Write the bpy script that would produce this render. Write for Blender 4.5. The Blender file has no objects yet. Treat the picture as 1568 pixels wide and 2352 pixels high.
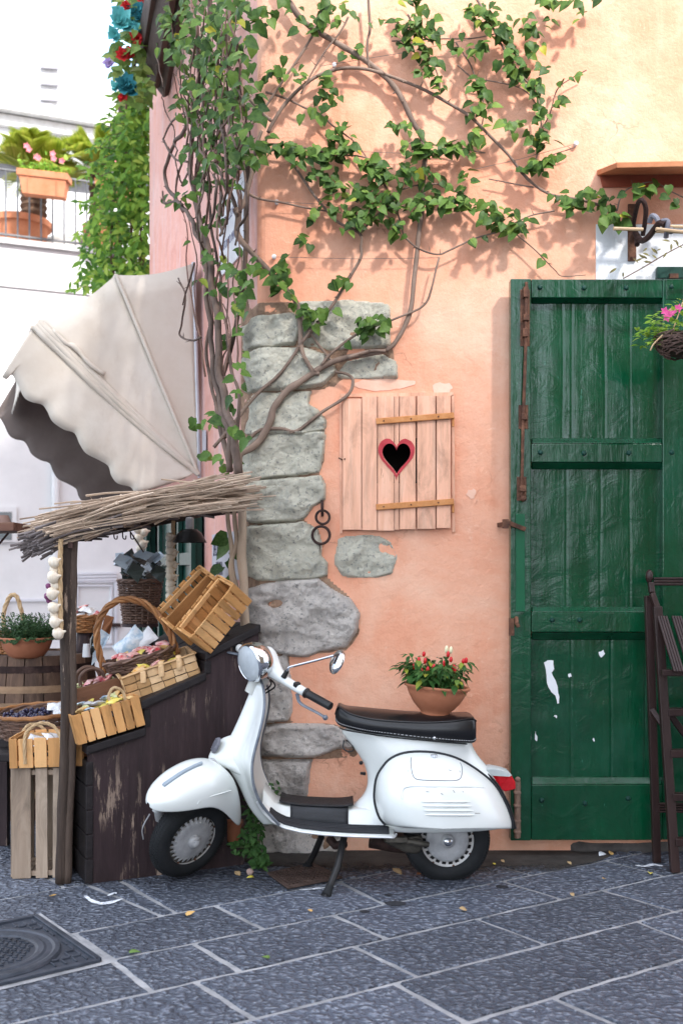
import bpy, bmesh, math, random
from mathutils import Vector, Matrix, noise
R = math.radians
V = Vector
random.seed(7)
rnd = random.random
def ru(a, b): return a + (b - a) * random.random()
SC = bpy.context.scene
COL = SC.collection

# ------------------------------------------------------------------ camera
F, CX, CY, H = 2400.0, 784.0, 1320.0, 1.40        # focal length, centre and horizon of the photograph
cam = bpy.data.cameras.new('camera')
camo = bpy.data.objects.new('camera', cam); COL.objects.link(camo)
camo.location = (0, 0, H); camo.rotation_euler = (R(90), 0, 0)
cam.sensor_fit = 'VERTICAL'; cam.sensor_height = 36; cam.lens = F / 2352 * 36
cam.shift_y = (CY - 1176) / 2352
cam.clip_start = .05; cam.clip_end = 2000
cam.dof.use_dof = True; cam.dof.focus_distance = 4.85; cam.dof.aperture_fstop = 2.6
SC.camera = camo
# ------------------------------------------------------------------ sky, sun, exposure
SUN_AZ, SUN_EL = R(34), R(40)                      # to the right, behind the camera
SUN = V((math.sin(SUN_AZ) * math.cos(SUN_EL), -math.cos(SUN_AZ) * math.cos(SUN_EL), math.sin(SUN_EL)))
w = bpy.data.worlds.new('World'); SC.world = w; w.use_nodes = True
nt = w.node_tree; bgn = nt.nodes['Background']
sky = nt.nodes.new('ShaderNodeTexSky'); sky.sky_type = 'NISHITA'; sky.sun_disc = False
sky.sun_elevation = SUN_EL; sky.sun_rotation = R(180) - SUN_AZ
sky.air_density = 1.0; sky.dust_density = 2.0; sky.ozone_density = 1.0
wtc = nt.nodes.new('ShaderNodeTexCoord'); wno = nt.nodes.new('ShaderNodeTexNoise'); wno.inputs['Scale'].default_value = 2.6; wno.inputs['Detail'].default_value = 6
wmp = nt.nodes.new('ShaderNodeMapping'); wmp.inputs['Scale'].default_value = (1, 1, 2.2); wmp.inputs['Location'].default_value = (.35, .2, 0)
wrp = nt.nodes.new('ShaderNodeValToRGB'); wrp.color_ramp.elements[0].position = .30; wrp.color_ramp.elements[1].position = .52
wmx = nt.nodes.new('ShaderNodeMix'); wmx.data_type = 'RGBA'                  # thin bright cloud over the blue
nt.links.new(wtc.outputs['Generated'], wmp.inputs[0]); nt.links.new(wmp.outputs[0], wno.inputs['Vector']); nt.links.new(wno.outputs['Fac'], wrp.inputs[0])
nt.links.new(wrp.outputs[0], wmx.inputs[0]); nt.links.new(sky.outputs[0], wmx.inputs[6]); wmx.inputs[7].default_value = (2.05, 2.2, 2.45, 1)
nt.links.new(wmx.outputs[2], bgn.inputs[0]); bgn.inputs[1].default_value = .15
sl = bpy.data.lights.new('sun', 'SUN'); sl.energy = .9; sl.angle = R(5); sl.color = (1, .95, .92)
so = bpy.data.objects.new('sun', sl); COL.objects.link(so)
so.rotation_euler = SUN.to_track_quat('Z', 'Y').to_euler(); so.location = (4, -4, 9)
SC.view_settings.view_transform = 'Standard'; SC.view_settings.look = 'None'
SC.view_settings.exposure = 2.88; SC.view_settings.gamma = 1

# ------------------------------------------------------------------ geometry helpers
def P(px, py, Y):                                   # a point at distance Y along the sight line of a pixel
    return V(((px - CX) / F * Y, Y, H - (py - CY) / F * Y))
def on_plane(px, py, p0, n):
    d = V(((px - CX) / F, 1, -(py - CY) / F)); o = V((0, 0, H))
    return o + d * ((p0 - o).dot(n) / d.dot(n))
def G(px, py):
    Y = F * H / (py - CY); return V(((px - CX) / F * Y, Y, 0))
def nz(p, s=1., seed=0.): return noise.noise(V(p) * s + V((seed, seed * 1.7, seed * .3)))
def cr(pts, n):                                     # Catmull-Rom through pts
    pts = [V(p) for p in pts]; out = []
    q = [pts[0] * 2 - pts[1]] + pts + [pts[-1] * 2 - pts[-2]]
    for i in range(1, len(q) - 2):
        a, b, c, d = q[i-1:i+3]
        for k in range(n):
            t = k / n
            out.append(.5 * ((2*b) + (c-a)*t + (2*a-5*b+4*c-d)*t*t + (3*b-a-3*c+d)*t*t*t))
    out.append(pts[-1]); return out
def lerp_list(vals, n):
    out = []
    for i in range(len(vals) - 1):
        for k in range(n): out.append(vals[i] + (vals[i+1] - vals[i]) * k / n)
    out.append(vals[-1]); return out

class MB:
    def __init__(s): s.v = []; s.f = []
    def add(s, vs, fs):
        n = len(s.v); s.v += [V(p) for p in vs]; s.f += [[i + n for i in f] for f in fs]
    def box(s, c, d, M=None):
        M = M or Matrix()
        c = V(c); x, y, z = d[0]/2, d[1]/2, d[2]/2
        vs = [M @ (c + V((a*x, b*y, e*z))) for a in (-1, 1) for b in (-1, 1) for e in (-1, 1)]
        s.add(vs, [(0,1,3,2),(4,6,7,5),(0,4,5,1),(2,3,7,6),(0,2,6,4),(1,5,7,3)])
        return s
    def beam(s, a, b, w, t, up=(0, 0, 1), jit=0):   # bar from a to b, width w, thickness t
        a, b = V(a), V(b); d = (b - a).normalized(); sd = d.cross(V(up)).normalized(); u = sd.cross(d)
        vs = []
        for p in (a, b):
            for i, j in ((-1,-1),(1,-1),(1,1),(-1,1)):
                vs.append(p + sd*i*w/2*(1+ru(-jit,jit)) + u*j*t/2*(1+ru(-jit,jit)))
        s.add(vs, [(0,3,2,1),(4,5,6,7),(0,1,5,4),(1,2,6,5),(2,3,7,6),(3,0,4,7)]); return s
    def tube(s, pts, r, seg=8, cap=True, flat=1., up=None):
        pts = [V(p) for p in pts]; n = len(pts)
        if not hasattr(r, '__len__'): r = [r] * n
        if len(r) != n: r = [r[min(len(r)-1, int(i*(len(r)-1)/(n-1)))] + (r[min(len(r)-1, int(i*(len(r)-1)/(n-1))+1)] - r[min(len(r)-1, int(i*(len(r)-1)/(n-1)))]) * ((i*(len(r)-1)/(n-1)) % 1) for i in range(n)]
        t0 = (pts[1] - pts[0]).normalized()
        a = V(up) if up else (V((0,0,1)) if abs(t0.z) < .9 else V((1,0,0)))
        nrm = (a - t0 * a.dot(t0)).normalized(); vs = []; fs = []
        for i in range(n):
            t = (pts[min(i+1,n-1)] - pts[max(i-1,0)]).normalized()
            nrm = (nrm - t * nrm.dot(t)).normalized(); bi = t.cross(nrm)
            for k in range(seg):
                an = 2*math.pi*k/seg
                vs.append(pts[i] + (nrm*math.cos(an)*flat + bi*math.sin(an)) * r[i])
        for i in range(n-1):
            for k in range(seg):
                k2 = (k+1) % seg; fs.append((i*seg+k, i*seg+k2, (i+1)*seg+k2, (i+1)*seg+k))
        if cap: fs.append(tuple(range(seg-1,-1,-1))); fs.append(tuple((n-1)*seg+k for k in range(seg)))
        s.add(vs, fs); return s
    def loft(s, rings, closed=True, cap=True):
        m = len(rings[0]); vs = [V(p) for r in rings for p in r]; fs = []
        for i in range(len(rings)-1):
            for k in range(m if closed else m-1):
                k2 = (k+1) % m; fs.append((i*m+k, i*m+k2, (i+1)*m+k2, (i+1)*m+k))
        if cap and closed: fs.append(tuple(range(m-1,-1,-1))); fs.append(tuple((len(rings)-1)*m+k for k in range(m)))
        s.add(vs, fs); return s
    def lathe(s, prof, seg=24, M=None, a0=0, a1=2*math.pi):
        M = M or Matrix(); full = abs(a1-a0-2*math.pi) < 1e-6
        n = seg if full else seg+1
        rings = [[M @ V((r*math.cos(a0+(a1-a0)*k/seg), r*math.sin(a0+(a1-a0)*k/seg), z)) for k in range(n)] for r, z in prof]
        s.loft(rings, closed=full, cap=False); return s
    def sphere(s, c, r, seg=12, M=None):
        M = M or Matrix(); r = r if hasattr(r,'__len__') else (r,r,r); c = V(c)
        n = seg//2
        rings = [[M @ (c + V((r[0]*math.sin(math.pi*i/n)*math.cos(2*math.pi*k/seg), r[1]*math.sin(math.pi*i/n)*math.sin(2*math.pi*k/seg), r[2]*math.cos(math.pi*i/n)))) for k in range(seg)] for i in range(n+1)]
        s.loft(rings, True, False); return s
    def prism(s, pts, vec):
        pts = [V(p) for p in pts]; n = len(pts); vec = V(vec)
        fs = [tuple(range(n)), tuple(range(2*n-1, n-1, -1))] + [(k, k+n, (k+1)%n+n, (k+1)%n) for k in range(n)]
        s.add(pts + [p + vec for p in pts], fs); return s
    def grid(s, fn, nu, nv):
        vs = [fn(i/nu, j/nv) for i in range(nu+1) for j in range(nv+1)]
        s.add(vs, [(i*(nv+1)+j, (i+1)*(nv+1)+j, (i+1)*(nv+1)+j+1, i*(nv+1)+j+1) for i in range(nu) for j in range(nv)]); return s
    def leaf(s, p, d, nrm, L, wd=.8, fold=.25, curl=.15, heart=True):
        d = V(d).normalized(); nrm = V(nrm); sd = d.cross(nrm)
        if sd.length < 1e-4: sd = d.orthogonal()
        sd.normalize(); u = sd.cross(d); w_ = L*wd/2
        prof = ((-.06,.55),(.22,1.0),(.52,.82),(.80,.36)) if heart else ((.08,.35),(.3,.95),(.58,1.0),(.84,.45))
        mid = (0,.22,.52,.80) if heart else (0,.3,.58,.84)
        vs = []
        for (t, ww), m in zip(prof, mid):
            z = -curl*L*(t*t)
            vs += [p+d*L*t-sd*w_*ww+u*(z+fold*w_*ww), p+d*L*m+u*(-curl*L*m*m), p+d*L*t+sd*w_*ww+u*(z+fold*w_*ww)]
        vs.append(p+d*L-u*curl*L)
        fs = []
        for i in range(3):
            a = i*3; fs += [(a,a+1,a+4,a+3),(a+1,a+2,a+5,a+4)]
        fs += [(9,10,12),(10,11,12)]
        s.add(vs, fs); return s
    def build(s, name, m, parent=None, smooth=True, bevel=0, sub=0, loc=None, sharp=40, solid=0):
        base = V((0,0,0))
        if parent is None:
            if loc is None:
                xs = [p.x for p in s.v]; ys = [p.y for p in s.v]; zs = [p.z for p in s.v]
                loc = V(((min(xs)+max(xs))/2, (min(ys)+max(ys))/2, min(zs)))
            base = V(loc)
        else: base = ORG.get(parent.name, V((0,0,0)))
        me = bpy.data.meshes.new(name)
        me.from_pydata([tuple(p - base) for p in s.v], [], s.f); me.update()
        b = bmesh.new(); b.from_mesh(me); bmesh.ops.recalc_face_normals(b, faces=b.faces[:]); b.to_mesh(me); b.free()
        if smooth:
            me.shade_smooth()
            if sharp and not sub: me.set_sharp_from_angle(angle=R(sharp))
        me.materials.append(m)
        o = bpy.data.objects.new(name, me); COL.objects.link(o)
        if parent is None: o.location = base
        else: o.parent = parent
        ORG[o.name] = base
        if solid:
            q = o.modifiers.new('solid', 'SOLIDIFY'); q.thickness = solid; q.offset = 0
        if bevel:
            q = o.modifiers.new('bevel', 'BEVEL'); q.width = bevel; q.segments = 2; q.limit_method = 'ANGLE'; q.angle_limit = R(35)
        if sub:
            q = o.modifiers.new('sub', 'SUBSURF'); q.levels = sub; q.render_levels = sub
        return o
ORG = {}
def tag(o, label=None, cat=None, group=None, kind=None):
    if label: o['label'] = label
    if cat: o['category'] = cat
    if group: o['group'] = group
    if kind: o['kind'] = kind
    return o
def thing(name, label, cat, loc=(0,0,0), group=None, M=None):
    o = bpy.data.objects.new(name, None); COL.objects.link(o); o.empty_display_size = .1
    if M is not None: o.matrix_world = M; ORG[o.name] = V((0,0,0))
    else: o.location = loc; ORG[o.name] = V(loc)
    return tag(o, label, cat, group)
def copy_tree(o, parent=None):
    c = o.copy(); COL.objects.link(c); c.parent = parent
    ORG[c.name] = ORG[o.name]
    for ch in list(o.children): copy_tree(ch, c)
    return c
def frame(o, x, z):                                  # matrix with origin o, x axis and approximate z axis
    x = V(x).normalized(); z = V(z); y = z.cross(x).normalized(); z = x.cross(y)
    return Matrix(((x.x,y.x,z.x,o[0]),(x.y,y.y,z.y,o[1]),(x.z,y.z,z.z,o[2]),(0,0,0,1)))

# ------------------------------------------------------------------ materials
def _n(nt, typ, **kw):
    n = nt.nodes.new('ShaderNode' + typ)
    for k, v in kw.items(): setattr(n, k, v)
    return n
class Mt:
    def __init__(s, name, rough=.6, metal=0, spec=.3, coat=0, coat_r=.1):
        s.m = bpy.data.materials.new(name); s.m.use_nodes = True; s.nt = s.m.node_tree
        s.b = s.nt.nodes['Principled BSDF']; s.L = s.nt.links.new
        s.b.inputs['Roughness'].default_value = rough; s.b.inputs['Metallic'].default_value = metal
        s.b.inputs['Specular IOR Level'].default_value = spec
        s.b.inputs['Coat Weight'].default_value = coat; s.b.inputs['Coat Roughness'].default_value = coat_r
        tc = _n(s.nt, 'TexCoord'); oi = _n(s.nt, 'ObjectInfo')
        ad = _n(s.nt, 'VectorMath', operation='MULTIPLY_ADD'); s.co = ad.outputs[0]
        s.L(oi.outputs['Random'], ad.inputs[0]); ad.inputs[1].default_value = (7, 5, 3); s.L(tc.outputs['Object'], ad.inputs[2])
    def map(s, scale=(1,1,1), loc=(0,0,0), rot=(0,0,0)):
        m = _n(s.nt, 'Mapping'); m.inputs['Scale'].default_value = scale; m.inputs['Location'].default_value = loc
        m.inputs['Rotation'].default_value = rot; s.L(s.co, m.inputs[0]); return m.outputs[0]
    def noise(s, scale=5, detail=6, rough=.6, st=(1,1,1), dist=0, loc=(0,0,0)):
        n = _n(s.nt, 'TexNoise'); n.inputs['Scale'].default_value = scale; n.inputs['Detail'].default_value = detail
        n.inputs['Roughness'].default_value = rough; n.inputs['Distortion'].default_value = dist
        s.L(s.map(st, loc), n.inputs['Vector']); return n.outputs['Fac']
    def voro(s, scale=5, st=(1,1,1), feat='F1', smooth=0, vec=None):
        n = _n(s.nt, 'TexVoronoi', feature=feat); n.inputs['Scale'].default_value = scale
        if feat == 'SMOOTH_F1': n.inputs['Smoothness'].default_value = smooth
        s.L(vec if vec is not None else s.map(st), n.inputs['Vector']); return n.outputs['Distance']
    def ramp(s, x, stops):
        r = _n(s.nt, 'ValToRGB'); el = r.color_ramp.elements
        while len(el) < len(stops): el.new(.5)
        for e, (p, c) in zip(el, stops):
            e.position = p; e.color = (*c, 1) if hasattr(c, '__len__') else (c, c, c, 1)
        s.L(x, r.inputs[0]); return r.outputs[0]
    def mix(s, f, a, b, mode='MIX'):
        m = _n(s.nt, 'Mix', data_type='RGBA', blend_type=mode)
        for x, i in ((f, 0), (a, 6), (b, 7)):
            if hasattr(x, 'is_linked'): s.L(x, m.inputs[i])
            elif i == 0: m.inputs[0].default_value = x
            else: m.inputs[i].default_value = (*x, 1) if hasattr(x, '__len__') else (x, x, x, 1)
        return m.outputs[2]
    def math(s, op, a, b=0):
        m = _n(s.nt, 'Math', operation=op)
        for i, x in enumerate((a, b)):
            if hasattr(x, 'is_linked'): s.L(x, m.inputs[i])
            else: m.inputs[i].default_value = x
        return m.outputs[0]
    def col(s, c):
        if hasattr(c, 'is_linked'): s.L(c, s.b.inputs['Base Color'])
        else: s.b.inputs['Base Color'].default_value = (*c, 1)
        return s
    def rough(s, x): s.L(x, s.b.inputs['Roughness']); return s
    def bump(s, x, st=.3, d=.01):
        b = _n(s.nt, 'Bump'); b.inputs['Strength'].default_value = st; b.inputs['Distance'].default_value = d
        s.L(x, b.inputs['Height'])
        if s.b.inputs['Normal'].is_linked: s.L(s.b.inputs['Normal'].links[0].from_socket, b.inputs['Normal'])
        s.L(b.outputs[0], s.b.inputs['Normal']); return s
    def island(s):
        g = _n(s.nt, 'NewGeometry'); return g.outputs['Random Per Island']
def simple(name, c, c2=None, rough=.6, scale=8, metal=0, bump=0, bs=40, d=.004, coat=0, st=(1,1,1), spec=.28):
    m = Mt(name, rough, metal, spec, coat)
    if c2: m.col(m.ramp(m.noise(scale, 7, .65, st), [(.3, c), (.7, c2)]))
    else: m.col(c)
    if bump: m.bump(m.noise(bs, 5, .6, st), bump, d)
    return m.m
def wood(name, dark, mid, light, axis=2, rough=.65, wear=None, sc=1., bump=.35, isl_f=.55):
    m = Mt(name, rough); st = [14*sc, 14*sc, 14*sc]; st[axis] = .9*sc
    g = m.noise(2.2, 8, .7, tuple(st), .6)
    c = m.ramp(g, [(.25, dark), (.5, mid), (.72, light)])
    isl = m.island()
    c = m.mix(isl_f, c, m.ramp(isl, [(0, tuple(x*.62 for x in mid)), (.5, mid), (1, tuple(min(1, x*1.2) for x in light))]))
    st2 = [5*sc]*3; st2[axis] = 1.6*sc
    blot = m.ramp(m.noise(1.5, 6, .7, tuple(st2), 1), [(.45, 1.0), (.75, .5)])
    c = m.mix(1.0, c, blot, 'MULTIPLY')
    if wear:
        st3 = [22*sc]*3; st3[axis] = 2.6*sc
        wm = m.ramp(m.noise(1.3, 9, .75, tuple(st3)), [(wear[0], 0.), (wear[0]+.035, 1.)])
        wm2 = m.ramp(m.noise(2.5, 3, .5), [(.45, 0.), (.62, 1.)])
        c = m.mix(m.math('MULTIPLY', wm, wm2), c, wear[1])
    m.col(c); m.bump(g, bump, .006)
    return m.m
# ================================================================== THE SETTING: ground, house, far houses
W = 5.28
E1 = V((-.938, -.346, 0)); E2 = V((-.346, .938, 0))          # away from / along the side wall
C0 = V(((597 - CX) / F * W, W, 0))
NF = V((0, -1, 0))
# ---- materials
m_mortar = simple('ground_mortar', (.15, .155, .165), (.42, .42, .43), .85, 7, bump=.8, bs=60)
ms = Mt('basalt_slab', .62)
wob = _n(ms.nt, 'VectorMath', operation='MULTIPLY_ADD'); nn = _n(ms.nt, 'TexNoise'); nn.inputs['Scale'].default_value = 9
ms.L(ms.map(), nn.inputs['Vector']); ms.L(nn.outputs['Color'], wob.inputs[0]); wob.inputs[1].default_value = (.06, .06, .03); ms.L(ms.map((1, 1.25, 1)), wob.inputs[2])
vd = ms.voro(36, feat='SMOOTH_F1', smooth=.45, vec=wob.outputs[0])
vd2 = ms.voro(80, feat='SMOOTH_F1', smooth=.5, vec=wob.outputs[0])
fine = ms.noise(70, 6, .7)
hh = ms.math('ADD', ms.math('ADD', vd, ms.math('MULTIPLY', vd2, .45)), ms.math('MULTIPLY', fine, .16))
cc = ms.ramp(hh, [(.26, (.46, .495, .55)), (.48, (.255, .28, .335)), (.80, (.055, .062, .084))])
cc = ms.mix(.32, cc, ms.ramp(ms.noise(3.2, 8, .7), [(.3, (.08, .095, .13)), (.72, (.20, .225, .28))]))
cc = ms.mix(1, cc, ms.ramp(ms.island(), [(0, .74), (1, 1.15)]), 'MULTIPLY')
ms.col(cc); ms.bump(ms.math('MULTIPLY', hh, -1), 1.0, .030); ms.rough(ms.ramp(fine, [(.3, .45), (.7, .72)]))
m_slab = ms.m
m_farground = simple('far_paving', (.055, .06, .075), (.11, .12, .14), .8, 3, bump=.5, bs=30, d=.01)

def plaster(name, main, light, dark, streak):
    m = Mt(name, .85, spec=.25)
    c = m.mix(m.ramp(m.noise(1.5, 9, .68, dist=.4), [(.42, 0.), (.72, 1.)]), main, light)
    c = m.mix(m.ramp(m.noise(3.1, 8, .72, loc=(3, 1, 2)), [(.52, 0.), (.72, .75)]), c, dark)
    c = m.mix(m.ramp(m.noise(2.6, 6, .7, (3.2, 3.2, .35), .5), [(.5, 0.), (.75, .7)]), c, streak)
    c = m.mix(m.ramp(m.noise(28, 4, .6), [(.68, 0.), (.74, .5)]), c, light)
    wb = _n(m.nt, 'VectorMath', operation='MULTIPLY_ADD'); wn_ = _n(m.nt, 'TexNoise'); wn_.inputs['Scale'].default_value = 3; wn_.inputs['Detail'].default_value = 6
    m.L(m.map(), wn_.inputs['Vector']); m.L(wn_.outputs['Color'], wb.inputs[0]); wb.inputs[1].default_value = (.7, .7, .7); m.L(m.map(), wb.inputs[2])
    crk = m.ramp(m.voro(1.1, feat='DISTANCE_TO_EDGE', vec=wb.outputs[0]), [(.0, 1.), (.006, 0.)])
    crk = m.math('MULTIPLY', crk, m.ramp(m.noise(1.7, 4, .6, loc=(9, 2, 4)), [(.52, 0.), (.62, .8)]))
    c = m.mix(crk, c, tuple(x * .55 for x in dark))
    c = m.mix(m.ramp(m.noise(9, 7, .75, (1, 1, 1.4), 1.2, loc=(2, 8, 1)), [(.60, 0.), (.70, .45)]), c, tuple(min(.9, x * 1.12) for x in light))
    m.col(c); m.bump(crk, -.6, .004); m.bump(m.noise(5, 8, .68), .6, .03); m.bump(m.noise(60, 4, .6), .22, .004)
    return m.m
m_plaster = plaster('peach_plaster', (.78, .36, .225), (.84, .53, .38), (.70, .275, .155), (.80, .43, .295))
m_sideplaster = plaster('shade_pink_plaster', (.66, .33, .265), (.72, .45, .39), (.54, .23, .18), (.60, .52, .53))  # pinker copy of the front plaster, cool shade put into its colour
m_white = plaster('white_plaster', (.78, .79, .80), (.84, .84, .84), (.70, .71, .73), (.66, .68, .72))
m_farwhite = simple('lime_white', (.58, .58, .575), (.68, .68, .675), .8, 2, bump=.2, bs=20)
def stonemat(name, stops, spots, grain):
    m = Mt(name, .92, spec=.2)
    c = m.ramp(m.noise(3.2, 9, .72, dist=.5), stops)
    c = m.mix(m.ramp(m.noise(19, 6, .7), [(.53, 0.), (.63, .85)]), c, spots[0])
    c = m.mix(m.ramp(m.noise(34, 5, .7, loc=(5, 5, 5)), [(.57, 0.), (.64, .9)]), c, spots[1])
    c = m.mix(m.ramp(m.noise(9, 8, .75, loc=(1, 7, 2)), [(.26, .6), (.34, 0.)]), c, (.24, .23, .21))
    c = m.mix(.72, c, (.92, .88, .73) if grain == 70 else (.90, .83, .76)); c = m.mix(m.ramp(m.noise(48, 5, .75), [(.56, 0.), (.64, .75)]), c, (.22, .21, .19)); c = m.mix(m.ramp(m.noise(6, 8, .8, dist=.8, loc=(4, 4, 9)), [(.36, .55), (.5, 0.)]), c, (.52, .52, .46) if grain == 70 else (.48, .44, .42)); m.col(c); m.bump(m.noise(16, 9, .8), 1., .05); m.bump(m.noise(grain, 6, .75), .8, .012); return m.m
m_tuff = stonemat('green_tuff', [(.3, (.46, .46, .37)), (.5, (.66, .63, .50)), (.68, (.78, .69, .52))], [(.58, .61, .50), (.82, .72, .56)], 70)
m_rock = stonemat('grey_rock', [(.32, (.38, .33, .305)), (.48, (.66, .595, .55)), (.62, (.84, .77, .70))], [(.40, .375, .365), (.80, .70, .62)], 60)
m_joint = simple('old_mortar', (.15, .09, .06), (.46, .30, .20), .95, 14, bump=1, bs=45, d=.015)
mp = Mt('green_gloss_paint', .2, spec=.5)
pc = mp.ramp(mp.noise(4, 8, .7, (2, 2, .7)), [(.3, (.0006, .036, .013)), (.7, (.0015, .062, .024))])
pc = mp.mix(mp.ramp(mp.noise(26, 6, .75, (1.6, 1, .5)), [(.66, 0.), (.70, .55)]), pc, (.05, .20, .14))
pc = mp.mix(mp.ramp(mp.noise(2.2, 5, .65, (1, 1, .6), .6), [(.5, 0.), (.72, .5)]), pc, (.012, .085, .05))
mp.col(pc); mp.bump(mp.noise(5, 6, .6, (4, 1, .45)), .22, .012); mp.bump(mp.noise(4.5, 4, .55, (1.2, 1, 1.5), 1.4), .27, .014)
mp.rough(mp.ramp(mp.noise(7, 6, .6), [(.35, .12), (.7, .26)]))
m_door = mp.m
m_peelwhite = simple('bare_primer', (.72, .74, .76), (.8, .8, .8), .7)
def rustmat(name, a, b, c, metal=.25):
    m = Mt(name, .72, metal)
    m.col(m.ramp(m.noise(14, 8, .75), [(.3, a), (.52, b), (.72, c)])); m.bump(m.noise(50, 5, .7), .5, .005); return m.m
m_rust = rustmat('rusty_iron', (.035, .022, .018), (.13, .058, .035), (.30, .15, .09))
m_iron = rustmat('dark_iron', (.02, .014, .014), (.055, .032, .028), (.10, .06, .05), .5)
m_greyiron = rustmat('grey_cast_metal', (.10, .10, .12), (.19, .19, .22), (.30, .30, .34), .3)
m_peachwood = wood('peach_painted_wood', (.70, .37, .235), (.80, .44, .295), (.85, .52, .37), 2, .75, sc=1.3, wear=(.63, (.25, .12, .07)), isl_f=0)
m_strapwood = rustmat('orange_rust_strap', (.42, .16, .05), (.56, .24, .085), (.62, .33, .15), 0)
m_redpaint = simple('red_paint', (.38, .025, .035), (.52, .06, .07), .6, 14, bump=.5, bs=40)
m_black = simple('hollow_dark', (.03, .026, .022), (.05, .042, .035), .9)  # near-black, puts the shade inside hollows into the colour
m_tile = simple('terracotta_tile', (.36, .12, .05), (.52, .24, .12), .85, 6, bump=.5, bs=30)
m_tilered = simple('brick_red_band', (.27, .06, .035), (.38, .11, .06), .85, 4, bump=.5, bs=25)
m_darkgreen = simple('dark_green_wood', (.006, .035, .026), (.012, .06, .045), .35, 6, bump=.3, bs=20, st=(3, 3, .4))

# ---- ground
gm = MB(); gm.add([(-300, -300, -.004), (300, -300, -.004), (300, 400, -.004), (-300, 400, -.004)], [(0, 1, 2, 3)])
tag(gm.build('ground', m_farground, loc=(0, 0, 0)), kind='structure')
gm = MB(); gm.add([(-7, .6, -.001), (5.5, .6, -.001), (5.5, 12.5, -.001), (-7, 12.5, -.001)], [(0, 1, 2, 3)])
tag(gm.build('mortar_bed', m_mortar, loc=(0, 0, 0)), kind='structure')
ROWS = [((260, 2020), (520, 1972)), ((172, 2145), (625, 2056)), ((260, 2205), (1154, 2025)), ((40, 2350), (1534, 2012)), ((545, 2352), (1434, 2125)), ((1074, 2350), (1568, 2205))]
JO = [[((120, 2022), (165, 2052))], [((222, 2042), (265, 2060)), ((320, 2050), (402, 2097)), ((720, 2010), (790, 2036)), ((834, 2055), (879, 2075)), ((1090, 2000), (1150, 2022))],
      [((172, 2145), (260, 2205)), ((500, 2084), (605, 2135)), ((834, 2055), (879, 2077)), ((1180, 2000), (1250, 2020))],
      [((257, 2205), (350, 2280)), ((442, 2167), (550, 2232)), ((784, 2112), (884, 2156)), ((1174, 2032), (1284, 2065))],
      [((452, 2260), (585, 2342)), ((821, 2180), (964, 2247)), ((1094, 2112), (1249, 2170)), ((1384, 2047), (1539, 2092))],
      [((480, 2380), (640, 2480)), ((909, 2262), (1069, 2350)), ((1469, 2122), (1568, 2160))],
      [((800, 2420), (960, 2520)), ((1269, 2295), (1404, 2352)), ((1700, 2190), (1830, 2240))]]
rows = [(G(*a), (G(*b) - G(*a)).normalized()) for a, b in ROWS]
dm = V((0, 0, 0))
for a, d in rows[3:5]: dm += d
dm.normalize(); pm = V((-dm.y, dm.x, 0))
r0 = rows[0][0]
rows = [(r0 + pm * (.62 * k) + V((0, 0, 0)), dm) for k in range(9, 0, -1)] + rows + [(rows[-1][0] - pm * .55 * k, rows[-1][1]) for k in range(1, 7)]
def isect(a, d, b, e):
    den = d.x * e.y - d.y * e.x; t = ((b.x - a.x) * e.y - (b.y - a.y) * e.x) / den
    return a + d * t
joints = {}
for i, js in enumerate(JO): joints[9 + i - 1] = [(G(*a), (G(*b) - G(*a)).normalized()) for a, b in js]
sb = MB(); random.seed(3)
for i in range(len(rows) - 1):
    (a, d), (b, e) = rows[i], rows[i + 1]
    js = joints.get(i, [])
    if not js: js = [(a + d * ru(-.4, .4), -pm)]
    ref = lambda j: (isect(a, d, *j) - a).dot(dm)
    js = sorted(js, key=ref)
    lo, hi = js[0], js[-1]
    for s_, j0, n_ in ((-1, lo, 7), (1, hi, 9)):
        acc = 0
        for k in range(n_):
            acc += ru(.55, 1.0); js.append((j0[0] + dm * acc * s_, j0[1]))
    js = sorted(js, key=ref); gap = .0125
    for k in range(len(js) - 1):
        q = [isect(a, d, *js[k]), isect(a, d, *js[k+1]), isect(b, e, *js[k+1]), isect(b, e, *js[k])]
        c = sum(q, V((0, 0, 0))) / 4
        if c.y > 12 or c.y < -1.5 or (c.y > W + .7 and c.x > -.1): continue
        if (q[1] - q[0]).cross(q[2] - q[1]).z > 0: q = q[::-1]
        qs = []
        for t in range(4):                            # move every edge in by half a joint
            a0, a1, a2 = q[t-1], q[t], q[(t+1) % 4]; e0, e1_ = (a1 - a0).normalized(), (a2 - a1).normalized()
            n0, n1 = V((e0.y, -e0.x, 0)), V((e1_.y, -e1_.x, 0)); qs.append(isect(a0 + n0*gap, e0, a1 + n1*gap, e1_))
        q = qs; pts = []
        for t in range(4):
            p, r_ = q[t], q[(t+1) % 4]; n_ = max(3, int((r_ - p).length / .04))
            pts += [p.lerp(r_, u / n_) for u in range(n_)]
        top = []; low = []
        for p in pts:
            w1 = p + V((nz(p, 13, k), nz(p, 13, k + 9), 0)) * .008
            w2 = w1 + (c - p).normalized() * .006
            low.append(V((w1.x, w1.y, 0.0))); top.append(V((w2.x, w2.y, .006)))
        sb.loft([low, top], True, False); n0 = len(sb.v); sb.v += [p.copy() for p in top]; sb.f.append(list(range(n0, n0 + len(top))))
tag(sb.build('paving_slabs', m_slab, loc=(0, 0, 0), smooth=False), kind='structure')
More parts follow.
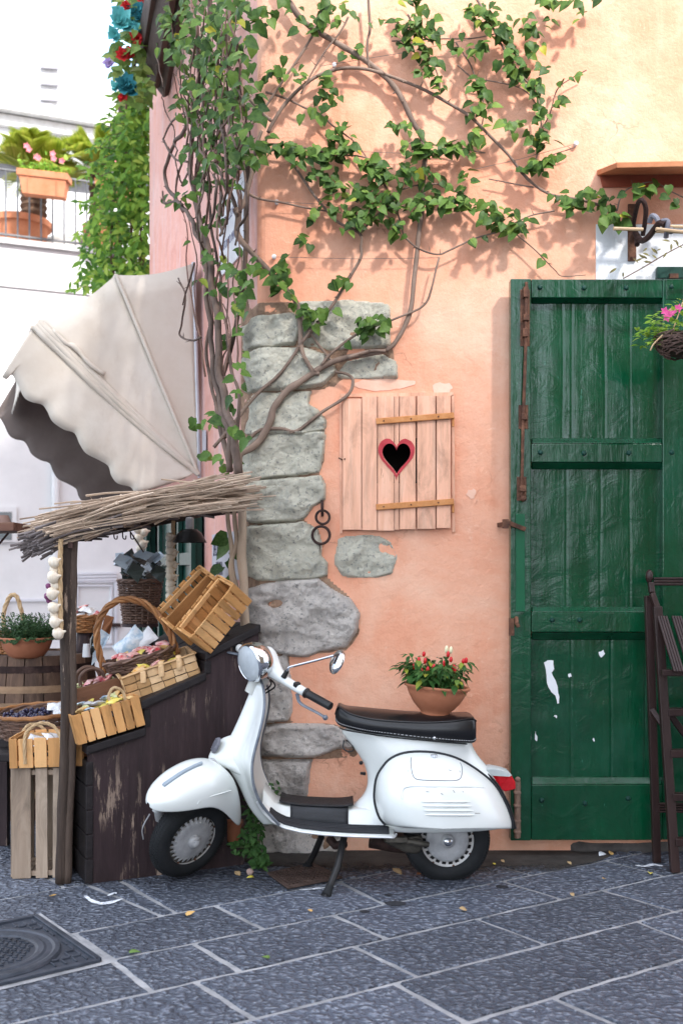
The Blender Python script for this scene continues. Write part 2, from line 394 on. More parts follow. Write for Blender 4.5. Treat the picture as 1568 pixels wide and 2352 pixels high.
# dirt that has gathered along the wall foot
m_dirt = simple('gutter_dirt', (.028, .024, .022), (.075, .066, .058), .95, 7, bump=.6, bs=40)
db = MB(); n_ = 60; top = []; bot = []
for i in range(n_ + 1):
    x = -.62 + 2.0 * i / n_
    top.append(V((x, W + .02, .0075))); bot.append(V((x, W - (.44 + .16 * nz((x, 0, 0), 2.5)) * (1 - abs(2*i/n_ - 1) ** 3) - .03, .0075)))
db.loft([top, bot], False, False)
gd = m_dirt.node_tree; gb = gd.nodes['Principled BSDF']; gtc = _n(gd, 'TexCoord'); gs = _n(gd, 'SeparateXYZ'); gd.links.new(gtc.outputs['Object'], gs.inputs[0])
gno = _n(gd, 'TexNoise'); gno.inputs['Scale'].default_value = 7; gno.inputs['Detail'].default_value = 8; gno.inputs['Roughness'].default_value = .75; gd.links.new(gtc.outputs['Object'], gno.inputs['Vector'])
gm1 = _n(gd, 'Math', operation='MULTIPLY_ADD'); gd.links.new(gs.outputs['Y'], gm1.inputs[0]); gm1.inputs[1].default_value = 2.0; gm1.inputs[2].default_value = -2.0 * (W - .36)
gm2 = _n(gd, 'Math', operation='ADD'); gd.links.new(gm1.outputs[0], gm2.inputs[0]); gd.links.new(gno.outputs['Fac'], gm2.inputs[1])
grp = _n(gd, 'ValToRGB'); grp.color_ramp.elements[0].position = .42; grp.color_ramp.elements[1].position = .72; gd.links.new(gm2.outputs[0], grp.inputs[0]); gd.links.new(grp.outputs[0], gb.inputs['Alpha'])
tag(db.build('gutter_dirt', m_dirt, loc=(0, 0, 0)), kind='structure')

# ---- corner house
house = thing('corner_house', 'peach plastered corner house with stone quoins, heart shutter and green door', 'house', C0)
def wp(u, z, off=0., r=.05):
    fl = lambda q: (C0 + V((q, 0, 0))) if q >= 0 else (C0 - E2 * q)
    if abs(u) < r:
        t = (u + r) / (2 * r); A, B = fl(-r), fl(r)
        p = A * (1-t)**2 + C0 * 2*t*(1-t) + B * t*t; n = (E1 * (1-t) + NF * t).normalized()
    else: p = fl(u); n = NF if u > 0 else E1
    p = p + n * off; return V((p.x, p.y, z))
def uzf(px, py): p = P(px, py, W); return (p.x - C0.x, p.z)
HT = 7.2
ox0, oz1 = uzf(858, 1006); ox1, oz0 = uzf(962, 1110)
wm = MB()
us = [-3.2 + .4*k for k in range(8)] + [-.05, -.025, 0, .025, .05, ox0, ox1] + [1.5, 3, 5, 8.5]
us = [u for u in us if u <= -.05 + 1e-6 or u >= -.05]
zs = [0, oz0, oz1, 2.6, 4, HT]
fm, sm_ = MB(), MB()
for i in range(len(us) - 1):
    for j in range(len(zs) - 1):
        if us[i] == ox0 and zs[j] == oz0: continue
        q = [wp(us[i], zs[j]), wp(us[i+1], zs[j]), wp(us[i+1], zs[j+1]), wp(us[i], zs[j+1])]
        (fm if us[i+1] > -.03 else sm_).add(q, [(0, 1, 2, 3)])
fm.build('front_wall', m_plaster, house)
eL = wp(-3.2, 0); eR = wp(8.5, 0)
bk = [eL, eL + V((1.5, 4.5, 0)), V((8.1, 12.5, 0)), eR]
sm_.loft([[V((p.x, p.y, 0)) for p in bk], [V((p.x, p.y, HT)) for p in bk]], False, False)
sm_.build('side_wall', m_sideplaster, house)
rf = MB(); rp = [C0 + E1*.2 + V((0, -.2, 0)), eR + V((.2, -.2, 0)), V((8.3, 12.8, 0)), eL + V((1.4, 4.8, 0)), eL + E1*.2]
rf.prism([V((p.x, p.y, HT + .003)) for p in rp], (0, 0, .18)); rf.build('roof', m_tile, house, smooth=False)
rc = MB(); x0, z0 = ox0 - .02, oz0 - .02; x1, z1 = ox1 + .02, oz1 + .02; D_ = .35
q = lambda x, z, y: V((C0.x + x, W + y, z))
rc.add([q(x0,z0,.004), q(x1,z0,.004), q(x1,z1,.004), q(x0,z1,.004), q(x0,z0,D_), q(x1,z0,D_), q(x1,z1,D_), q(x0,z1,D_)], [(0,1,5,4),(1,2,6,5),(2,3,7,6),(3,0,4,7),(4,5,6,7)])
rc.build('window_recess', m_black, house, smooth=False)

def patch(mb, poly, proud, edge, rough, step=.011, seed=0, hole=None, grow=0.):
    """a rough-faced stone: the outline poly (u, z), unfolded round the corner"""
    pts = [V((a, b, 0)) for a, b in poly]
    for w_ in (.07, .16):
        pts = [p for i in range(len(pts)) for p in (pts[i].lerp(pts[(i+1) % len(pts)], w_), pts[i].lerp(pts[(i+1) % len(pts)], 1 - w_))]
    pts = [p + V((nz(p, 11, seed), nz(p, 11, seed + 4), 0)) * .012 for p in pts]
    gc = sum(pts, V((0, 0, 0))) / len(pts)
    pts = [p + (p - gc).normalized() * grow for p in pts]
    n = len(pts)
    def dist(x, y):
        ins = False; dm_ = 9
        for i in range(n):
            a, b = pts[i], pts[(i+1) % n]
            if (a.y > y) != (b.y > y) and x < (b.x - a.x) * (y - a.y) / (b.y - a.y) + a.x: ins = not ins
            ex, ey = b.x - a.x, b.y - a.y
            t = max(0, min(1, ((x-a.x)*ex + (y-a.y)*ey) / (ex*ex + ey*ey + 1e-12)))
            d2 = (a.x + ex*t - x)**2 + (a.y + ey*t - y)**2
            if d2 < dm_: dm_ = d2
        return math.sqrt(dm_) * (1 if ins else -1)
    xa, xb = min(p.x for p in pts), max(p.x for p in pts); ya, yb = min(p.y for p in pts), max(p.y for p in pts)
    nx, ny = int((xb-xa)/step)+3, int((yb-ya)/step)+3; idx = {}; vs = []; dd = {}
    for i in range(nx):
        for j in range(ny):
            x, y = xa - step + i*step, ya - step + j*step
            d = dist(x, y); dd[i, j] = d
            if d > -step * 1.5:
                t = max(0, min(1, d / edge)); s_ = math.sqrt(max(0, 1 - (1-t)**2))
                q_ = (x, y, seed * 3.1)
                o = -.006 + (proud + .006) * s_ + (noise.fractal(V(q_) * 9, 1, 2, 5) * rough + noise.fractal(V(q_) * 3, 1, 2, 2) * rough * .7) * min(1, t * 1.4)
                if hole:
                    hd = math.hypot((x - hole[0]) / hole[2], (y - hole[1]) / hole[3])
                    if hd < 1.3: o -= .035 * max(0, 1.3 - hd)
                idx[i, j] = len(vs); vs.append(wp(x, y, o))
    fs = [(idx[i,j], idx[i+1,j], idx[i+1,j+1], idx[i,j+1]) for i in range(nx-1) for j in range(ny-1)
          if all(k in idx for k in ((i,j),(i+1,j),(i+1,j+1),(i,j+1))) and max(dd[i,j], dd[i+1,j], dd[i+1,j+1], dd[i,j+1]) > -step]
    mb.add(vs, fs)
def pxpoly(l, left=None):
    o = [uzf(*p) for p in l]
    if left:                                        # the stone turns the corner: left = how far along the side wall
        zt = max(z for u, z in o if u < .08); zb = min(z for u, z in o if u < .08)
        o = [(u, z) for u, z in o if u > .03] + [(-left, zb + .03), (-left, zt - .03)]
        c_ = (sum(a for a, b in o) / len(o), sum(b for a, b in o) / len(o))
        o.sort(key=lambda p: math.atan2(p[1] - c_[1], (p[0] - c_[0])))
        # keep the corner heights
        o = o
    return o
MORT = [(880, 693), (908, 830), (914, 872), (782, 874), (768, 892), (716, 897), (708, 930), (747, 958), (747, 1050), (737, 1085), (748, 1150), (718, 1165), (698, 1195), (737, 1215), (737, 1275), (752, 1290), (752, 1325), (802, 1365), (826, 1410), (824, 1460), (795, 1495), (740, 1500), (668, 1510), (670, 1660), (775, 1660), (836, 1690), (822, 1740), (708, 1747), (706, 1850), (790, 1855), (800, 1978)]
jb = MB(); patch(jb, [uzf(*p) for p in MORT] + [(-.36, 0.0), (-.38, oz1 + 1.1), (-.2, uzf(600, 692)[1])], .003, .012, .006, .014, 50)
jb.build('mortar_bed', m_joint, house)
STN = [([(686, 696), (800, 690), (890, 700), (893, 798), (760, 799), (690, 794), (683, 740)], 0, 0),
       ([(604, 726), (680, 722), (686, 760), (680, 793), (604, 796)], .27, 0),
       ([(604, 800), (692, 802), (745, 815), (772, 850), (740, 885), (700, 893), (604, 897)], .20, 0),
       ([(776, 862), (800, 830), (880, 812), (906, 832), (912, 869), (830, 871), (786, 869)], 0, 0),
       ([(604, 902), (713, 899), (707, 930), (726, 942), (746, 966), (742, 990), (700, 998), (604, 1000)], .17, 0),
       ([(604, 1004), (744, 993), (738, 1050), (732, 1085), (660, 1094), (604, 1098)], .30, 0),
       ([(604, 1103), (735, 1091), (746, 1118), (745, 1150), (715, 1165), (695, 1194), (604, 1200)], .22, 0),
       ([(604, 1206), (695, 1201), (728, 1216), (734, 1250), (732, 1275), (749, 1292), (745, 1320), (720, 1326), (604, 1332)], .30, 0),
       ([(776, 1240), (800, 1231), (870, 1231), (897, 1248), (909, 1280), (900, 1318), (860, 1327), (785, 1321), (772, 1290)], 0, 0),
       ([(604, 1345), (660, 1336), (730, 1330), (765, 1358), (800, 1375), (823, 1410), (818, 1450), (790, 1490), (740, 1492), (700, 1510), (650, 1502), (604, 1490)], .13, 1),
       ([(604, 1520), (655, 1506), (666, 1560), (669, 1640), (660, 1655), (604, 1656)], .2, 1),
       ([(604, 1668), (640, 1662), (770, 1667), (832, 1690), (820, 1716), (760, 1722), (720, 1738), (604, 1735)], .10, 1),
       ([(604, 1748), (716, 1745), (706, 1780), (701, 1845), (604, 1850)], .16, 1),
       ([(604, 1857), (700, 1852), (772, 1860), (805, 1905), (775, 1955), (700, 1972), (604, 1974)], .2, 1)]
for k, (pl, lf, kind) in enumerate(STN):
    s_ = MB(); o = [uzf(*p) for p in pl]
    if lf:
        zt = max(z for u, z in o if u < .06) ; zb = min(z for u, z in o if u < .06)
        first = [p for p in o if p[0] >= .06]
        a_top = (max(first, key=lambda p: p[1] - p[0] * .2)); 
        o2 = [(-lf, zt - .015), (0, zt)] + [p for p in o if p[0] > .03] + [(0, zb), (-lf, zb + .02)]
        o = o2
    hole = None
    if k == 9: hole = (*uzf(628, 1388), .055, .02)
    patch(s_, o, .036 if lf else .018, .024 if kind else .014, .032 if kind else .027, .0075, k + 1, hole, .007)
    s_.build('stone_block', m_rock if kind else m_tuff, house, sharp=180)
# ---- plaster remnants round the shutter, white surround over the door
ws = MB()
def slab(mb, px, Yb, thick):
    mb.prism([P(a, b, Yb) for a, b in px], (0, -thick, 0))
slab(ws, [(1367, 516), (1760, 516), (1760, 1400), (1367, 1400)], W + .001, .006); ws.build('white_surround', m_white, house, smooth=False)
lg = MB(); m_flake = simple('bare_lime', (.78, .43, .30), (.84, .58, .45), .9, 10, bump=.6, bs=40)
for blob in ([(800, 884), (840, 872), (905, 870), (960, 876), (940, 886), (905, 893), (850, 897)], [(990, 884), (1020, 876), (1038, 886), (1030, 905), (1000, 908)], [(1072, 1128), (1090, 1122), (1092, 1138), (1085, 1146), (1074, 1140)], [(1090, 1148), (1096, 1150), (1094, 1160)]):
    q_ = [P(a + ru(-2, 2), b + ru(-2, 2), W) for a, b in blob]
    q_ = [p for i in range(len(q_)) for p in (q_[i].lerp(q_[(i+1) % len(q_)], .2) + V((ru(-.008, .008), 0, ru(-.008, .008))), q_[i].lerp(q_[(i+1) % len(q_)], .55) + V((ru(-.008, .008), 0, ru(-.008, .008))), q_[i].lerp(q_[(i+1) % len(q_)], .8) + V((ru(-.006, .006), 0, ru(-.006, .006))))]
    lg = MB(); lg.prism([p + V((0, .002, 0)) for p in q_], (0, -.005, 0)); lg.build('bare_patch', m_flake, house, smooth=False)
# cracks are left to the plaster bump; damp foot of the wall
# ---- tile ledge
ld = MB(); Yn = 5.02
a, b = P(1368, 404, W + .01), P(1415, 386, Yn); c, d = P(1700, 380, Yn), P(1700, 402, W + .01)
ld.prism([a, b, c, d], (0, 0, .028)); ld.build('ledge_tile', m_tile, house, smooth=False, bevel=.004)
l2 = MB(); slab(l2, [(1376, 404), (1760, 404), (1760, 431), (1382, 431)], W + .001, .012); l2.build('ledge_band', m_tilered, house, smooth=False)
# ---- shutter with the heart
shY = W - .012
sh = MB(); PL = [(787, 829, 917, 1217), (831, 865, 913, 1218), (867, 904, 912, 1219), (905.5, 915, 912, 1217), (917, 953, 912, 1216), (957, 998, 911, 1215), (1001, 1033, 911, 1213)]
def heart(t, s=1.):
    x = 16 * math.sin(t)**3; y = 13*math.cos(t) - 5*math.cos(2*t) - 2*math.cos(3*t) - math.cos(4*t)
    return (910 + x * 2.04 * s, 1055 - (y + 2.5) * 2.55 * s)
hz = [heart(2*math.pi*k/64) for k in range(64)]
def hx(x):                                          # heights at which the column x cuts the heart
    ys = []
    for i in range(64):
        a, b = hz[i], hz[(i+1) % 64]
        if (a[0] - x) * (b[0] - x) < 0 or a[0] == x: ys.append(a[1] + (b[1]-a[1]) * (x-a[0]) / ((b[0]-a[0]) or 1))
    return (min(ys), max(ys)) if len(ys) > 1 else None
for (xa, xb, ya, yb) in PL:
    xs = [xa] + [x for x in [871 + 2*k for k in range(40)] if xa + .5 < x < xb - .5] + [xb]
    cut = [hx(x + .01) for x in xs]
    if not any(cut): slab(sh, [(xa, ya), (xb, ya), (xb, yb), (xa, yb)], shY, .024); continue
    for i in range(len(xs) - 1):
        u, v = cut[i], cut[i+1]; xl, xr = xs[i], xs[i+1]
        if not u and not v: slab(sh, [(xl, ya), (xr, ya), (xr, yb), (xl, yb)], shY, .024); continue
        u = u or ((v[0]+v[1])/2,)*2; v = v or ((u[0]+u[1])/2,)*2
        slab(sh, [(xl, ya), (xr, ya), (xr, v[0]), (xl, u[0])], shY, .024); slab(sh, [(xl, u[1]), (xr, v[1]), (xr, yb), (xl, yb)], shY, .024)
sho = sh.build('window_shutter', m_peachwood, house, smooth=False)
fr = MB(); 
for q_ in ([(781, 905), (1040, 902), (1040, 910), (781, 913)], [(779, 912), (785, 912), (786, 1225), (780, 1225)], [(1036, 908), (1042, 908), (1044, 1222), (1037, 1222)]): slab(fr, q_, W, .012)
fr.build('window_frame', m_peachwood, house, smooth=False)
ht = MB(); 
for s0, s1 in ((.99, 1.28),):
    A = [P(*heart(2*math.pi*k/64, s0), shY - .025) for k in range(64)]; B = [P(heart(2*math.pi*k/64, s1)[0] + ru(-.8,.8), heart(2*math.pi*k/64, s1)[1] + ru(-.8,.8), shY - .025) for k in range(64)]
    ht.loft([A, [p + V((0, -.003, 0)) for p in A], [p + V((0, -.003, 0)) for p in B], B], True, False)
ht.build('heart_trim', m_redpaint, sho, smooth=False)
for (ya, yb) in ((968, 954), (1165, 1152)):
    st = MB(); st.beam(P(863, ya, shY - .033), P(1042, yb, shY - .033), .030, .012, (0, 1, 0)); st.beam(P(1040, yb + 6, shY - .02), P(1040, yb + 26, shY - .02), .012, .012, (0, 1, 0))
    so_ = st.build('strap', m_strapwood, sho, smooth=False, bevel=.003)
    for t in (.1, .45, .8):
        nl = MB(); p = P(863, ya, shY - .039).lerp(P(1042, yb, shY - .039), t); nl.sphere(p, .0045, 8); nl.build('nail', m_rust, sho)
hk = MB(); hk.tube([P(778, 1052, W - .005), P(786, 1056, W - .02), P(792, 1054, W - .04)], .004, 6); hk.build('hinge_pin', m_rust, sho)
# ---- green door leaf, folded back flat against the wall
Yd = 5.205
dl = MB()
def dbox(mb, xa, ya, xb, yb, yfront, thick): mb.prism([P(xa, ya, yfront), P(xb, ya, yfront), P(xb, yb, yfront), P(xa, yb, yfront)], (0, thick, 0))
Yf = 5.165
XR = 1700
dbox(dl, 1172, 640, 1219, 1931, Yf, .06)                # hinge stile
dbox(dl, 1219.6, 641, 1520, 684, Yf + .003, .055); dbox(dl, 1219.6, 1019, 1520, 1062, Yf + .004, .052)
dbox(dl, 1219.6, 1406, 1520, 1452, Yf + .003, .052); dbox(dl, 1219.6, 1802, 1520, 1930, Yf + .003, .055)
dbox(dl, 1520.6, 641, 1640, 1929, Yf + .001, .058)
for (ya, yb) in ((684.5, 697), (1062.5, 1078), (1452.5, 1470)): dl.prism([P(1220, ya, Yf + .012), P(1519, ya, Yf + .012), P(1519, yb, Yf + .046), P(1220, yb, Yf + .046)], (0, .02, 0))
for (ya, yb) in ((1006, 1018.5), (1394, 1405.5), (1784, 1801.5)): dl.prism([P(1220, ya, Yf + .040), P(1519, ya, Yf + .040), P(1519, yb, Yf + .006), P(1220, yb, Yf + .006)], (0, .02, 0))
door = dl.build('door', m_door, house, smooth=False, bevel=.006)
GRV = {0: [1291, 1313, 1388, 1446], 1: [1300, 1378, 1446], 2: [1310, 1402, 1480]}
for k, (ya, yb) in enumerate(((690, 1016), (1070, 1404), (1462, 1800))):
    pb = MB(); Yp = Yf + .052
    def fn(u, v):
        px = 1216 + u * 308; py = ya + v * (yb - ya); p = P(px, py, Yp)
        o = .0024 * nz((p.x * 11, 0, p.z * .8), 1, k) + .0022 * nz((p.x * 6, 0, p.z * 9), 1, k + 3)
        for g in GRV[k]: o -= .006 * math.exp(-((px - g - 2 * nz((p.z, g, 0), 2.5)) / 1.8)**2) * (.45 + .55*abs(nz((p.z, g, 3), 2.2)))
        return p + V((0, -o, 0))
    pb.grid(fn, 150, 110); pb.build('panel', m_door, door, sharp=180)
ch = MB()
for poly in ([(1250, 1522), (1258, 1516), (1269, 1518), (1271, 1536), (1266, 1546), (1276, 1562), (1282, 1590), (1284, 1612), (1279, 1616), (1274, 1598), (1260, 1580), (1253, 1552)], [(1304, 1548), (1309, 1547), (1311, 1554), (1306, 1558)], [(1229, 1680), (1233, 1690), (1233, 1702), (1228, 1700)], [(1272, 1645), (1277, 1644), (1276, 1650)], [(1361, 1696), (1364, 1698), (1362, 1703)], [(1374, 1498), (1384, 1492), (1388, 1502), (1380, 1510)]):
    q_ = [P(a, b, Yf + .047) for a, b in poly]; q_ = [p for i in range(len(q_)) for p in (q_[i] + V((ru(-.003, .003), 0, ru(-.003, .003))), q_[i].lerp(q_[(i+1) % len(q_)], .5) + V((ru(-.004, .004), 0, ru(-.004, .004))))]
    ch = MB(); ch.prism(q_, (0, .012, 0)); ch.build('paint_chip', m_peelwhite, door, smooth=False)
for px, py in [(1239, 660), (1340, 661), (1437, 661), (1540, 659)] + [(1240, 1039), (1340, 1041), (1443, 1040), (1541, 1039)] + [(1267, 1424), (1330, 1424)] + [(1243, 1838), (1342, 1845), (1441, 1834), (1537, 1833)]:
    bo = MB(); bo.lathe([(0, .012), (.007, .011), (.011, .006), (.013, 0)], 10, frame(P(px, py, Yf + .002), (1, 0, 0), (0, -1, 0))); bo.build('bolt_head', m_darkgreen, door)
cp = MB(); dbox(cp, 1528, 641, 1640, 687, Yf - .003, .004); cp.build('corner_plate', m_door, door, smooth=False, bevel=.002)
fs_ = MB(); dbox(fs_, 1184, 1180, 1205, 1405, Yf - .008, .009); fs_.build('cover_strip', simple('bright_green_paint', (.003, .075, .03), (.006, .10, .042), .35, 6), door, smooth=False, bevel=.002)
rd = MB()
rd.tube([P(1208, 648, Yf - .02), P(1206, 800, Yf - .02), P(1200, 980, Yf - .02), P(1197, 1145, Yf - .02)], .0085, 8); rd.sphere(P(1201, 1145, Yf - .026), .016, 10)
for (ya, yb, xx) in ((665, 795, 1203), (930, 985, 1199), (1095, 1150, 1195)):
    dbox(rd, xx - 9, ya, xx + 13, yb, Yf - .004, .005); rd.box(P(xx + 4, (ya + yb) / 2, Yf - .02), (.03, .03, .03)); 
rd.box(P(1206, 672, Yf - .02), (.025, .03, .05)); rd.box(P(1205, 765, Yf - .02), (.025, .03, .04))
rd.build('bolt_rod', m_rust, door, bevel=.002)
hb = MB()
hb.beam(P(1143, 1206, W - .03), P(1163, 1203, Yf - .03), .022, .012, (0, 1, 0)); hb.beam(P(1160, 1198, Yf - .03), P(1206, 1216, Yf - .02), .022, .008, (0, 1, 0)); hb.beam(P(1146, 1206, W + .03), P(1146, 1206, W - .05), .016, .016, (0, 0, 1))
hb.box(P(1160, 1203, Yf - .025), (.03, .02, .045)); hb.build('holding_hook', m_rust, door, smooth=False, bevel=.002)
hl = MB(); dbox(hl, 1168, 1420, 1180, 1460, Yf - .006, .01); hl.tube([P(1185, 1418, Yf - .01), P(1186, 1432, Yf - .03), P(1190, 1440, Yf - .03)], .01, 8); hl.build('latch', m_rust, door, smooth=False)
hg = MB(); hg.tube([P(1187, 1795, Yf - .03), P(1187, 1925, Yf - .03)], .012, 10); dbox(hg, 1181, 1795, 1195, 1925, Yf - .01, .012); hg.sphere(P(1188, 1790, Yf - .03), .014, 10)
for yy in (1820, 1850, 1885, 1910): hg.box(P(1187, yy, Yf - .03), (.032, .03, .012))
hg.build('hinge', simple('worn_hinge', (.16, .10, .075), (.30, .20, .15), .7, 30, bump=.4), door, smooth=False, bevel=.002)
hd = MB(); dbox(hd, 1508, 612, 1640, 639, W - .035, .05); hd.build('door_head', m_darkgreen, house, smooth=False, bevel=.004)
hr = MB(); dbox(hr, 1537, 628, 1557, 638, W - .05, .02); hr.build('head_bracket', m_rust, house, smooth=False)
# stone sill under the door
sl_ = MB(); patch(sl_, [uzf(1303, 1934), (uzf(1700, 1934)), (uzf(1700, 1972)), uzf(1318, 1972)], .02, .03, .012, .015, 77); sl_.build('door_sill', simple('dark_sill_stone', (.05, .045, .042), (.13, .115, .105), .9, 8, bump=.7, bs=30), house, sharp=180)
# ---- shop doorway in the side wall: flat dark sheet painted as its inner shade, green shutters in front
def SP(px, py, off=0.): return on_plane(px, py, C0 + E1 * off, E1)     # a pixel on the side wall
def sbox(mb, pxs, off, th): mb.prism([SP(a, b, off) for a, b in pxs], E1 * th)
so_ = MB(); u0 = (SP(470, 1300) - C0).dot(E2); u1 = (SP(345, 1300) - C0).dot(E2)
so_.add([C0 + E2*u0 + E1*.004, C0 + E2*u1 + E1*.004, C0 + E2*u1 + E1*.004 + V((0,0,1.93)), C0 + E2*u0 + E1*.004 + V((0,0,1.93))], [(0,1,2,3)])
so_.build('shop_doorway', simple('doorway_shade', (.010, .012, .012), None, .5), house, smooth=False)
sg = MB()
for ua, ub, o in ((u0 + .02, u0 + .42, .05), (u0 + .55, u0 + 1.0, .07), (u1 - .35, u1 - .02, .06)):
    for z_ in (0,):
        sg.prism([C0 + E2*ua + E1*o, C0 + E2*ub + E1*o, C0 + E2*ub + E1*o + V((0,0,1.92)), C0 + E2*ua + E1*o + V((0,0,1.92))], -E1 * .04)
    for t in (.0, 1.): sg.beam(C0 + E2*(ua + (ub-ua)*t) + E1*(o+.02), C0 + E2*(ua + (ub-ua)*t) + E1*(o+.02) + V((0,0,1.92)), .05, .03, tuple(E1))
    for z_ in (.1, .8, 1.5, 1.88): sg.beam(C0 + E2*ua + E1*(o+.015) + V((0,0,z_)), C0 + E2*ub + E1*(o+.015) + V((0,0,z_)), .08, .03, tuple(E1))
sg.build('shop_shutter', m_darkgreen, house, smooth=False, bevel=.003)
# ---- eave boards at the far end of the side wall
m_board = wood('old_brown_board', (.035, .022, .018), (.075, .05, .04), (.13, .09, .075), 1)
for (a, b, wd) in (((372, 208, 7.55), (418, -60, 6.5), .11), ((350, 182, 7.5), (394, -80, 6.4), .15), ((326, 130, 7.5), (360, -80, 6.5), .12)):
    eb = MB(); eb.beam(P(*a), P(*b), wd, .05, tuple(NF)); eb.build('eave_board', m_board, house, smooth=False, bevel=.004)

# ---- far white houses
Fd = V((.92, .385, 0)).normalized(); Fn = V((Fd.y, -Fd.x, 0)); Fo = P(0, 1320, 13); Fo.z = 0
def FP(px, py, off=0.): return on_plane(px, py, Fo + Fn * off, Fn)
fh = thing('white_house', 'sunlit white house with roof terrace and pot plants across the lane', 'house', Fo)
zt = FP(0, 560).z
def fbox(mb, t0, t1, z0, z1, o0, o1):
    c = [Fo + Fd*t + Fn*o for t, o in ((t0, o0), (t1, o0), (t1, o1), (t0, o1))]
    mb.prism([V((p.x, p.y, z0)) for p in c], (0, 0, z1 - z0))
lw = MB(); fbox(lw, -6, 6, 0, zt, 0, -7); lw.build('lower_wall', m_farwhite, fh, smooth=False)
uo = -3.2
uz0, uz1 = FP(0, 245, uo).z, FP(0, 62, uo).z
uw = MB(); fbox(uw, -8, (FP(192, 150, uo) - Fo).dot(Fd), zt, uz1, uo, uo - 5); fbox(uw, -8, 4.5, zt, uz0 + .9, uo - .4, uo - 5); uw.build('upper_wall', m_farwhite, fh, smooth=False)
co = MB(); fbox(co, -8, 4.5, uz0 - .12, uz0 + .02, uo + .25, uo - .2); fbox(co, -8, 4.5, uz0 - .3, uz0 - .14, uo + .1, uo - .2); co.build('cornice', simple('grey_cornice', (.55, .54, .50), (.75, .74, .72), .8, 9), fh, smooth=False)
lt = MB()
for py in (152, 190, 226, 264):
    a, b = FP(95, py, uo + .05), FP(135, py + 3, uo + .05); lt.beam(a, b, .035, .06, (0, 0, 1))
lt.beam(FP(0, 234, uo + .06), FP(120, 243, uo + .06), .05, .05, (0, 0, 1)); lt.build('ladder_rung', simple('grey_metal', (.22, .22, .24), None, .5, metal=.3), fh, smooth=False)
bl = MB(); fbox(bl, -6, 6, zt + .003, zt + .07, .06, -.3); fbox(bl, -6, 6, FP(0, 652).z - .03, FP(0, 652).z, .025, -.05); bl.build('string_course', simple('grey_lime', (.45, .45, .44), (.62, .61, .60), .8, 9), fh, smooth=False)
rl = MB(); zr = zt + .95
rl.beam(FP(-80, 500) * 1 + V((0,0,0)), FP(-79, 500), .01, .01)
for k in range(30):
    p = Fo + Fd * (-1.2 + .142 * k) - Fn * .05; rl.tube([V((p.x, p.y, zt + .07)), V((p.x, p.y, zr))], .011, 6)
a, b = Fo + Fd * -1.2 - Fn * .05, Fo + Fd * 3.0 - Fn * .05
for z_ in (zr, zt + .14): rl.tube([V((a.x, a.y, z_)), V((b.x, b.y, z_))], .017, 6)
rl.build('railing', simple('galvanised_rail', (.10, .105, .11), (.17, .175, .18), .5, 12, metal=.4), fh)
wn = MB(); wn.prism([FP(-60, 1165), FP(38, 1165), FP(38, 1245), FP(-60, 1245)], Fn * .05); wf = wn.build('window_frame', m_farwhite, fh, smooth=False)
wg = MB(); wg.prism([FP(-60, 1176, .052), FP(28, 1176, .052), FP(28, 1240, .052), FP(-60, 1240, .052)], Fn * .006); wg.build('pane', simple('grey_glass', (.12, .14, .15), (.2, .22, .22), .15, 3), wf, smooth=False)
# moulded cabinet doors in the lower wall
cd = MB()
def rim(mb, xa, ya, xb, yb, w_=.035):
    for q_ in ((xa, ya, xb, ya), (xb, ya, xb, yb), (xb, yb, xa, yb), (xa, yb, xa, ya)): mb.beam(FP(q_[0], q_[1], .015), FP(q_[2], q_[3], .015), w_, .04, tuple(Fn))
rim(cd, 14, 1378, 150, 1500); rim(cd, 170, 1335, 266, 1485); rim(cd, 178, 1345, 256, 1478, .02)
for py in (1318, 1325, 1332): cd.beam(FP(165, py, .02), FP(268, py - 2, .02), .03, .05, tuple(Fn))
cd.build('cabinet_moulding', simple('pale_grey_paint', (.55, .56, .60), (.64, .65, .68), .6, 5), fh, smooth=False)
hn = MB(); hn.beam(FP(250, 1436, .06), FP(278, 1436, .06), .05, .04, tuple(Fn)); hn.build('door_handle', m_iron, fh, smooth=False)
pd = MB(); pd.tube([FP(128, 1050, .06), FP(128, 1300, .06)], .05, 8); pd.build('drain_pipe', m_farwhite, fh)
m_sailgrey = simple('grey_sail_cloth', (.16, .16, .175), (.22, .22, .235), .8, 3)
aw = MB()
def sfn(u, v):
    t = -1.0 + 4.2*u; sag = .5 * (4 * (u - .5)**2) - .0
    p = Fo + Fd * t + Fn * (-.9 - 1.6 * v); return V((p.x, p.y, zt + 1.32 + sag * .55 + .35 * v))
aw.grid(sfn, 20, 4); tag(aw.build('sun_sail', m_sailgrey, smooth=True, solid=.01), 'grey sagging sun sail behind the terrace palms', 'sun sail')
# ---- unseen house added behind the camera to shade the wall foot and awning
oh = thing('added_shade_house', 'unseen plastered house added behind the viewpoint to shade the lower wall and awning', 'house', (15, -9.5, 0))
ob = MB(); ob.box((17.75, -10, 7.3), (20.5, 6, 14.6)); ob.box((6.05, -10.0, 8.9), (2.89, 6, 17.8)); ob.box((7.6, -10.02, 8.9), (.2, 5.96, 17.8)); ob.build('wall', simple('ochre_plaster', (.28, .20, .13), (.38, .28, .19), .9, 1, bump=.3, bs=12), oh, smooth=False)  # taller left blocks are shaped to keep the sun off the awning
orf = MB(); orf.box((17.8, -10, 14.74), (20.4, 6.6, .27)); orf.box((6.05, -10, 17.94), (3.1, 6.3, .27)); orf.build('roof', m_tile, oh, smooth=False)
for fx in range(7):
    for fz in range(3):
        o_ = MB(); o_.box((5.5 + fx * 3.3, -6.98, 2.6 + fz * 4.1), (1.1, .10, 1.9)); o_.build('window', m_darkgreen, oh, smooth=False)
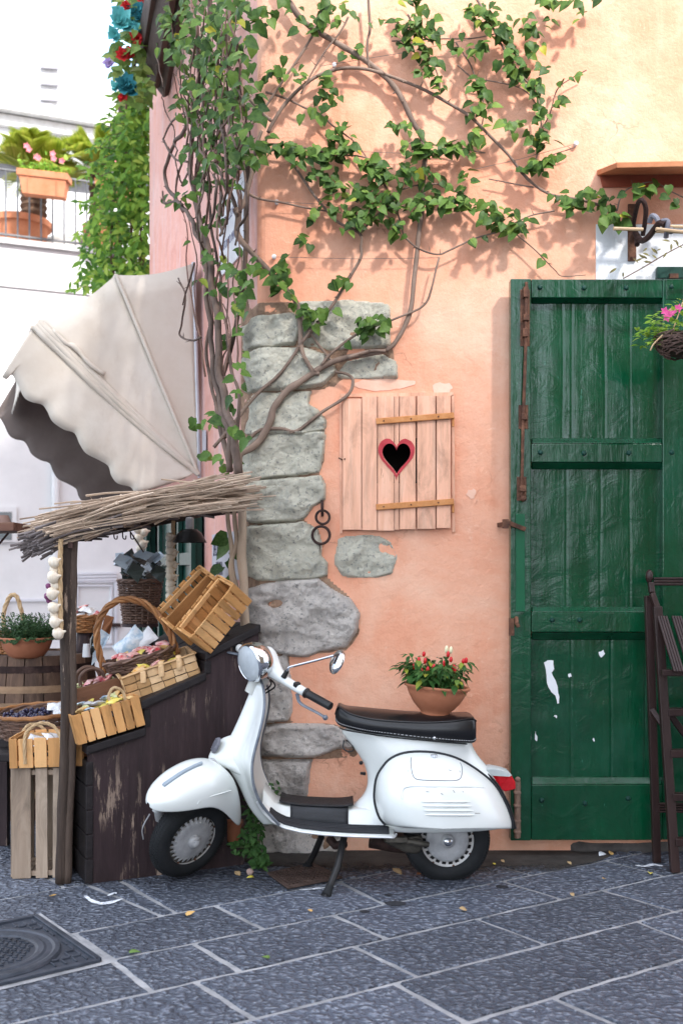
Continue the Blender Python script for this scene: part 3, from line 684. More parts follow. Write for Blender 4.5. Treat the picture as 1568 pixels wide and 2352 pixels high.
# ================================================================== THE SCOOTER
YS = 4.80
mw = Mt('cream_white_enamel', .22, coat=.7, coat_r=.08)
cw = mw.mix(mw.ramp(mw.noise(2.5, 5, .6), [(.35, 0.), (.7, 1.)]), (.71, .735, .70), (.76, .78, .765))
cw = mw.mix(mw.ramp(mw.noise(22, 8, .75, (1, 1, 1.6)), [(.70, 0.), (.735, .55)]), cw, (.36, .33, .28))
mw.col(cw); mw.bump(mw.noise(6, 3, .5), .05, .01)
m_enamel = mw.m
m_chrome = simple('chrome', (.62, .64, .67), None, .07, metal=1)
m_alloy = simple('cast_alloy', (.32, .32, .33), (.50, .50, .50), .4, 20, metal=.1, bump=.2, bs=60)
m_rim = simple('rusty_silver_rim', (.42, .39, .36), (.72, .71, .70), .4, 9, metal=.1, bump=.2, bs=50)
m_tyre = simple('tyre_rubber', (.008, .009, .010), (.019, .020, .022), .72, 9, bump=.3, bs=80)
m_rubber = simple('grey_rubber', (.014, .015, .017), (.042, .044, .050), .55, 12, bump=.3, bs=70, st=(.4, 2, 2))
m_leather = simple('black_leatherette', (.005, .005, .006), (.010, .010, .012), .30, 5, bump=.22, bs=70, d=.002, coat=.15, spec=.35)
m_trim = simple('grey_edge_trim', (.10, .115, .14), (.20, .22, .25), .38, 20, metal=.4)
m_bluegrey = simple('blue_grey_plastic', (.26, .31, .36), (.33, .38, .43), .4, 8)
m_blackpaint = simple('black_frame_paint', (.012, .012, .013), (.025, .024, .024), .35, 14)
m_grease = simple('greasy_metal', (.045, .040, .034), (.15, .135, .11), .5, 16, metal=.5, bump=.3)
mg = Mt('lamp_glass', .34, coat=.12, coat_r=.05); mg.col(mg.ramp(mg.noise(4, 4, .6), [(.3, (.30, .335, .36)), (.7, (.56, .60, .63))]))
mg.bump(mg.noise(6, 2, .4, (26, 26, .6)), .6, .004); m_lens = mg.m
m_red = simple('red_lamp_lens', (.42, .004, .008), (.60, .012, .02), .18, 30, coat=.5, bump=.3, bs=120)
m_stitch = simple('pale_thread', (.35, .35, .36), None, .8)

scoot = thing('scooter', 'white vintage motor scooter on its stand, front wheel turned, by the stone corner', 'scooter', V((P(760, 1900, YS).x, YS, 0)))
A_ = P(604, 1545, YS); ax = V((.47, 0, .88)).normalized()
ST = Matrix.Translation(A_) @ Matrix.Rotation(R(47), 4, ax) @ Matrix.Translation(-A_)
def turn(mb): mb.v = [ST @ p for p in mb.v]; return mb

# ---- wheels
def wheel(prefix, c, M, seed):
    """M: local frame, x = axle pointing at the viewer"""
    wl = MB(); rr, rw = .142, .046
    prof = []
    for k in range(25):                              # tyre cross section
        a = -2.35 + 4.7 * k / 24
        prof.append((rr + .010 + .044 * math.cos(a) * (1 if abs(a) > .9 else 1.02), .046 * math.sin(a)))
    wl.lathe(prof, 64, M)
    ty = wl.build(prefix, m_tyre, scoot, sharp=180)
    tr = MB()
    for k in range(84):                              # tread blocks in zig-zag rows
        a = 2*math.pi*k/84
        for j, zz in enumerate((-.030, -.016, -.002, .012, .026)):
            a2 = a + (.5 if j % 2 else 0) * 2*math.pi/84
            rb = rr + .010 + .044 * math.cos(math.asin(max(-1, min(1, zz/.046)))) - .0005
            X = V((math.cos(a2), math.sin(a2), 0)); T = V((-math.sin(a2), math.cos(a2), 0)); N = (X * math.cos(zz/.046) + V((0, 0, math.sin(zz/.046)))).normalized()
            B = N.cross(T)
            p = X * rb + V((0, 0, zz))
            q = [p + T*.0046 + B*(.0062) , p - T*.0030 + B*.0062, p - T*.0046 - B*.0062, p + T*.0030 - B*.0062]
            tr.add([M @ (v_ - N*.003) for v_ in q] + [M @ (v_ + N*.0035) for v_ in q], [(4,5,6,7),(0,1,5,4),(1,2,6,5),(2,3,7,6),(3,0,4,7)])
    tr.build('tread', m_tyre, ty, smooth=False)
    rm = MB(); rm.lathe([(.156, .030), (.160, .040), (.152, .045), (.143, .040), (.136, .030), (.128, .022), (.112, .018), (.104, .016), (.0, .014)], 64, M); rm.lathe([(.156, -.030), (.160, -.040), (.150, -.043), (.13, -.02), (.0, -.015)], 48, M)
    rmo = rm.build('rim', m_rim, ty)
    hub = MB(); hub.lathe([(.098, .012), (.098, .030), (.092, .036), (.07, .038), (.035, .040), (.0, .040)], 48, M); hub.lathe([(.032, .036), (.032, .050), (.026, .058), (.014, .063), (0, .064)], 24, M)
    hub.build('hub', m_alloy, ty)
    cap = MB(); cap.lathe([(.020, .055), (.019, .066), (.012, .072), (0, .074)], 20, M); cap.build('hub_cap', m_chrome if seed else m_alloy, ty)
    fn_ = MB()
    for k in range(26):
        a = 2*math.pi*k/26
        X = V((math.cos(a), math.sin(a), 0)); T = V((-math.sin(a), math.cos(a), 0)); Z = V((0, 0, 1))
        q = [X*.090 + T*.008 + Z*.036, X*.116 + T*.010 + Z*.020, X*.116 - T*.002 + Z*.026, X*.090 - T*.001 + Z*.0405]
        fn_.add([M @ v_ for v_ in q] + [M @ (v_ - Z*.010) for v_ in q], [(0,1,2,3),(7,6,5,4),(0,4,5,1),(1,5,6,2),(2,6,7,3),(3,7,4,0)])
    if seed:
        fn_ = MB()
        for k in range(22):
            a = 2*math.pi*k/22; X = V((math.cos(a), math.sin(a), 0)); T = V((-math.sin(a), math.cos(a), 0))
            fn_.add([M @ (X*r_ + T*w_ + V((0, 0, .0245 + (.112 - r_)*.6))) for r_, w_ in ((.098, -.009), (.112, -.009), (.112, .009), (.098, .009))], [(0, 1, 2, 3)])
    fn_.build('cooling_slots' if seed else 'cooling_fins', m_blackpaint if seed else m_alloy, ty, smooth=False)
    if not seed:
        rc0 = MB(); rc0.lathe([(.086, .0225), (.121, .0235)], 48, M); rc0.build('fin_recess', m_grease, ty)
    nb = MB()
    for k in range(8):
        a = 2*math.pi*(k+.3)/8; nb.sphere(V((.122*math.cos(a), .122*math.sin(a), .024)), .006, 8, M)
    nb.build('wheel_nuts', m_rust, ty)
    return ty
fx = frame(V((0, 0, 0)), (1, 0, 0), (0, -1, 0))
WF0 = ST.inverted() @ P(434, 1922, YS - .04)
wheel('front_wheel', None, ST @ Matrix.Translation(WF0) @ fx, 0)
WR = P(1025, 1926, YS); wheel('rear_wheel', None, Matrix.Translation(WR) @ fx, 1)

# ---- front mudguard (turned with the fork)
mbf = MB(); st = [(.232, .252, .240, .010), (.222, .275, .236, .040), (.200, .296, .236, .066), (.165, .315, .238, .090), (.12, .336, .238, .110), (.07, .354, .236, .120), (.02, .366, .232, .124), (-.03, .372, .220, .125), (-.085, .366, .180, .124), (-.13, .345, .126, .120), (-.17, .305, .076, .112), (-.20, .240, .048, .100), (-.222, .160, .040, .085), (-.228, .10, .046, .075)]
rings = []
for s_, zt_, zb, hw in st:
    r_ = []
    for k in range(21):
        t = k / 20; a = math.pi * t
        x = math.cos(a); z = math.sin(a)
        ex = .62
        yy = hw * math.copysign(abs(x)**ex, x); zz = zb + (zt_ - zb) * abs(z)**.72
        r_.append(WF0 + V((-s_, -yy, zz)))
    rings.append(r_)
mbf.loft(rings, False, False); turn(mbf)
fender = mbf.build('mudguard', m_enamel, scoot, sub=1, solid=.004, sharp=180)
cr_ = MB(); pr = [(.165, .312), (.13, .328), (.09, .345), (.05, .357), (.01, .366), (-.03, .371)]
rings = []
for i, (s_, z_) in enumerate(pr):
    c = WF0 + V((-s_, 0, z_)); h_ = .020 * (1 - .15*i/5); w_ = .013 - .001*i
    rings.append([c + V((0, -w_, -.008)), c + V((.004, -w_*.75, h_*.8)), c + V((.004, w_*.75, h_*.8)), c + V((0, w_, -.008))])
cr_.loft(rings, True, True); turn(cr_); cr_.build('mudguard_crest', m_bluegrey, fender, smooth=False, bevel=.002)
rg = MB(); pts = []
for (s_, z_) in ((.06, .262), (.05, .274), (.02, .280), (-.02, .282), (-.07, .280), (-.12, .276)):
    for (a0, b0, zt_, zb, hw) in [(st[i][0], st[i+1][0], st[i][1], st[i][2], st[i][3]) for i in range(len(st)-1)]:
        if b0 <= s_ <= a0: break
    q = (z_ - zb) / (zt_ - zb); ang = math.asin(min(1, q**(1/.72))); yy = hw * abs(math.cos(ang))**.62
    pts.append(WF0 + V((-s_, -yy - .001, z_)))
rg.tube(cr(pts, 4), .0028, 8); turn(rg); rg.build('mudguard_ridge', m_enamel, fender)
fk = MB(); fk.tube([WF0 + V((.02, .075, .0)), WF0 + V((.06, .075, .12)), WF0 + V((.09, .03, .28)), A_ + ax * -.45], [.022, .026, .03, .03], 10)
fk.tube([WF0 + V((-.165, -.01, .27)), WF0 + V((-.185, -.01, .235)), WF0 + V((-.195, -.01, .205))], [.026, .022, .018], 12)
fk.tube([WF0 + V((-.02, .06, .02)), WF0 + V((-.12, .07, .10)), WF0 + V((-.15, .05, .2))], .022, 10)
fk.tube(cr([WF0 + V((-.20, .03, .17)), WF0 + V((-.225, .04, .10)), WF0 + V((-.21, .05, .03))], 5), .003, 6)
turn(fk); fk.build('fork', m_alloy, scoot)

# ---- leg shield
ls = MB(); LS = [  # py, nose px, edge px, half width
    (1566, 585, 600, .040), (1576, 580, 604, .075), (1595, 572, 607, .115), (1620, 562, 607.5, .145), (1650, 549, 604, .170), (1680, 535, 597, .188), (1700, 524, 592, .198),
    (1722, 511, 586, .207), (1745, 506, 581, .215), (1770, 528, 579, .222), (1800, 548, 582, .226), (1830, 560, 592, .226), (1855, 572, 606, .224), (1878, 590, 626, .220), (1895, 606, 642, .214)]
rings = []
for py, xn, xe, hw in LS:
    ctr = P(xn, py, YS); ed = P(xe, py, YS - hw); ring = []
    fl = max(0, min(1, (py - 1560) / 180)); nose = .050 * (1 if py < 1745 else 1.15)
    for k in range(-16, 17):
        t = abs(k) / 16; tt = t
        y = hw * tt
        z = ctr.z + (ed.z - ctr.z) * tt
        # column bulge then a nearly flat wing, lip bends back
        g = 1 - math.exp(-(y / (nose)) ** 2 * 1.1); g0 = 1 - math.exp(-(hw / nose) ** 2 * 1.1)
        base = .60 + .40 * tt ** 2.2
        x = ctr.x + (ed.x - ctr.x) * (g / g0) * base
        ring.append(V((x, YS - math.copysign(y, -k if k else 1) * (1 if k else 0) if k else YS, z)))
    rings.append(ring)
ls.loft(rings, False, False); leg = ls.build('leg_shield', m_enamel, scoot, sub=1, solid=.004, sharp=180)
eg = MB(); eg.tube(cr([P(xe, py, YS - hw - .002) for py, xn, xe, hw in LS], 3), [.0065] * (len(LS)*3-2), 8); eg.tube(cr([V((P(xe, py, YS - hw).x, YS + hw, P(xe, py, YS - hw).z)) for py, xn, xe, hw in LS], 3), .0065, 8)
eg.tube(cr([P(600, 1566, YS - .04), P(592, 1560, YS - .01), V((P(592, 1560, YS).x, YS + .01, P(592, 1560, YS).z)), V((P(600, 1566, YS - .04).x, YS + .04, P(600, 1566, YS - .04).z))], 4), .0065, 8)
eg.build('edge_trim', m_trim, leg)
# horn casing and badge on the nose
hc = MB(); HC = [(1688, 534, .018), (1694, 512, .034), (1706, 497, .044), (1722, 486, .052), (1738, 478, .056), (1746, 478, .056), (1753, 492, .062), (1762, 518, .066), (1775, 542, .070)]
rings = []
for py, xn, hw in HC:
    c = P(xn, py, YS); xb = P(575, py, YS).x; ring = []
    for k in range(-8, 9):
        t = abs(k)/8; y = hw * math.sin(t * math.pi/2); x = c.x + (xb - c.x) * (1 - math.cos(t * math.pi/2)) ; ring.append(V((x, YS - y * (1 if k < 0 else -1), c.z)))
    rings.append(ring)
hc.loft(rings, False, False); horn = hc.build('horn_casing', m_enamel, leg, sub=1, solid=.003, sharp=180)
hgm = frame(P(496, 1712, YS - .038), (.42, -.20, .88), (-.84, -.50, .28)); hgr = MB()
hgr.lathe([(.0, .006), (.012, .007), (.018, .005), (.030, .008), (.036, .004), (.037, -.006)], 24, hgm @ Matrix.Diagonal((1.1, .62, 1, 1)))
for k in range(-3, 4): hgr.box((k * .009, 0, .008), (.003, .03, .004), hgm)
hgr.build('horn_grille', m_greyiron, leg)

# ---- floor board with centre tunnel
fb = MB(); FL = [(600, 1858, .06, 0), (625, 1884, .05, .06), (650, 1898, .065, .10), (690, 1908, .075, .11), (740, 1914, .082, .11), (800, 1918, .085, .11), (860, 1920, .090, .11), (905, 1921, .095, .11)]
rings = []
for px, py, th, tw in FL:
    e = P(px, py, YS - .205); z0 = e.z; X = e.x; ring = []
    for y, dz in ((-.205, -.010), (-.203, .004), (-.185, .010), (-.135, .016), (-.110, .024), (-.092, th*.92), (-.075, th), (0, th*1.03), (.075, th), (.092, th*.92), (.110, .024), (.185, .01), (.205, 0)):
        ring.append(V((X, YS + y, z0 + dz)))
    rings.append(ring)
fb.loft(rings, False, False); fl = fb.build('floorboard', m_enamel, scoot, solid=.004, sharp=60)
ru_ = MB(); rings = []
def FY(px, y, dz):                                   # a point over the floor profile
    xs = [a[0] for a in FL]; i = max(0, min(len(xs)-2, sum(1 for x in xs if x <= px) - 1)); t = (px - xs[i]) / (xs[i+1] - xs[i])
    e = P(FL[i][0], FL[i][1], YS - .205).lerp(P(FL[i+1][0], FL[i+1][1], YS - .205), t); th = FL[i][2] + (FL[i+1][2] - FL[i][2]) * t
    return V((e.x, YS + y, e.z)), th, e.z
for y in (-.196, -.180, -.163, -.146, -.130):
    pts = []
    for px in range(618, 906, 12):
        p, th, z0 = FY(px, y, 0); pts.append(V((p.x, y + YS, z0 + .012 + .012 * (y + .2) / .07)))
    ru_.tube(pts, .0085, 6, flat=.7)
rs = ru_.build('rubber_strips', m_rubber, fl)
al = MB(); pts = [FY(px, -.206, 0)[0] + V((0, 0, -.004)) for px in range(604, 907, 10)]; al.tube(cr([P(590, 1842, YS - .215)] + pts + [pts[-1] + V((.012, .02, .01))], 2), .0055, 6); al.build('edge_moulding', simple('pale_alloy_edge', (.55, .56, .57), (.7, .7, .7), .35, 20, metal=.4), fl)
mt = MB(); rings = []
for i in range(13):
    px = 664 + (800 - 664) * i / 12; ring = []
    for y, f in ((-.118, .20), (-.104, .45), (-.097, .93), (-.075, 1.0), (0, 1.04), (.07, 1.02), (.085, .9)):
        p, th, z0 = FY(px, y, 0); ring.append(V((p.x, YS + y, z0 + th * f + .006)))
    rings.append(ring)
mt.loft(rings, False, False); mat_ = mt.build('floor_mat', m_rubber, fl, solid=.006, sharp=180)
mt2 = MB(); rings = []
for i in range(15):
    px = 638 + (812 - 638) * i / 14; ring = []; lift = .018 * max(0, (i - 10) / 4) ** 2 + .010 * max(0, (3 - i) / 3) ** 2
    for y in (-.092, -.06, 0, .06, .09):
        p, th, z0 = FY(px, y, 0); ring.append(V((p.x, YS + y, z0 + th * 1.04 + .009 + lift * .6)))
    rings.append(ring)
mt2.loft(rings, False, False); mt2.build('mat_tread', simple('pimpled_rubber', (.016, .016, .018), (.035, .035, .038), .6, 20, bump=1, bs=260, d=.004), mat_, solid=.005, sharp=180)
bp = MB(); bp.tube([P(640, 1856, YS + .02), P(652, 1844, YS + .05), P(664, 1833, YS + .09)], [.012, .013, .016], 8, flat=.6); bp.build('brake_pedal', m_alloy, scoot)

# ---- rear body
bd = MB(); SL = [(1668, 778, 1079, .095, .50), (1680, 783, 1080, .105, .50), (1695, 794, 1080, .112, .52), (1712, 808, 1084, .118, .55), (1732, 823, 1094, .124, .6), (1752, 835, 1112, .130, .66), (1772, 842, 1130, .134, .7), (1795, 844.5, 1145, .137, .75), (1815, 840, 1155, .139, .8), (1832, 829, 1162, .141, .85), (1846, 812, 1168, .146, .9), (1862, 800, 1172, .150, .9), (1885, 798, 1178, .152, .9), (1903, 800, 1182, .152, .9)]
rings = []
for py, xf, xr, hw, tp in SL:
    a, b = P(xf, py, YS), P(xr, py, YS); ring = []; Lx = b.x - a.x
    for k in range(40):
        an = 2*math.pi*k/40; c_, s_ = math.cos(an), math.sin(an)
        x = .5 - .5 * math.copysign(abs(c_)**.55, c_)
        y = math.copysign(abs(s_)**.62, s_)
        wx = min(1, .50 + 1.9 * x) if x < .26 else 1
        wr = 1 - max(0, (x - .45) / .55)**2 * (.45 if py > 1730 else .15)
        ring.append(V((a.x + Lx * x, YS - y * hw * wx * wr, a.z)))
    rings.append(ring)
bd.loft(rings, True, True); body = bd.build('body', m_enamel, scoot, sub=1, sharp=180)
# ---- engine cowl on the near side
CO = [(885, 1894), (872, 1878), (864, 1856), (860, 1832), (862, 1802), (867, 1782), (876, 1766), (893, 1746), (918, 1733), (950, 1727.5), (993, 1729), (1033, 1737), (1068, 1752), (1103, 1775), (1130, 1798), (1148, 1823), (1163, 1853), (1174, 1885), (1175, 1903)]
BOT = [(1150, 1904), (1108, 1904), (1060, 1904), (1008, 1904), (960, 1903), (920, 1902)]
out = [(p.x, p.y) for p in cr([(a, b, 0) for a, b in CO], 3)] + BOT
cc_ = (1010., 1903.); y_in, y_out = YS - .135, YS - .335
def cowl_y(r, ang_w): return y_in + (y_out - y_in) * (1 - r ** 3.4) ** .62 * ang_w
cm = MB(); N_ = len(out); rads = [0.0001, .2, .4, .55, .68, .78, .86, .92, .96, .985, 1.0]
rings = []
for r in rads:
    ring = []
    for (x, y) in out:
        px = cc_[0] + (x - cc_[0]) * r; py = cc_[1] + (y - cc_[1]) * r
        taper = 1 - .30 * max(0, (px - 1010) / 165) ** 1.6 - .10 * max(0, (1010 - px) / 150) ** 2 - .22 * max(0, (1860 - py) / 135) ** 1.6
        ring.append(P(px, py, cowl_y(r, taper)))
    rings.append(ring)
cm.loft(rings, True, False)
lip = [P(x, 1902 if y > 1896 else y, y_in) for x, y in out]
cowl = cm.build('engine_cowl', m_enamel, scoot, sharp=180)
def cowl_pt(px, py, off=0.):
    lo, hi = 0., 1.
    for _ in range(24):                              # how far out along the ray from the bottom centre
        m = (lo + hi) / 2; dx, dy = px - cc_[0], py - cc_[1]
        x, y = cc_[0] + dx / max(m, 1e-6), cc_[1] + dy / max(m, 1e-6)
        ins = False
        for i in range(N_):
            a, b = out[i], out[(i+1) % N_]
            if (a[1] > y) != (b[1] > y) and x < (b[0]-a[0]) * (y-a[1]) / (b[1]-a[1]) + a[0]: ins = not ins
        if ins: hi = m
        else: lo = m
    taper = 1 - .30 * max(0, (px - 1010) / 165) ** 1.6 - .10 * max(0, (1010 - px) / 150) ** 2 - .22 * max(0, (1860 - py) / 135) ** 1.6
    return P(px, py, cowl_y(hi, taper) - off)
tb = MB(); tb.tube([P(x, y, y_in - .004) for x, y in out[:len(out)-len(BOT)]], .0085, 8, flat=.9); tb.build('cowl_seal', simple('black_seal', (.018, .02, .024), None, .5), cowl)
lid = MB(); LP = cr([(944, 1740, 0), (943, 1752, 0), (946, 1775, 0), (952, 1787, 0), (965, 1791, 0), (1000, 1792.5, 0), (1040, 1793, 0), (1055, 1789, 0), (1060, 1778, 0), (1060, 1762, 0), (1056, 1752, 0)], 4)
lid.tube([cowl_pt(p.x, p.y, -.0005) for p in LP], .0022, 6)
lid.build('lid_seam', simple('lid_gap', (.22, .23, .24), None, .7), cowl)
lt_ = MB(); lt_.box((0, 0, 0), (.030, .010, .022), frame(cowl_pt(996, 1738, .004), (1, 0, 0), (0, -.5, 1))); lt_.box((0, -.008, 0), (.014, .006, .012), frame(cowl_pt(996, 1738, .004), (1, 0, 0), (0, -.5, 1))); lt_.build('lid_catch', m_chrome, cowl, smooth=False, bevel=.003)
lv = MB()
for k in range(4):
    x0 = 966 + k*3.2; y0 = 1841 + k * 10.2
    lv.tube([cowl_pt(x0 + 114 * t / 10 - (0), y0 + .8 * t / 10, .0005) for t in range(11)], [.001] + [.0048] * 9 + [.001], 8)
lv.build('cowl_ribs', m_enamel, cowl)
rg = MB(); rg.tube(cr([cowl_pt(x, y, -.003) for x, y in ((925, 1835), (923, 1818), (930, 1808), (950, 1805), (1000, 1806), (1060, 1807), (1110, 1808))], 3), .007, 8); rg.build('cowl_swage', m_enamel, cowl)
# ---- tail lamp
tl = MB(); tl.prism([P(1120, 1772, YS - .04), P(1140, 1776, YS - .045), P(1172, 1777, YS - .045), P(1183, 1797, YS - .045), P(1184, 1812, YS - .045), P(1160, 1819, YS - .04), P(1148, 1812, YS - .04)], (0, .09, 0)); tlo = tl.build('tail_lamp', m_red, scoot, smooth=False, bevel=.005)
th_ = MB(); rings = []
for y, s_ in ((-.05, 0), (-.04, .6), (-.015, 1), (.015, 1), (.04, .6), (.05, 0)):
    q = [(1108, 1764 - 6*s_), (1125, 1762 - 5*s_), (1145, 1765 - 4*s_), (1163, 1770 - 3*s_), (1171, 1776), (1165, 1779), (1128, 1777), (1112, 1772)]
    rings.append([P(a, b, YS) + V((0, y, 0)) for a, b in q])
th_.loft(rings, True, True); th_.build('lamp_hood', simple('stone_grey_paint', (.42, .46, .46), (.52, .55, .54), .35, 10), tlo, sharp=50)
fl_ = MB(); fl_.tube(cr([P(1112, 1772, YS - .05), P(1140, 1800, YS - .06), P(1160, 1835, YS - .07), P(1172, 1860, YS - .075), P(1183, 1903, YS - .075)], 5), .006, 6); fl_.build('tail_seam', m_blackpaint, body)
# ---- seat
sx = [770, 778, 800, 839, 891, 969, 1034, 1075, 1086]
nt_ = [1640, 1624, 1637, 1648.5, 1655, 1658.5, 1655.5, 1650, 1656]; ft_ = [1636, 1615, 1616, 1617.5, 1622, 1628, 1631, 1632, 1640]; nb_ = [1655, 1666, 1674, 1683, 1690, 1699.5, 1705, 1707.5, 1702]
hw_ = [.060, .085, .110, .125, .130, .130, .128, .118, .105]
sm = MB(); rings = []
sx2, nt2, ft2, nb2, hw2 = [[p.x for p in cr([(a, 0, 0) for a in L_], 3)] for L_ in (sx, nt_, ft_, nb_, hw_)]
pip, pib = [], []
for x, a, b, c, h_ in zip(sx2, nt2, ft2, nb2, hw2):
    yn, yf = YS - h_, YS + h_; X = P(x, 1650, YS).x
    def q(y, z): return V((X, y, z))
    zn = H - (a - CY) / F * yn; zf = H - (b - CY) / F * yf; zb = H - (c - CY) / F * yn; zm = max(zn, zf - .004) + .006
    ring = [q(yn + .006, zb), q(yn, zb + .006), q(yn - .004, (zb + zn) / 2), q(yn, zn - .008), q(yn + .010, zn + .001), q(yn + .05, zn + (zm - zn) * .7), q(YS, zm), q(yf - .05, zn + (zm - zn) * .7), q(yf - .01, zn), q(yf, zn - .008), q(yf + .004, (zb + zn)/2), q(yf, zb + .006), q(yf - .006, zb)]
    rings.append(ring); pip.append(q(yn + .001, zn - .001)); pib.append(q(yn - .001, zb + .012))
sm.loft(rings, True, True); seat = sm.build('seat', m_leather, scoot, sharp=70)
pp = MB(); pp.tube(pip, .0038, 6); pp.build('piping', m_leather, seat)
sg_ = MB()
for i in range(len(pib) - 1):
    for t in (0.05, .38, .72): a, b = pib[i].lerp(pib[i+1], t), pib[i].lerp(pib[i+1], t + .2); sg_.beam(a, b, .0028, .0028, (0, 1, 0))
sg_.build('stitching', m_stitch, seat, smooth=False)
sc_ = MB(); sc_.sphere(P(997, 1695, YS - .135), .008, 10); sc_.build('seat_screw', m_chrome, seat)
# hook and knobs below the seat nose
kn = MB(); kn.tube(cr([P(790, 1700, YS - .02), P(788, 1718, YS - .03), P(800, 1726, YS - .035), P(812, 1722, YS - .03), P(806, 1708, YS - .02), P(795, 1700, YS - .01)], 4), .0035, 6)
kn.sphere(P(829, 1752, YS - .05), .010, 8); kn.tube([P(838, 1777, YS - .05), P(828, 1776, YS - .06)], [.008, .006], 8); kn.build('bag_hook', m_blackpaint, body)
# ---- handlebar, headlamp, levers, mirror (turned)
ha = MB(); hc0 = A_ + V((0, 0, .040))
rings = []
def bar(y): return V((.010 + .22 * max(0, abs(y) - .04) ** 1.25, 0, -.020 - .05 * max(0, abs(y) - .05) + .045 * math.exp(-(y/.08)**2)))
for y in [-.262, -.24, -.18, -.13, -.09, -.055, -.025, 0, .025, .055, .09, .13, .18, .24, .262]:
    t = abs(y); r = .021 + .034 * math.exp(-(t/.075)**2); f = .040 * math.exp(-(t/.06)**2); rz = r * (1.0 + .25 * math.exp(-(t/.07)**2))
    c = hc0 + bar(y) + V((0, y, 0)); ring = []
    for k in range(16):
        an = 2*math.pi*k/16; ring.append(c + V((-math.cos(an) * (r + (f if math.cos(an) > 0 else 0)), 0, math.sin(an) * rz)))
    rings.append(ring)
ha.loft(rings, True, True); turn(ha); hbar = ha.build('handlebar', m_enamel, scoot, sub=1, sharp=180)
nk = MB(); nk.tube([A_ + ax * .0, A_ - ax * .05, A_ - ax * .11], [.045, .042, .036], 14); turn(nk); nk.build('steering_neck', simple('grey_white_enamel', (.48, .49, .46), (.56, .57, .54), .35, 6), hbar)
for s_ in (-1, 1):
    g_ = MB(); p0 = hc0 + bar(.26) + V((0, s_ * .26, 0)); p1 = hc0 + bar(.40) + V((0, s_ * .402, 0))
    n_ = 24; pts = [p0.lerp(p1, k/n_) for k in range(n_+1)]
    g_.tube(pts, [.024 if k in (0, 1) else (.0195 if k % 2 else .0178) for k in range(n_+1)], 16); turn(g_); g_.build('grip', m_blackpaint, hbar, sharp=60)
    l_ = MB(); a = hc0 + bar(.225) + V((-.012, s_ * .225, -.022)); b = p0 + V((-.048, s_ * .03, -.028)); c = p1 + V((-.045, -s_ * .03, -.035)); d = p1 + V((-.035, s_ * .012, -.040))
    l_.tube(cr([a, b, c, d], 5), [.009, .008, .007, .007], 8, flat=.75); l_.sphere(d, .0125, 10); turn(l_); l_.build('lever', m_trim, hbar)
hl_ = MB(); hlc = hc0 + V((-.048, 0, .028)); hM = ST @ frame(hlc, (0, -1, 0), (-1, 0, -.06))
hM = hM @ Matrix.Diagonal((1.19, 1.19, 1.0, 1)); hl_.lathe([(.060, -.045), (.073, -.024), (.0765, .0), (.0765, .030), (.074, .041), (.069, .045), (.0665, .041)], 48, hM); hlo = hl_.build('headlamp', m_chrome, scoot, sharp=60)
ln = MB(); ln.lathe([(.067, .041), (.060, .049), (.045, .056), (.022, .060), (0, .061)], 40, hM); ln.build('lens', m_lens, hlo)
rf_ = MB(); rf_.lathe([(.066, .036), (.055, .012), (.035, -.008), (.012, -.016), (0, -.016)], 32, hM); rf_.sphere((0, 0, .004), .012, 10, hM); rf_.build('reflector', simple('mirror_reflector', (.80, .82, .85), None, .22, metal=.9), hlo)
mr = MB(); m0 = P(651, 1556, YS - .10); m1 = P(663, 1534, YS - .11); m2 = P(762, 1507, YS - .14)
mr.tube([m0, m0.lerp(m1, .7)], [.014, .010], 10)
mro = mr.build('mirror', m_blackpaint, scoot)
ms_ = MB(); ms_.tube(cr([m0.lerp(m1, .6), m1, m1.lerp(m2, .12) + V((0, 0, .002)), m1.lerp(m2, .6), m2 + V((.008, 0, .002))], 4), .0055, 8); ms_.build('mirror_stem', m_chrome, mro)
mm = MB(); mM = frame(P(772, 1519, YS - .14), (.25, .45, .87), (-.80, -.55, .22)); mm.lathe([(0, .016), (.02, .015), (.038, .010), (.050, .002), (.054, -.006), (.052, -.010), (0, -.009)], 36, mM @ Matrix.Diagonal((1.12, .92, 1, 1))); mm.build('mirror_glass', m_chrome, mro, sharp=60)
# ---- stand, engine, exhaust
for (a, b, c) in (((790, 1922, YS - .10), (775, 1990, YS - .19), (747, 2062, 4.53)), ((738, 1922, YS + .03), (722, 1960, YS + .10), (704, 1994, 4.975))):
    s_ = MB(); s_.tube([P(*a), P(*b), P(*c)], .0155, 10); so2 = s_.build('stand_leg', m_blackpaint, scoot)
    f_ = MB(); p = P(*b).lerp(P(*c), .62); e = P(*c); f_.tube([p, p.lerp(e, .4), p.lerp(e, .85), V((e.x, e.y, max(0.007, e.z - .005)))], [.018, .019, .025, .022], 10); f_.build('rubber_foot', m_tyre, so2)
en = MB(); rings = []
for px, a, b, h_ in ((880, 1921, 1930, .05), (900, 1920, 1940, .07), (930, 1915, 1952, .08), (955, 1910, 1955, .08), (968, 1915, 1945, .07)):
    rings.append([P(px, a, YS) + V((0, -h_, 0)), P(px, a, YS) + V((0, h_, 0)), P(px, b, YS) + V((0, h_ * .7, 0)), P(px, b, YS) + V((0, -h_ * .7, 0))])
en.loft(rings, True, True); en.build('engine_case', m_grease, scoot, bevel=.012, smooth=True)
ar = MB(); ar.tube([P(930, 1932, YS - .10), P(985, 1940, YS - .10)], [.016, .013], 10); ar.box(P(910, 1928, YS - .11), (.10, .03, .025)); ar.build('kick_lever', m_grease, scoot, bevel=.004)
sh_ = MB(); sh_.tube([P(756, 1925, YS - .02), P(770, 1942, YS - .05), P(792, 1938, YS - .08)], .02, 8); sh_.tube([P(850, 1930, YS + .02), P(900, 1940, YS + .03), P(960, 1946, YS + .05)], .035, 10); sh_.build('exhaust_pipe', m_iron, scoot)

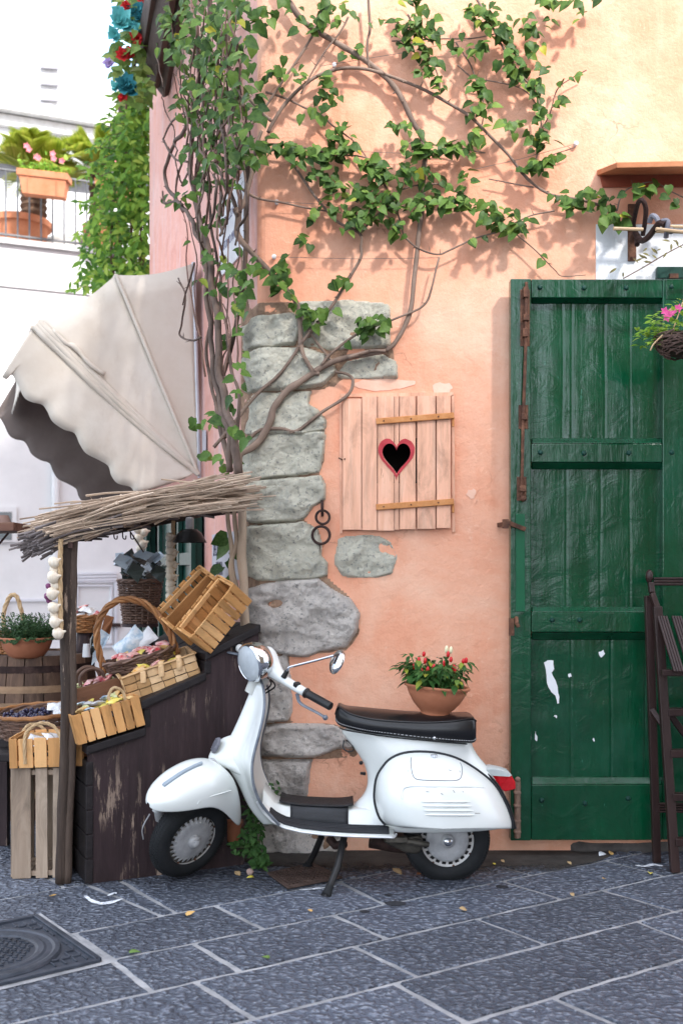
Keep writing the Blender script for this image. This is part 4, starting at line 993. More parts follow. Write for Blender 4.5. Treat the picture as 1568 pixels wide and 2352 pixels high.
# ---- chilli plant on the seat
m_terra = simple('terracotta', (.36, .125, .06), (.50, .20, .11), .75, 5, bump=.2, bs=60)
m_terra2 = simple('orange_terracotta', (.46, .16, .07), (.60, .26, .14), .75, 5, bump=.2, bs=40)
m_soil = simple('potting_soil', (.02, .014, .01), (.05, .035, .025), .95, 30, bump=.8)
def leafmat(name, stops, rough=.42, trans=.25):
    m = Mt(name, rough, spec=.18); c = m.ramp(m.island(), stops)
    c = m.mix(.22, c, m.ramp(m.noise(60, 3, .6), [(.3, (.01, .04, .008)), (.7, (.20, .32, .08))])); m.col(c)
    tr = _n(m.nt, 'BsdfTranslucent'); mx = _n(m.nt, 'MixShader'); mx.inputs[0].default_value = trans
    m.L(c, tr.inputs[0]); o = m.nt.nodes['Material Output']; m.L(m.b.outputs[0], mx.inputs[1]); m.L(tr.outputs[0], mx.inputs[2]); m.L(mx.outputs[0], o.inputs[0]); return m.m
m_chleaf = leafmat('chilli_leaf', [(0, (.022, .085, .022)), (.5, (.04, .135, .035)), (.88, (.075, .19, .05)), (.93, (.40, .42, .05))])
pb_ = P(998, 1641, YS); pM = frame(pb_, (math.cos(R(5)), 0, -math.sin(R(5))), (math.sin(R(5)), 0, math.cos(R(5))))
pot = thing('chilli_pot', 'terracotta bowl of red and white chillies standing on the black scooter seat', 'potted plant', M=pM)
b_ = MB(); b_.lathe([(0, .0), (.064, 0), (.066, .008), (.068, .014), (.085, .030), (.108, .056), (.126, .086), (.134, .102), (.136, .112), (.1365, .1125), (.139, .114), (.141, .122), (.150, .124), (.153, .130), (.150, .136), (.142, .136), (.136, .128), (.120, .09), (.0, .09)], 48); b_.build('bowl', m_terra, pot, sharp=50)
s_ = MB(); s_.lathe([(.132, .112), (.06, .118), (0, .12)], 24); s_.build('soil', m_soil, pot)
random.seed(11); lf, sm2, rc_, wc = MB(), MB(), [], []
for k in range(34):
    a = ru(0, 2*math.pi); r = .10 * math.sqrt(rnd()); base = V((r*math.cos(a), r*math.sin(a), .115))
    ht_ = ru(.08, .165) * (1.05 - r * 2); tip = base + V((math.cos(a)*r*.8 + ru(-.03,.03), math.sin(a)*r*.8 + ru(-.03,.03), ht_))
    mid = base.lerp(tip, .55) + V((ru(-.01,.01), ru(-.01,.01), .01)); sm2.tube([base, mid, tip], [.0035, .003, .002], 5)
    for j in range(15):
        t = ru(.25, 1.05); p = base.lerp(tip, t); an = ru(0, 2*math.pi); d = V((math.cos(an), math.sin(an), ru(-.5, .5))) + V((math.cos(a), math.sin(a), 0)) * .5
        e_ = p + d.normalized() * ru(.008, .03)
        lf.leaf(e_, d + V((0, 0, -.35)), V((0, 0, 1)) + d * .3, ru(.038, .066), .46, .3, .28, False)
    if k % 2 == 0: rc_.append(tip + V((ru(-.02,.02), -.015, ru(-.02, .012))))
lf.build('leaves', m_chleaf, pot); sm2.build('stems', simple('green_stem', (.05, .10, .03), None, .6), pot)
m_chilli = simple('red_chilli', (.48, .008, .012), (.62, .02, .025), .22, 10, coat=.3); m_chw = simple('white_chilli', (.75, .70, .45), None, .3)
for x, z in [(-.098, .245), (-.078, .275), (-.115, .215), (-.07, .245), (-.055, .205), (-.082, .198), (.03, .285), (.045, .262), (.012, .24), (.062, .228), (.068, .215), (.105, .258), (.118, .262), (-.03, .22)]:
    c = MB(); q = V((x, -.075 + abs(x) * .4, z)); h_ = ru(.012, .017); c.sphere(q, (.0085, .0085, h_), 10); c.build('red_chilli', m_chilli, pot)
for x, z in ((.022, .306), (.042, .304)):
    c = MB(); c.sphere(V((x, -.05, z)), (.0085, .0085, .018), 10); c.build('white_chilli', m_chw, pot)

cbl = MB()
for (y0, y1, dx) in ((-.05, -.02, .0), (.05, .02, .006), (-.015, -.035, .012)):
    a = hc0 + V((-.02, y0, -.03)); cbl.tube(cr([a, A_ + V((.040 + dx, y1, -.06)), A_ - ax*.12 + V((.045 + dx, y1*.6, 0)), A_ - ax*.22 + V((.03, 0, 0))], 5), .004, 6)
turn(cbl); cbl.build('control_cable', m_blackpaint, hbar)
spd = MB(); sM = ST @ frame(hc0 + V((.015, 0, .050)), (0, -1, 0), (.45, 0, .9)); spd.lathe([(.030, -.01), (.031, .006), (.028, .010), (.0, .011)], 24, sM); spd.build('speedometer', m_chrome, hbar, sharp=50)
sw = MB(); sw.box((0, 0, 0), (.03, .022, .02), ST @ Matrix.Translation(hc0 + bar(.21) + V((-.005, -.21, .018)))); sw.build('switch', m_blackpaint, hbar, smooth=False, bevel=.004)
sc2 = MB()
for (x, y, dx, dy) in ((1012, 1822, 5, 3), (1040, 1815, 4, 6), (978, 1818, 8, 1), (1062, 1818, 2, 1), (1090, 1868, 12, 0), (935, 1770, 4, 2), (1055, 1770, 1, 5), (1030, 1768, 7, 3)):
    sc2.tube([cowl_pt(x, y, .0004), cowl_pt(x + dx, y + dy, .0004)], [.0014, .0008], 4)
sc2.build('scratches', simple('scratch_grey', (.10, .09, .08), (.25, .23, .2), .8, 40), cowl)
hs_ = MB(); hs_.tube(cr([P(780, 1672, YS - .097), P(800, 1678, YS - .112), P(890, 1692, YS - .125), P(1000, 1703, YS - .128), P(1072, 1709, YS - .11)], 4), .003, 6); hs_.build('seat_seam', m_blackpaint, body)
# ================================================================== THE STALL
m_darkplank = wood('dark_stained_plank', (.012, .0065, .007), (.032, .018, .020), (.065, .042, .043), 2, .6, wear=(.552, (.34, .25, .19)), sc=1.1, bump=.5)
m_darkedge = wood('dark_edge_board', (.006, .005, .005), (.017, .013, .014), (.038, .031, .032), 0, .6, sc=1.2, bump=.6)
m_crate = wood('fresh_crate_wood', (.34, .14, .04), (.60, .30, .105), (.74, .45, .21), 2, .65, sc=1.3, isl_f=.8)
m_crateX = wood('fresh_crate_wood_lengthwise', (.32, .13, .04), (.52, .25, .09), (.64, .36, .15), 0, .65, sc=1.3, isl_f=.8)
m_crateold = wood('weathered_crate_wood', (.20, .14, .10), (.36, .27, .20), (.50, .40, .31), 2, .75, sc=1.2)
m_browncrate = wood('brown_crate_wood', (.08, .035, .02), (.17, .075, .04), (.26, .13, .075), 0, .65)
m_post = wood('old_post_wood', (.008, .006, .005), (.040, .027, .021), (.125, .088, .068), 2, .8, wear=(.585, (.34, .25, .19)), sc=1.1, bump=1.)
m_wicker = wood('honey_wicker', (.17, .065, .022), (.36, .155, .055), (.50, .26, .11), 0, .5)
m_wickerdk = wood('brown_wicker', (.06, .032, .024), (.14, .078, .055), (.26, .165, .125), 0, .55)
m_chip = wood('chip_wood', (.40, .20, .075), (.58, .34, .15), (.72, .50, .29), 0, .6, isl_f=.8)
m_rope = simple('sisal_rope', (.42, .28, .15), (.58, .42, .25), .9, 40, bump=.8, bs=120)
m_twig = wood('dry_twig', (.16, .105, .075), (.44, .32, .23), (.68, .54, .41), 0, .75)
m_twigdk = wood('grey_twig', (.05, .04, .04), (.13, .105, .10), (.27, .23, .22), 0, .75)
PA, PB = G(204, 2034), G(560, 1989)
ex = (PB - PA).normalized(); ey = V((-ex.y, ex.x, 0))           # along the panel, and into the stall
pn = -ey
def PP(px, py, off=0.): return on_plane(px, py, PA + pn * off, pn)
# ---- stepped display stand
stand = thing('display_stand', 'dark brown stepped plank stand with peeling paint carrying baskets and crates', 'stand', PA.lerp(PB, .5) + ey * .5)
sp = MB(); prof = [(204, 2034), (204, 1716), (334, 1674), (329, 1614), (468, 1549), (476, 1503), (594, 1442), (594, 1880), (522, 1882), (522, 1946), (562, 1948), (562, 1989)]
q_ = [PP(*p) for p in prof]; q_[0].z = q_[-1].z = .007
sp.prism(q_, ey * .03); spo = sp.build('side_panel', m_darkplank, stand, smooth=False)
bk = MB(); bk.prism([p + ey * .95 for p in q_], ey * .03); bk.build('back_panel', m_darkplank, stand, smooth=False)
for (a, b) in (((198, 1712), (334, 1668)), ((322, 1609), (472, 1541)), ((470, 1498), (596, 1434))):
    A, B = PP(*a), PP(*b)
    n_ = 4
    for k in range(n_):
        t = MB(); w_ = .98 / n_; c0 = ey * (-.02 + w_ * k); c1 = ey * (-.02 + w_ * (k + 1) - .006)
        j = V((0, 0, ru(-.003, .003))); t.prism([A + c0 + j, B + c0 + j, B + c1 + j, A + c1 + j], V((0, 0, -.040)))
        t.build('tread', m_darkedge, stand, smooth=False, bevel=.006)
for (a, b) in (((199, 1735), (199, 2031)), ((331, 1615), (337, 1672)), ((471, 1503), (479, 1549))):
    A, B = PP(*a), PP(*b)
    A = A + V((0, 0, -.03)); B.z = max(B.z, .008); n_ = 5 if a[0] < 250 else 1
    for k in range(n_):
        z0 = A.z + (B.z - A.z) * k / n_; z1 = A.z + (B.z - A.z) * (k + 1) / n_ + .004
        t = MB(); xa = ex * ru(-.006, .002); t.prism([V((A.x, A.y, z0)) + xa - ey*.006, V((A.x, A.y, z0)) + ex*.03 - ey*.006, V((A.x, A.y, z1)) + ex*.03 - ey*.006, V((A.x, A.y, z1)) + xa - ey*.006], ey * .97)
        t.build('riser_board', m_darkedge, stand, smooth=False, bevel=.004)
dk = MB(); dk.box((0, 0, 0), (.16, .10, .17), frame(PP(545, 1914) + ey * .22 + ex*.0, ex, (0, 0, 1))); dk.build('niche', m_black, stand, smooth=False)

# ---- crates
def crate(M, L, D, Hh, name, label, mat, nf=6, ns=3, gap=.007, cat='crate', group=None, t=.008, dividers=(), floor=True, rail=True, vert=True):
    o = thing(name, label, cat, M=M, group=group)
    def slats(nm, n, org, xd, ln, nd, hh=Hh):
        mb = MB(); ws_ = [ru(.7, 1.3) for _ in range(n)]; s_ = sum(ws_); x = 0
        for w0 in ws_:
            w1 = ln * w0 / s_; a = org + xd * (x + gap/2); b = org + xd * (x + w1 - gap/2); dz = ru(-.003, .003); tl_ = xd * ru(-.002, .002)
            mb.prism([a, b, b + V((0, 0, hh + dz)) + tl_, a + V((0, 0, hh + dz)) + tl_], nd * t); x += w1
        return mb.build(nm, mat, o, smooth=False, bevel=.0015)
    slats('front_slats', nf, V((0, 0, 0)), V((1, 0, 0)), L, V((0, -1, 0)))
    slats('back_slats', nf, V((0, D, 0)), V((1, 0, 0)), L, V((0, 1, 0)))
    slats('end_slats', ns, V((0, .001, 0)), V((0, 1, 0)), D - .002, V((1, 0, 0)))
    slats('end_slats', ns, V((L, .001, 0)), V((0, 1, 0)), D - .002, V((-1, 0, 0)))
    if floor:
        f = MB(); n = nf
        for k in range(n): f.box((L*(k+.5)/n, D/2, .012), (L/n - .006, D - .004, .008))
        f.build('floor_slats', m_crateX if mat is m_crate else mat, o, smooth=False)
    if rail:
        r = MB()
        for y in (.006, D - .006):
            for z in (.02, Hh - .022): r.box((L/2, y, z), (L - .03, .010, .022))
        for x in (.012, L - .012): r.box((x, D/2, Hh - .02), (.012, D - .03, .022))
        r.build('rails', mat, o, smooth=False)
    for y in dividers:
        d = MB(); d.box((L/2, y, Hh*.55), (L - .02, .012, Hh*.86)); d.build('divider', m_crateX, o, smooth=False, bevel=.002)
    return o
def rope_handle(o, pts, r=.009):
    mb = MB(); P_ = cr(pts, 6)
    for s_ in range(3):
        q = []
        for i, p in enumerate(P_):
            an = i * .75 + s_ * 2.094; t = (P_[min(i+1, len(P_)-1)] - P_[max(i-1, 0)]).normalized(); n1 = t.orthogonal().normalized(); n2 = t.cross(n1)
            q.append(p + V((0, math.cos(an) * r * .5, 0)) + t.cross(V((0, 1, 0))) * math.sin(an) * r * .5)
        mb.tube(q, r * .62, 6)
    return mb.build('rope_handle', m_rope, o)
UP = V((0, 0, 1))
M1 = frame(P(24, 2024, 4.79), (1, .10, 0), UP); M1.translation.z = .008
tall = crate(M1, .255, .24, .505, 'upended_crate', 'tall upended crate of grey weathered slats standing on the paving', m_crateold, 3, 3, gap=.022, t=.010)
M2 = frame(P(22, 1783, 4.77), (1, .06, .025), UP); M2.translation.z = .516
oc = crate(M2, .335, .26, .135, 'wooden_crate', 'orange wooden crate with rope handle on top of the tall grey crate', m_crate, 6, 3)
rope_handle(oc, [(.075, -.012, .02), (.075, -.012, .12), (.085, .0, .165), (.14, .01, .20), (.20, .01, .185), (.235, -.004, .135), (.24, -.012, .10), (.24, -.012, .02)], .008)
c0, c1, cu = PP(179, 1712, .02), PP(335, 1664, .02), PP(174, 1643, .02)
M3 = frame(c0, c1 - c0, cu - c0)
yc = crate(M3, (c1-c0).length, .25, .138, 'wooden_crate', 'slatted crate of yellow wrapped sweets tilted on the lowest step', m_crate, 7, 3)
rope_handle(yc, [(.19, .02, .13), (.19, .03, .17), (.22, .03, .20), (.255, .03, .175), (.26, .03, .13)], .007)
o4 = P(46, 1722, 5.06); M4 = frame(o4, (1, .06, .03), UP)
bc = crate(M4, .31, .22, .105, 'wooden_crate', 'brown crate of blue packets between the wicker tray and orange crate', m_browncrate, 1, 1, t=.012)
rope_handle(bc, [(.02, -.02, .03), (.02, -.02, .08), (.05, -.01, .12), (.10, -.01, .115), (.14, -.015, .07), (.145, -.015, .0)], .008)
o5 = PP(181, 1630, -.16); M5 = frame(o5, ex * 1 + UP * .22, UP - ex * .22)
sc5 = crate(M5, .255, .20, .098, 'wooden_crate', 'small brown crate of red packets with wicker handles behind the post', m_browncrate, 1, 1, t=.012)
for y_ in (.05, .15):
    h = MB(); h.tube(cr([(.04, y_, .08), (.05, y_, .14), (.10, y_, .165), (.15, y_, .14), (.16, y_, .08)], 6), .009, 8); h.build('handle', m_wickerdk, sc5)
M6 = frame(P(481, 1502, 4.93), (.184, .054, .239), (-.098, -.11, .069))
crate(M6, .325, .135, .150, 'fruit_crate', 'empty narrow fruit crate tipped forward at the top of the stand, nearest the vine trunks', m_crate, 8, 2, t=.009)
crate(M6 @ Matrix.Translation((-.022, .150, .006)) @ Matrix.Rotation(R(-4), 4, 'Z') @ Matrix.Rotation(R(3), 4, 'Y'), .325, .205, .140, 'fruit_crate', 'empty divided fruit crate lying behind the narrow tipped crate', m_crate, 8, 3, dividers=(.105,), t=.009)

# ---- woven baskets
def weave(o, rx0, ry0, rx1, ry1, Hh, rows, stakes, mat, r=.006, nm='woven_side', sq=1.):
    mb = MB(); n = stakes * 4
    def pt(a, h, off):
        rx = rx0 + (rx1-rx0)*h + off; ry = ry0 + (ry1-ry0)*h + off; c, s_ = math.cos(a), math.sin(a)
        return V((rx * math.copysign(abs(c)**sq, c), ry * math.copysign(abs(s_)**sq, s_), Hh * h))
    for k in range(rows):
        h = (k + .5) / rows; ph = math.pi * (k % 2)
        pts = [pt(2*math.pi*i/n, h + ru(-.004, .004), r*.8*math.cos(stakes*math.pi*i/n*2/2 + ph)) for i in range(n+1)]
        mb.tube(pts, [r * ru(.8, 1.1) for _ in pts], 6, cap=False)
    so = mb.build(nm, mat, o)
    sk = MB()
    for k in range(stakes): a = 2*math.pi*k/stakes; sk.tube([pt(a, 0, 0), pt(a, .5, 0), pt(a, 1, 0)], r*.8, 5)
    sk.build('stakes', mat, o)
    rim = MB()
    for s_ in range(2):
        pts = [pt(2*math.pi*i/n, 1.0, r*.9*math.cos(i*.55 + s_*math.pi)) + V((0, 0, r*.9*math.sin(i*.55 + s_*math.pi))) for i in range(n+1)]
        rim.tube(pts, r * 1.15, 6, cap=False)
    rim.build('rim', mat, o)
    b = MB(); ring = [pt(2*math.pi*i/32, .0, -.002) + V((0, 0, .006)) for i in range(32)]; b.v += ring; b.f.append(list(range(32))); b.build('base', mat, o, smooth=False)
    return so
def basket_handle(o, pts, r, mat):
    mb = MB(); P_ = cr(pts, 8)
    for s_ in range(3):
        q = []
        for i, p in enumerate(P_):
            an = i * .45 + s_ * 2.094; t = (P_[min(i+1, len(P_)-1)] - P_[max(i-1, 0)]).normalized(); n2 = t.cross(V((0, 1, 0))).normalized()
            q.append(p + (V((0, 1, 0)) * math.cos(an) + n2 * math.sin(an)) * r * .7)
        mb.tube(q, r * .75, 6)
    mb.build('handle', mat, o)
MH = frame(P(332, 1552, 5.06), (.93, .18, .24), (-.24, -.10, 1))
hb_ = thing('hoop_basket', 'honey coloured oval basket of sweets with a tall hoop handle', 'basket', M=MH)
weave(hb_, .135, .09, .175, .125, .105, 9, 18, m_wickerdk, .006)
basket_handle(hb_, [(-.172, 0, .06), (-.178, 0, .14), (-.168, 0, .25), (-.115, 0, .345), (-.02, 0, .385), (.08, 0, .345), (.145, 0, .25), (.172, 0, .14), (.174, 0, .06)], .013, m_wicker)
ME = frame(P(92, 1690, 5.22), (1, .08, .05), (-.05, -.12, 1))
eb_ = thing('wicker_tray', 'long oval wicker tray of dark berries behind the post', 'basket', M=ME)
weave(eb_, .175, .11, .215, .15, .12, 10, 20, m_wickerdk, .006)
rm_ = MB(); pts = [V((.222*math.cos(2*math.pi*i/40), .158*math.sin(2*math.pi*i/40), .126 + .004 * (i % 2))) for i in range(41)]; rm_.tube(pts, .010, 7, cap=False); rm_.build('plaited_edge', m_wicker, eb_)
MJ = frame(P(322, 1432, 5.75), (1, .15, 0), UP)
jb_ = thing('tall_hamper', 'tall dark wicker hamper holding a crumpled cellophane bundle', 'basket', M=MJ)
weave(jb_, .088, .088, .118, .118, .235, 17, 18, m_wickerdk, .0062)
stl = MB(); c = MJ.translation
for a in range(3):
    d = V((math.cos(a*2.1+.3), math.sin(a*2.1+.3), 0)) * .07; stl.tube([V((c.x, c.y, c.z - .012)) + d * .8, V((c.x + d.x*1.4, c.y + d.y*1.4, .006))], .014, 8)
stl.lathe([(0, 0), (.10, 0), (.10, -.016), (0, -.016)], 20, Matrix.Translation(c + V((0, 0, -.001))))
tag(stl.build('stool', m_darkplank, smooth=False), 'dark three legged stool under the tall hamper', 'stool')
# chip-wood basket
g0, g1, gu = P(297, 1611, 4.86), P(462, 1553, 4.96), P(288, 1562, 4.86)
MG = frame(g0, g1 - g0, gu - g0 + V((0, -.012, 0))); LG = (g1 - g0).length
cb = thing('chip_basket', 'pale chip wood basket woven from broad strips, tilted on the middle step', 'basket', M=MG)
HG, DG = .115, .235
def strips(nm, org, xd, zd, ln, hh, nd, nx, nzr):
    mb = MB()
    for j in range(nzr):
        for i in range(nx):
            over = (i + j) % 2 == 0; z0, z1 = hh*j/nzr, hh*(j+1)/nzr; x0, x1 = ln*i/nx, ln*(i+1)/nx
            o = nd * (.006 if over else .001); g = .0015 if over else .003; e = V((0, 0, 0))
            a, b = x0 + (.0 if over else g), x1 - (.0 if over else g)
            mid = nd * (.003 if over else 0); q = [org + xd*a + zd*(z0+g), org + xd*((a+b)/2) + zd*(z0+g) + o, org + xd*b + zd*(z0+g), org + xd*b + zd*(z1-g), org + xd*((a+b)/2) + zd*(z1-g) + o, org + xd*a + zd*(z1-g)]
            mb.add(q, [(0,1,4,5),(1,2,3,4)])
    return mb.build(nm, m_chip, cb, smooth=False, solid=.0025)
X_, Y_, Z_ = V((1,0,0)), V((0,1,0)), V((0,0,1))
strips('woven_front', V((0,0,0)), X_, Z_, LG, HG, -Y_, 6, 3); strips('woven_back', V((0,DG,0)), X_, Z_, LG, HG, Y_, 6, 3)
strips('woven_end', V((0,0,0)), Y_, Z_, DG, HG, -X_, 4, 3); strips('woven_end', V((LG,0,0)), Y_, Z_, DG, HG, X_, 4, 3)
f = MB(); f.box((LG/2, DG/2, .004), (LG, DG, .005)); f.build('base', m_chip, cb, smooth=False)
e = MB()
for a, b in (((0,-.004,HG), (LG,-.004,HG)), ((0,DG+.004,HG), (LG,DG+.004,HG)), ((-.004,0,HG), (-.004,DG,HG)), ((LG+.004,0,HG), (LG+.004,DG,HG))): e.tube([V(a), V(a).lerp(V(b), .33) + V((0,0,ru(-.004,.004))), V(a).lerp(V(b), .66), V(b)], .009, 8, flat=.7)
e.build('rim', m_chip, cb)
for k in range(3):
    x = LG * (.25 + .25*k); bnd = MB(); bnd.tube([V((x, -.008, HG*.55)), V((x+.01, -.012, HG*.95)), V((x+.015, .0, HG+.012)), V((x+.02, .012, HG*.9))], .006, 6, flat=2.2); bnd.build('binding', m_chip, cb)

# ---- things in the baskets
def foil(name, c, c2, rough=.25):
    m = Mt(name, rough, coat=.4); m.col(m.ramp(m.noise(26, 4, .6), [(.38, c), (.55, c2)])); m.bump(m.noise(45, 4, .7), .7, .006); return m.m
m_sweets = [foil('red_white_wrap', (.52, .02, .04), (.74, .42, .38)), foil('pink_wrap', (.62, .14, .18), (.76, .50, .48)), foil('yellow_wrap', (.74, .52, .02), (.78, .66, .18)),
            foil('white_wrap', (.70, .70, .70), (.82, .83, .85)), foil('pale_blue_wrap', (.40, .55, .68), (.74, .80, .84)), foil('orange_wrap', (.70, .30, .06), (.78, .55, .25)), foil('clear_wrap', (.42, .38, .36), (.66, .66, .66), .15), foil('lemon_lime_wrap', (.45, .50, .15), (.80, .78, .50))]
_pk = []
def packet_mesh(seed):
    random.seed(seed); mb = MB(); nu, nv = 10, 7
    for sg in (1, -1):
        def fn(u, v):
            t = (math.sin(math.pi*u) * math.sin(math.pi*v)) ** .6; wv = 1 + .12 * math.cos(2*math.pi*u)
            return V(((u-.5)*(1 + .05*nz((u*3, v*3, seed))), (v-.5)*.62*wv, sg * .17 * t + .05 * nz((u*5, v*5, seed), 1, sg)))
        mb.grid(fn, nu, nv)
    return mb
PKM = [packet_mesh(k) for k in range(4)]
def packet(M, size, m, label, group, cat='packet', name='sweet_packet'):
    o = MB(); src = PKM[int(ru(0, 3.99))]; o.v = [M @ (p * size) for p in src.v]; o.f = src.f
    ob = o.build(name, m, None, sharp=180); return tag(ob, label, cat, group)
random.seed(21)
def fill(M, xs, ys, z, n, size, mats, label, group, lift=.03):
    for k in range(n):
        p = V((ru(*xs), ru(*ys), z + ru(-.01, lift)))
        r = Matrix.Rotation(ru(0, 6.28), 4, 'Z') @ Matrix.Rotation(ru(-.6, .6), 4, 'X') @ Matrix.Rotation(ru(-.5, .5), 4, 'Y')
        packet(M @ Matrix.Translation(p) @ r, size * ru(.8, 1.2), mats[int(ru(0, len(mats) - .01))], label, group)
S = m_sweets
fill(MH, (-.12, .13), (-.08, .08), .098, 26, .058, [S[0], S[1], S[0], S[5], S[2], S[6], S[0]], 'red and white sweet packet heaped in the hoop handled basket', 'sweet packets in the hoop basket', .035)
fill(MG, (.05, LG-.05), (.03, DG-.03), .10, 24, .06, [S[2], S[5], S[5], S[2], S[0]], 'yellow or orange sweet packet heaped in the chip wood basket', 'sweet packets in the chip basket', .025)
fill(M3, (.04, .30), (.03, .2), .118, 24, .065, [S[2], S[7], S[2], S[5], S[4], S[6]], 'yellow or clear sweet packet in the crate on the lowest step', 'sweet packets in the tilted crate', .035)
fill(M5, (.04, .20), (.03, .16), .088, 12, .06, [S[0], S[1], S[0], S[7]], 'red sweet packet in the small brown crate behind the post', 'sweet packets in the small brown crate', .02)
fill(M4, (.10, .28), (.05, .17), .085, 6, .10, [S[4], S[3], S[4]], 'blue and white packet in the brown crate with rope handle', 'blue packets in the brown crate', .03)
fill(M2, (.06, .28), (.06, .20), .10, 5, .08, [S[3], S[6]], 'white packet lying in the orange rope handled crate', 'white packets in the orange crate', .02)
fill(ME, (.06, .15), (-.06, .06), .115, 4, .11, [S[3], S[6]], 'white packet at the right end of the wicker tray', 'white packets on the wicker tray', .02)
m_berry = simple('dark_berry', (.012, .012, .03), (.05, .04, .09), .25, 30, coat=.3)
be = MB()
for k in range(110):
    a = ru(0, 6.28); r = math.sqrt(rnd()); be.sphere(ME @ V((-.03 + .14*r*math.cos(a), .10*r*math.sin(a), .098 + ru(0, .02))), ru(.009, .012), 8)
tag(be.build('berries', m_berry), 'heap of glossy dark berries filling the oval wicker tray', 'berries', kind='stuff')
# labels standing in the hoop basket
for (px, py, ln, wd, a, m_, lb, cat) in ((300, 1478, .16, .05, .75, S[4], 'pale blue folded bag standing at the back of the hoop basket', 'bag'), (332, 1470, .12, .05, .72, S[3], 'white folded bag leaning at the back of the hoop basket', 'bag')):
    packet(frame(P(px, py, 5.16), (.8, 0, a), (0, -1, .3)), ln, m_, lb, None, cat, 'folded_bag')
tg = MB(); tg.box((0, 0, 0), (.055, .002, .040), frame(P(362, 1508, 5.00), (.9, 0, .2), (.2, .5, .85))); tag(tg.build('price_tag', simple('white_card', (.78, .80, .82), None, .5), smooth=False), 'small white paper tag on sweets in the hoop basket', 'tag')
# ---- cellophane bundle
random.seed(5)
mce = Mt('cellophane', .10, coat=.5); cf = mce.ramp(mce.island(), [(0, (.03, .038, .032)), (.38, (.09, .11, .10)), (.48, (.44, .54, .62)), (1, (.66, .75, .82))])
mce.col(cf); mce.bump(mce.noise(30, 5, .7), .5, .01); m_cello = mce.m
ce = MB(); cB = P(324, 1340, 5.75)
for k in range(46):
    a = ru(0, 6.28); h = ru(0, 1); r = .085 + .045 * h; p = cB + V((r*math.cos(a)*rnd()**.4, r*math.sin(a)*rnd()**.4, .015 + .135 * h))
    d1 = V((ru(-1,1), ru(-1,1), ru(-.4,.9))).normalized(); d2 = d1.orthogonal().normalized(); s1, s2 = ru(.025, .055), ru(.02, .045)
    ce.add([p - d1*s1 - d2*s2, p + d1*s1 - d2*s2*.6, p + d1*s1*.8 + d2*s2 + V((ru(-.01,.01),)*3), p - d1*s1*.7 + d2*s2], [(0,1,2),(0,2,3)])
for (px, py, w1, h1, rx) in ((283, 1290, .055, .045, .2), (312, 1314, .05, .06, -.3), (366, 1318, .05, .05, .4), (330, 1275, .06, .03, 0)):
    c = P(px, py, 5.62); ce.add([c + V((-w1, 0, .0)), c + V((-w1*.2, -.02, h1)), c + V((w1, .0, h1*.3)), c + V((w1*.3, -.015, -h1))], [(0,1,2),(0,2,3)])
tag(ce.build('cellophane_bundle', m_cello, smooth=False), 'crumpled silvery blue cellophane bundle in the tall wicker hamper', 'wrapped gift')

# ---- barrel and what stands on it
BC = P(78, 1700, 6.25); BC.z = .006; zb = .93
m_barrel = wood('barrel_stave', (.045, .025, .018), (.12, .068, .045), (.30, .19, .12), 2, .65, wear=(.66, (.42, .30, .2)))
bar_ = thing('wine_barrel', 'old brown wine barrel used as a table beside the stall', 'barrel', BC)
st_ = MB(); n = 22
for k in range(n):
    rings = []
    for h in [i/8 for i in range(9)]:
        r = .335 + .055 * math.sin(math.pi * h); a0, a1 = 2*math.pi*(k+.03)/n, 2*math.pi*(k+.97)/n
        rings.append([BC + V((rr*math.cos(a), rr*math.sin(a), zb*h)) for rr, a in ((r, a0), (r+.004, (a0+a1)/2), (r, a1), (r-.02, a1), (r-.02, a0))])
    st_.loft(rings, True, True)
st_.build('staves', m_barrel, bar_, sharp=30)
for h in (.05, .16, .30, .70, .80, .92):
    r = .337 + .055 * math.sin(math.pi * h); hp = MB(); M = Matrix.Translation(BC + V((0, 0, zb*h)))
    hp.lathe([(r, -.02), (r + .005, -.02), (r + .005, .02), (r, .02)], 48, M); hp.build('hoop', wood('hoop_chestnut', (.06, .035, .025), (.22, .13, .075), (.42, .27, .16), 0, .6) if h in (.16, .70, .80) else m_iron, bar_)
tp = MB(); tp.lathe([(0, 0), (.325, 0), (.325, -.02), (0, -.02)], 32, Matrix.Translation(BC + V((0, 0, zb - .012)))); tp.build('lid', m_darkplank, bar_, smooth=False)
ztop = zb + .006 - .010
# rosemary bowl
bc_ = P(62, 1528, 5.98); bc_.z = ztop
rb = thing('herb_bowl', 'terracotta bowl of bushy green rosemary standing on the barrel', 'potted plant', bc_)
b_ = MB(); b_.lathe([(0, 0), (.085, 0), (.10, .012), (.128, .05), (.140, .085), (.143, .098), (.150, .10), (.153, .112), (.147, .118), (.138, .11), (0, .09)], 40, Matrix.Translation(bc_)); b_.build('bowl', m_terra, rb, sharp=50)
m_rosem = leafmat('rosemary_needles', [(0, (.020, .060, .025)), (.5, (.045, .105, .05)), (1, (.09, .16, .075))], .6, .1)
lf = MB(); random.seed(4)
for k in range(300):
    a = ru(0, 6.28); r = .14 * math.sqrt(rnd()); p = bc_ + V((r*math.cos(a), r*math.sin(a), .10)); out_ = V((math.cos(a)*r*2.4 + ru(-.2,.2), math.sin(a)*r*2.4 + ru(-.2,.2), 1)).normalized(); h = ru(.06, .165)
    if r > .11 and rnd() < .4: out_ = V((math.cos(a), math.sin(a), -.3 + ru(0, .6))).normalized(); h *= .7
    for j in range(16):
        t = j/16; q = p + out_*h*t; an = j*2.4; d = V((math.cos(an), math.sin(an), .7)); lf.leaf(q, d, out_, ru(.018, .030), .30, .1, .1, False)
lf.build('needles', m_rosem, rb)
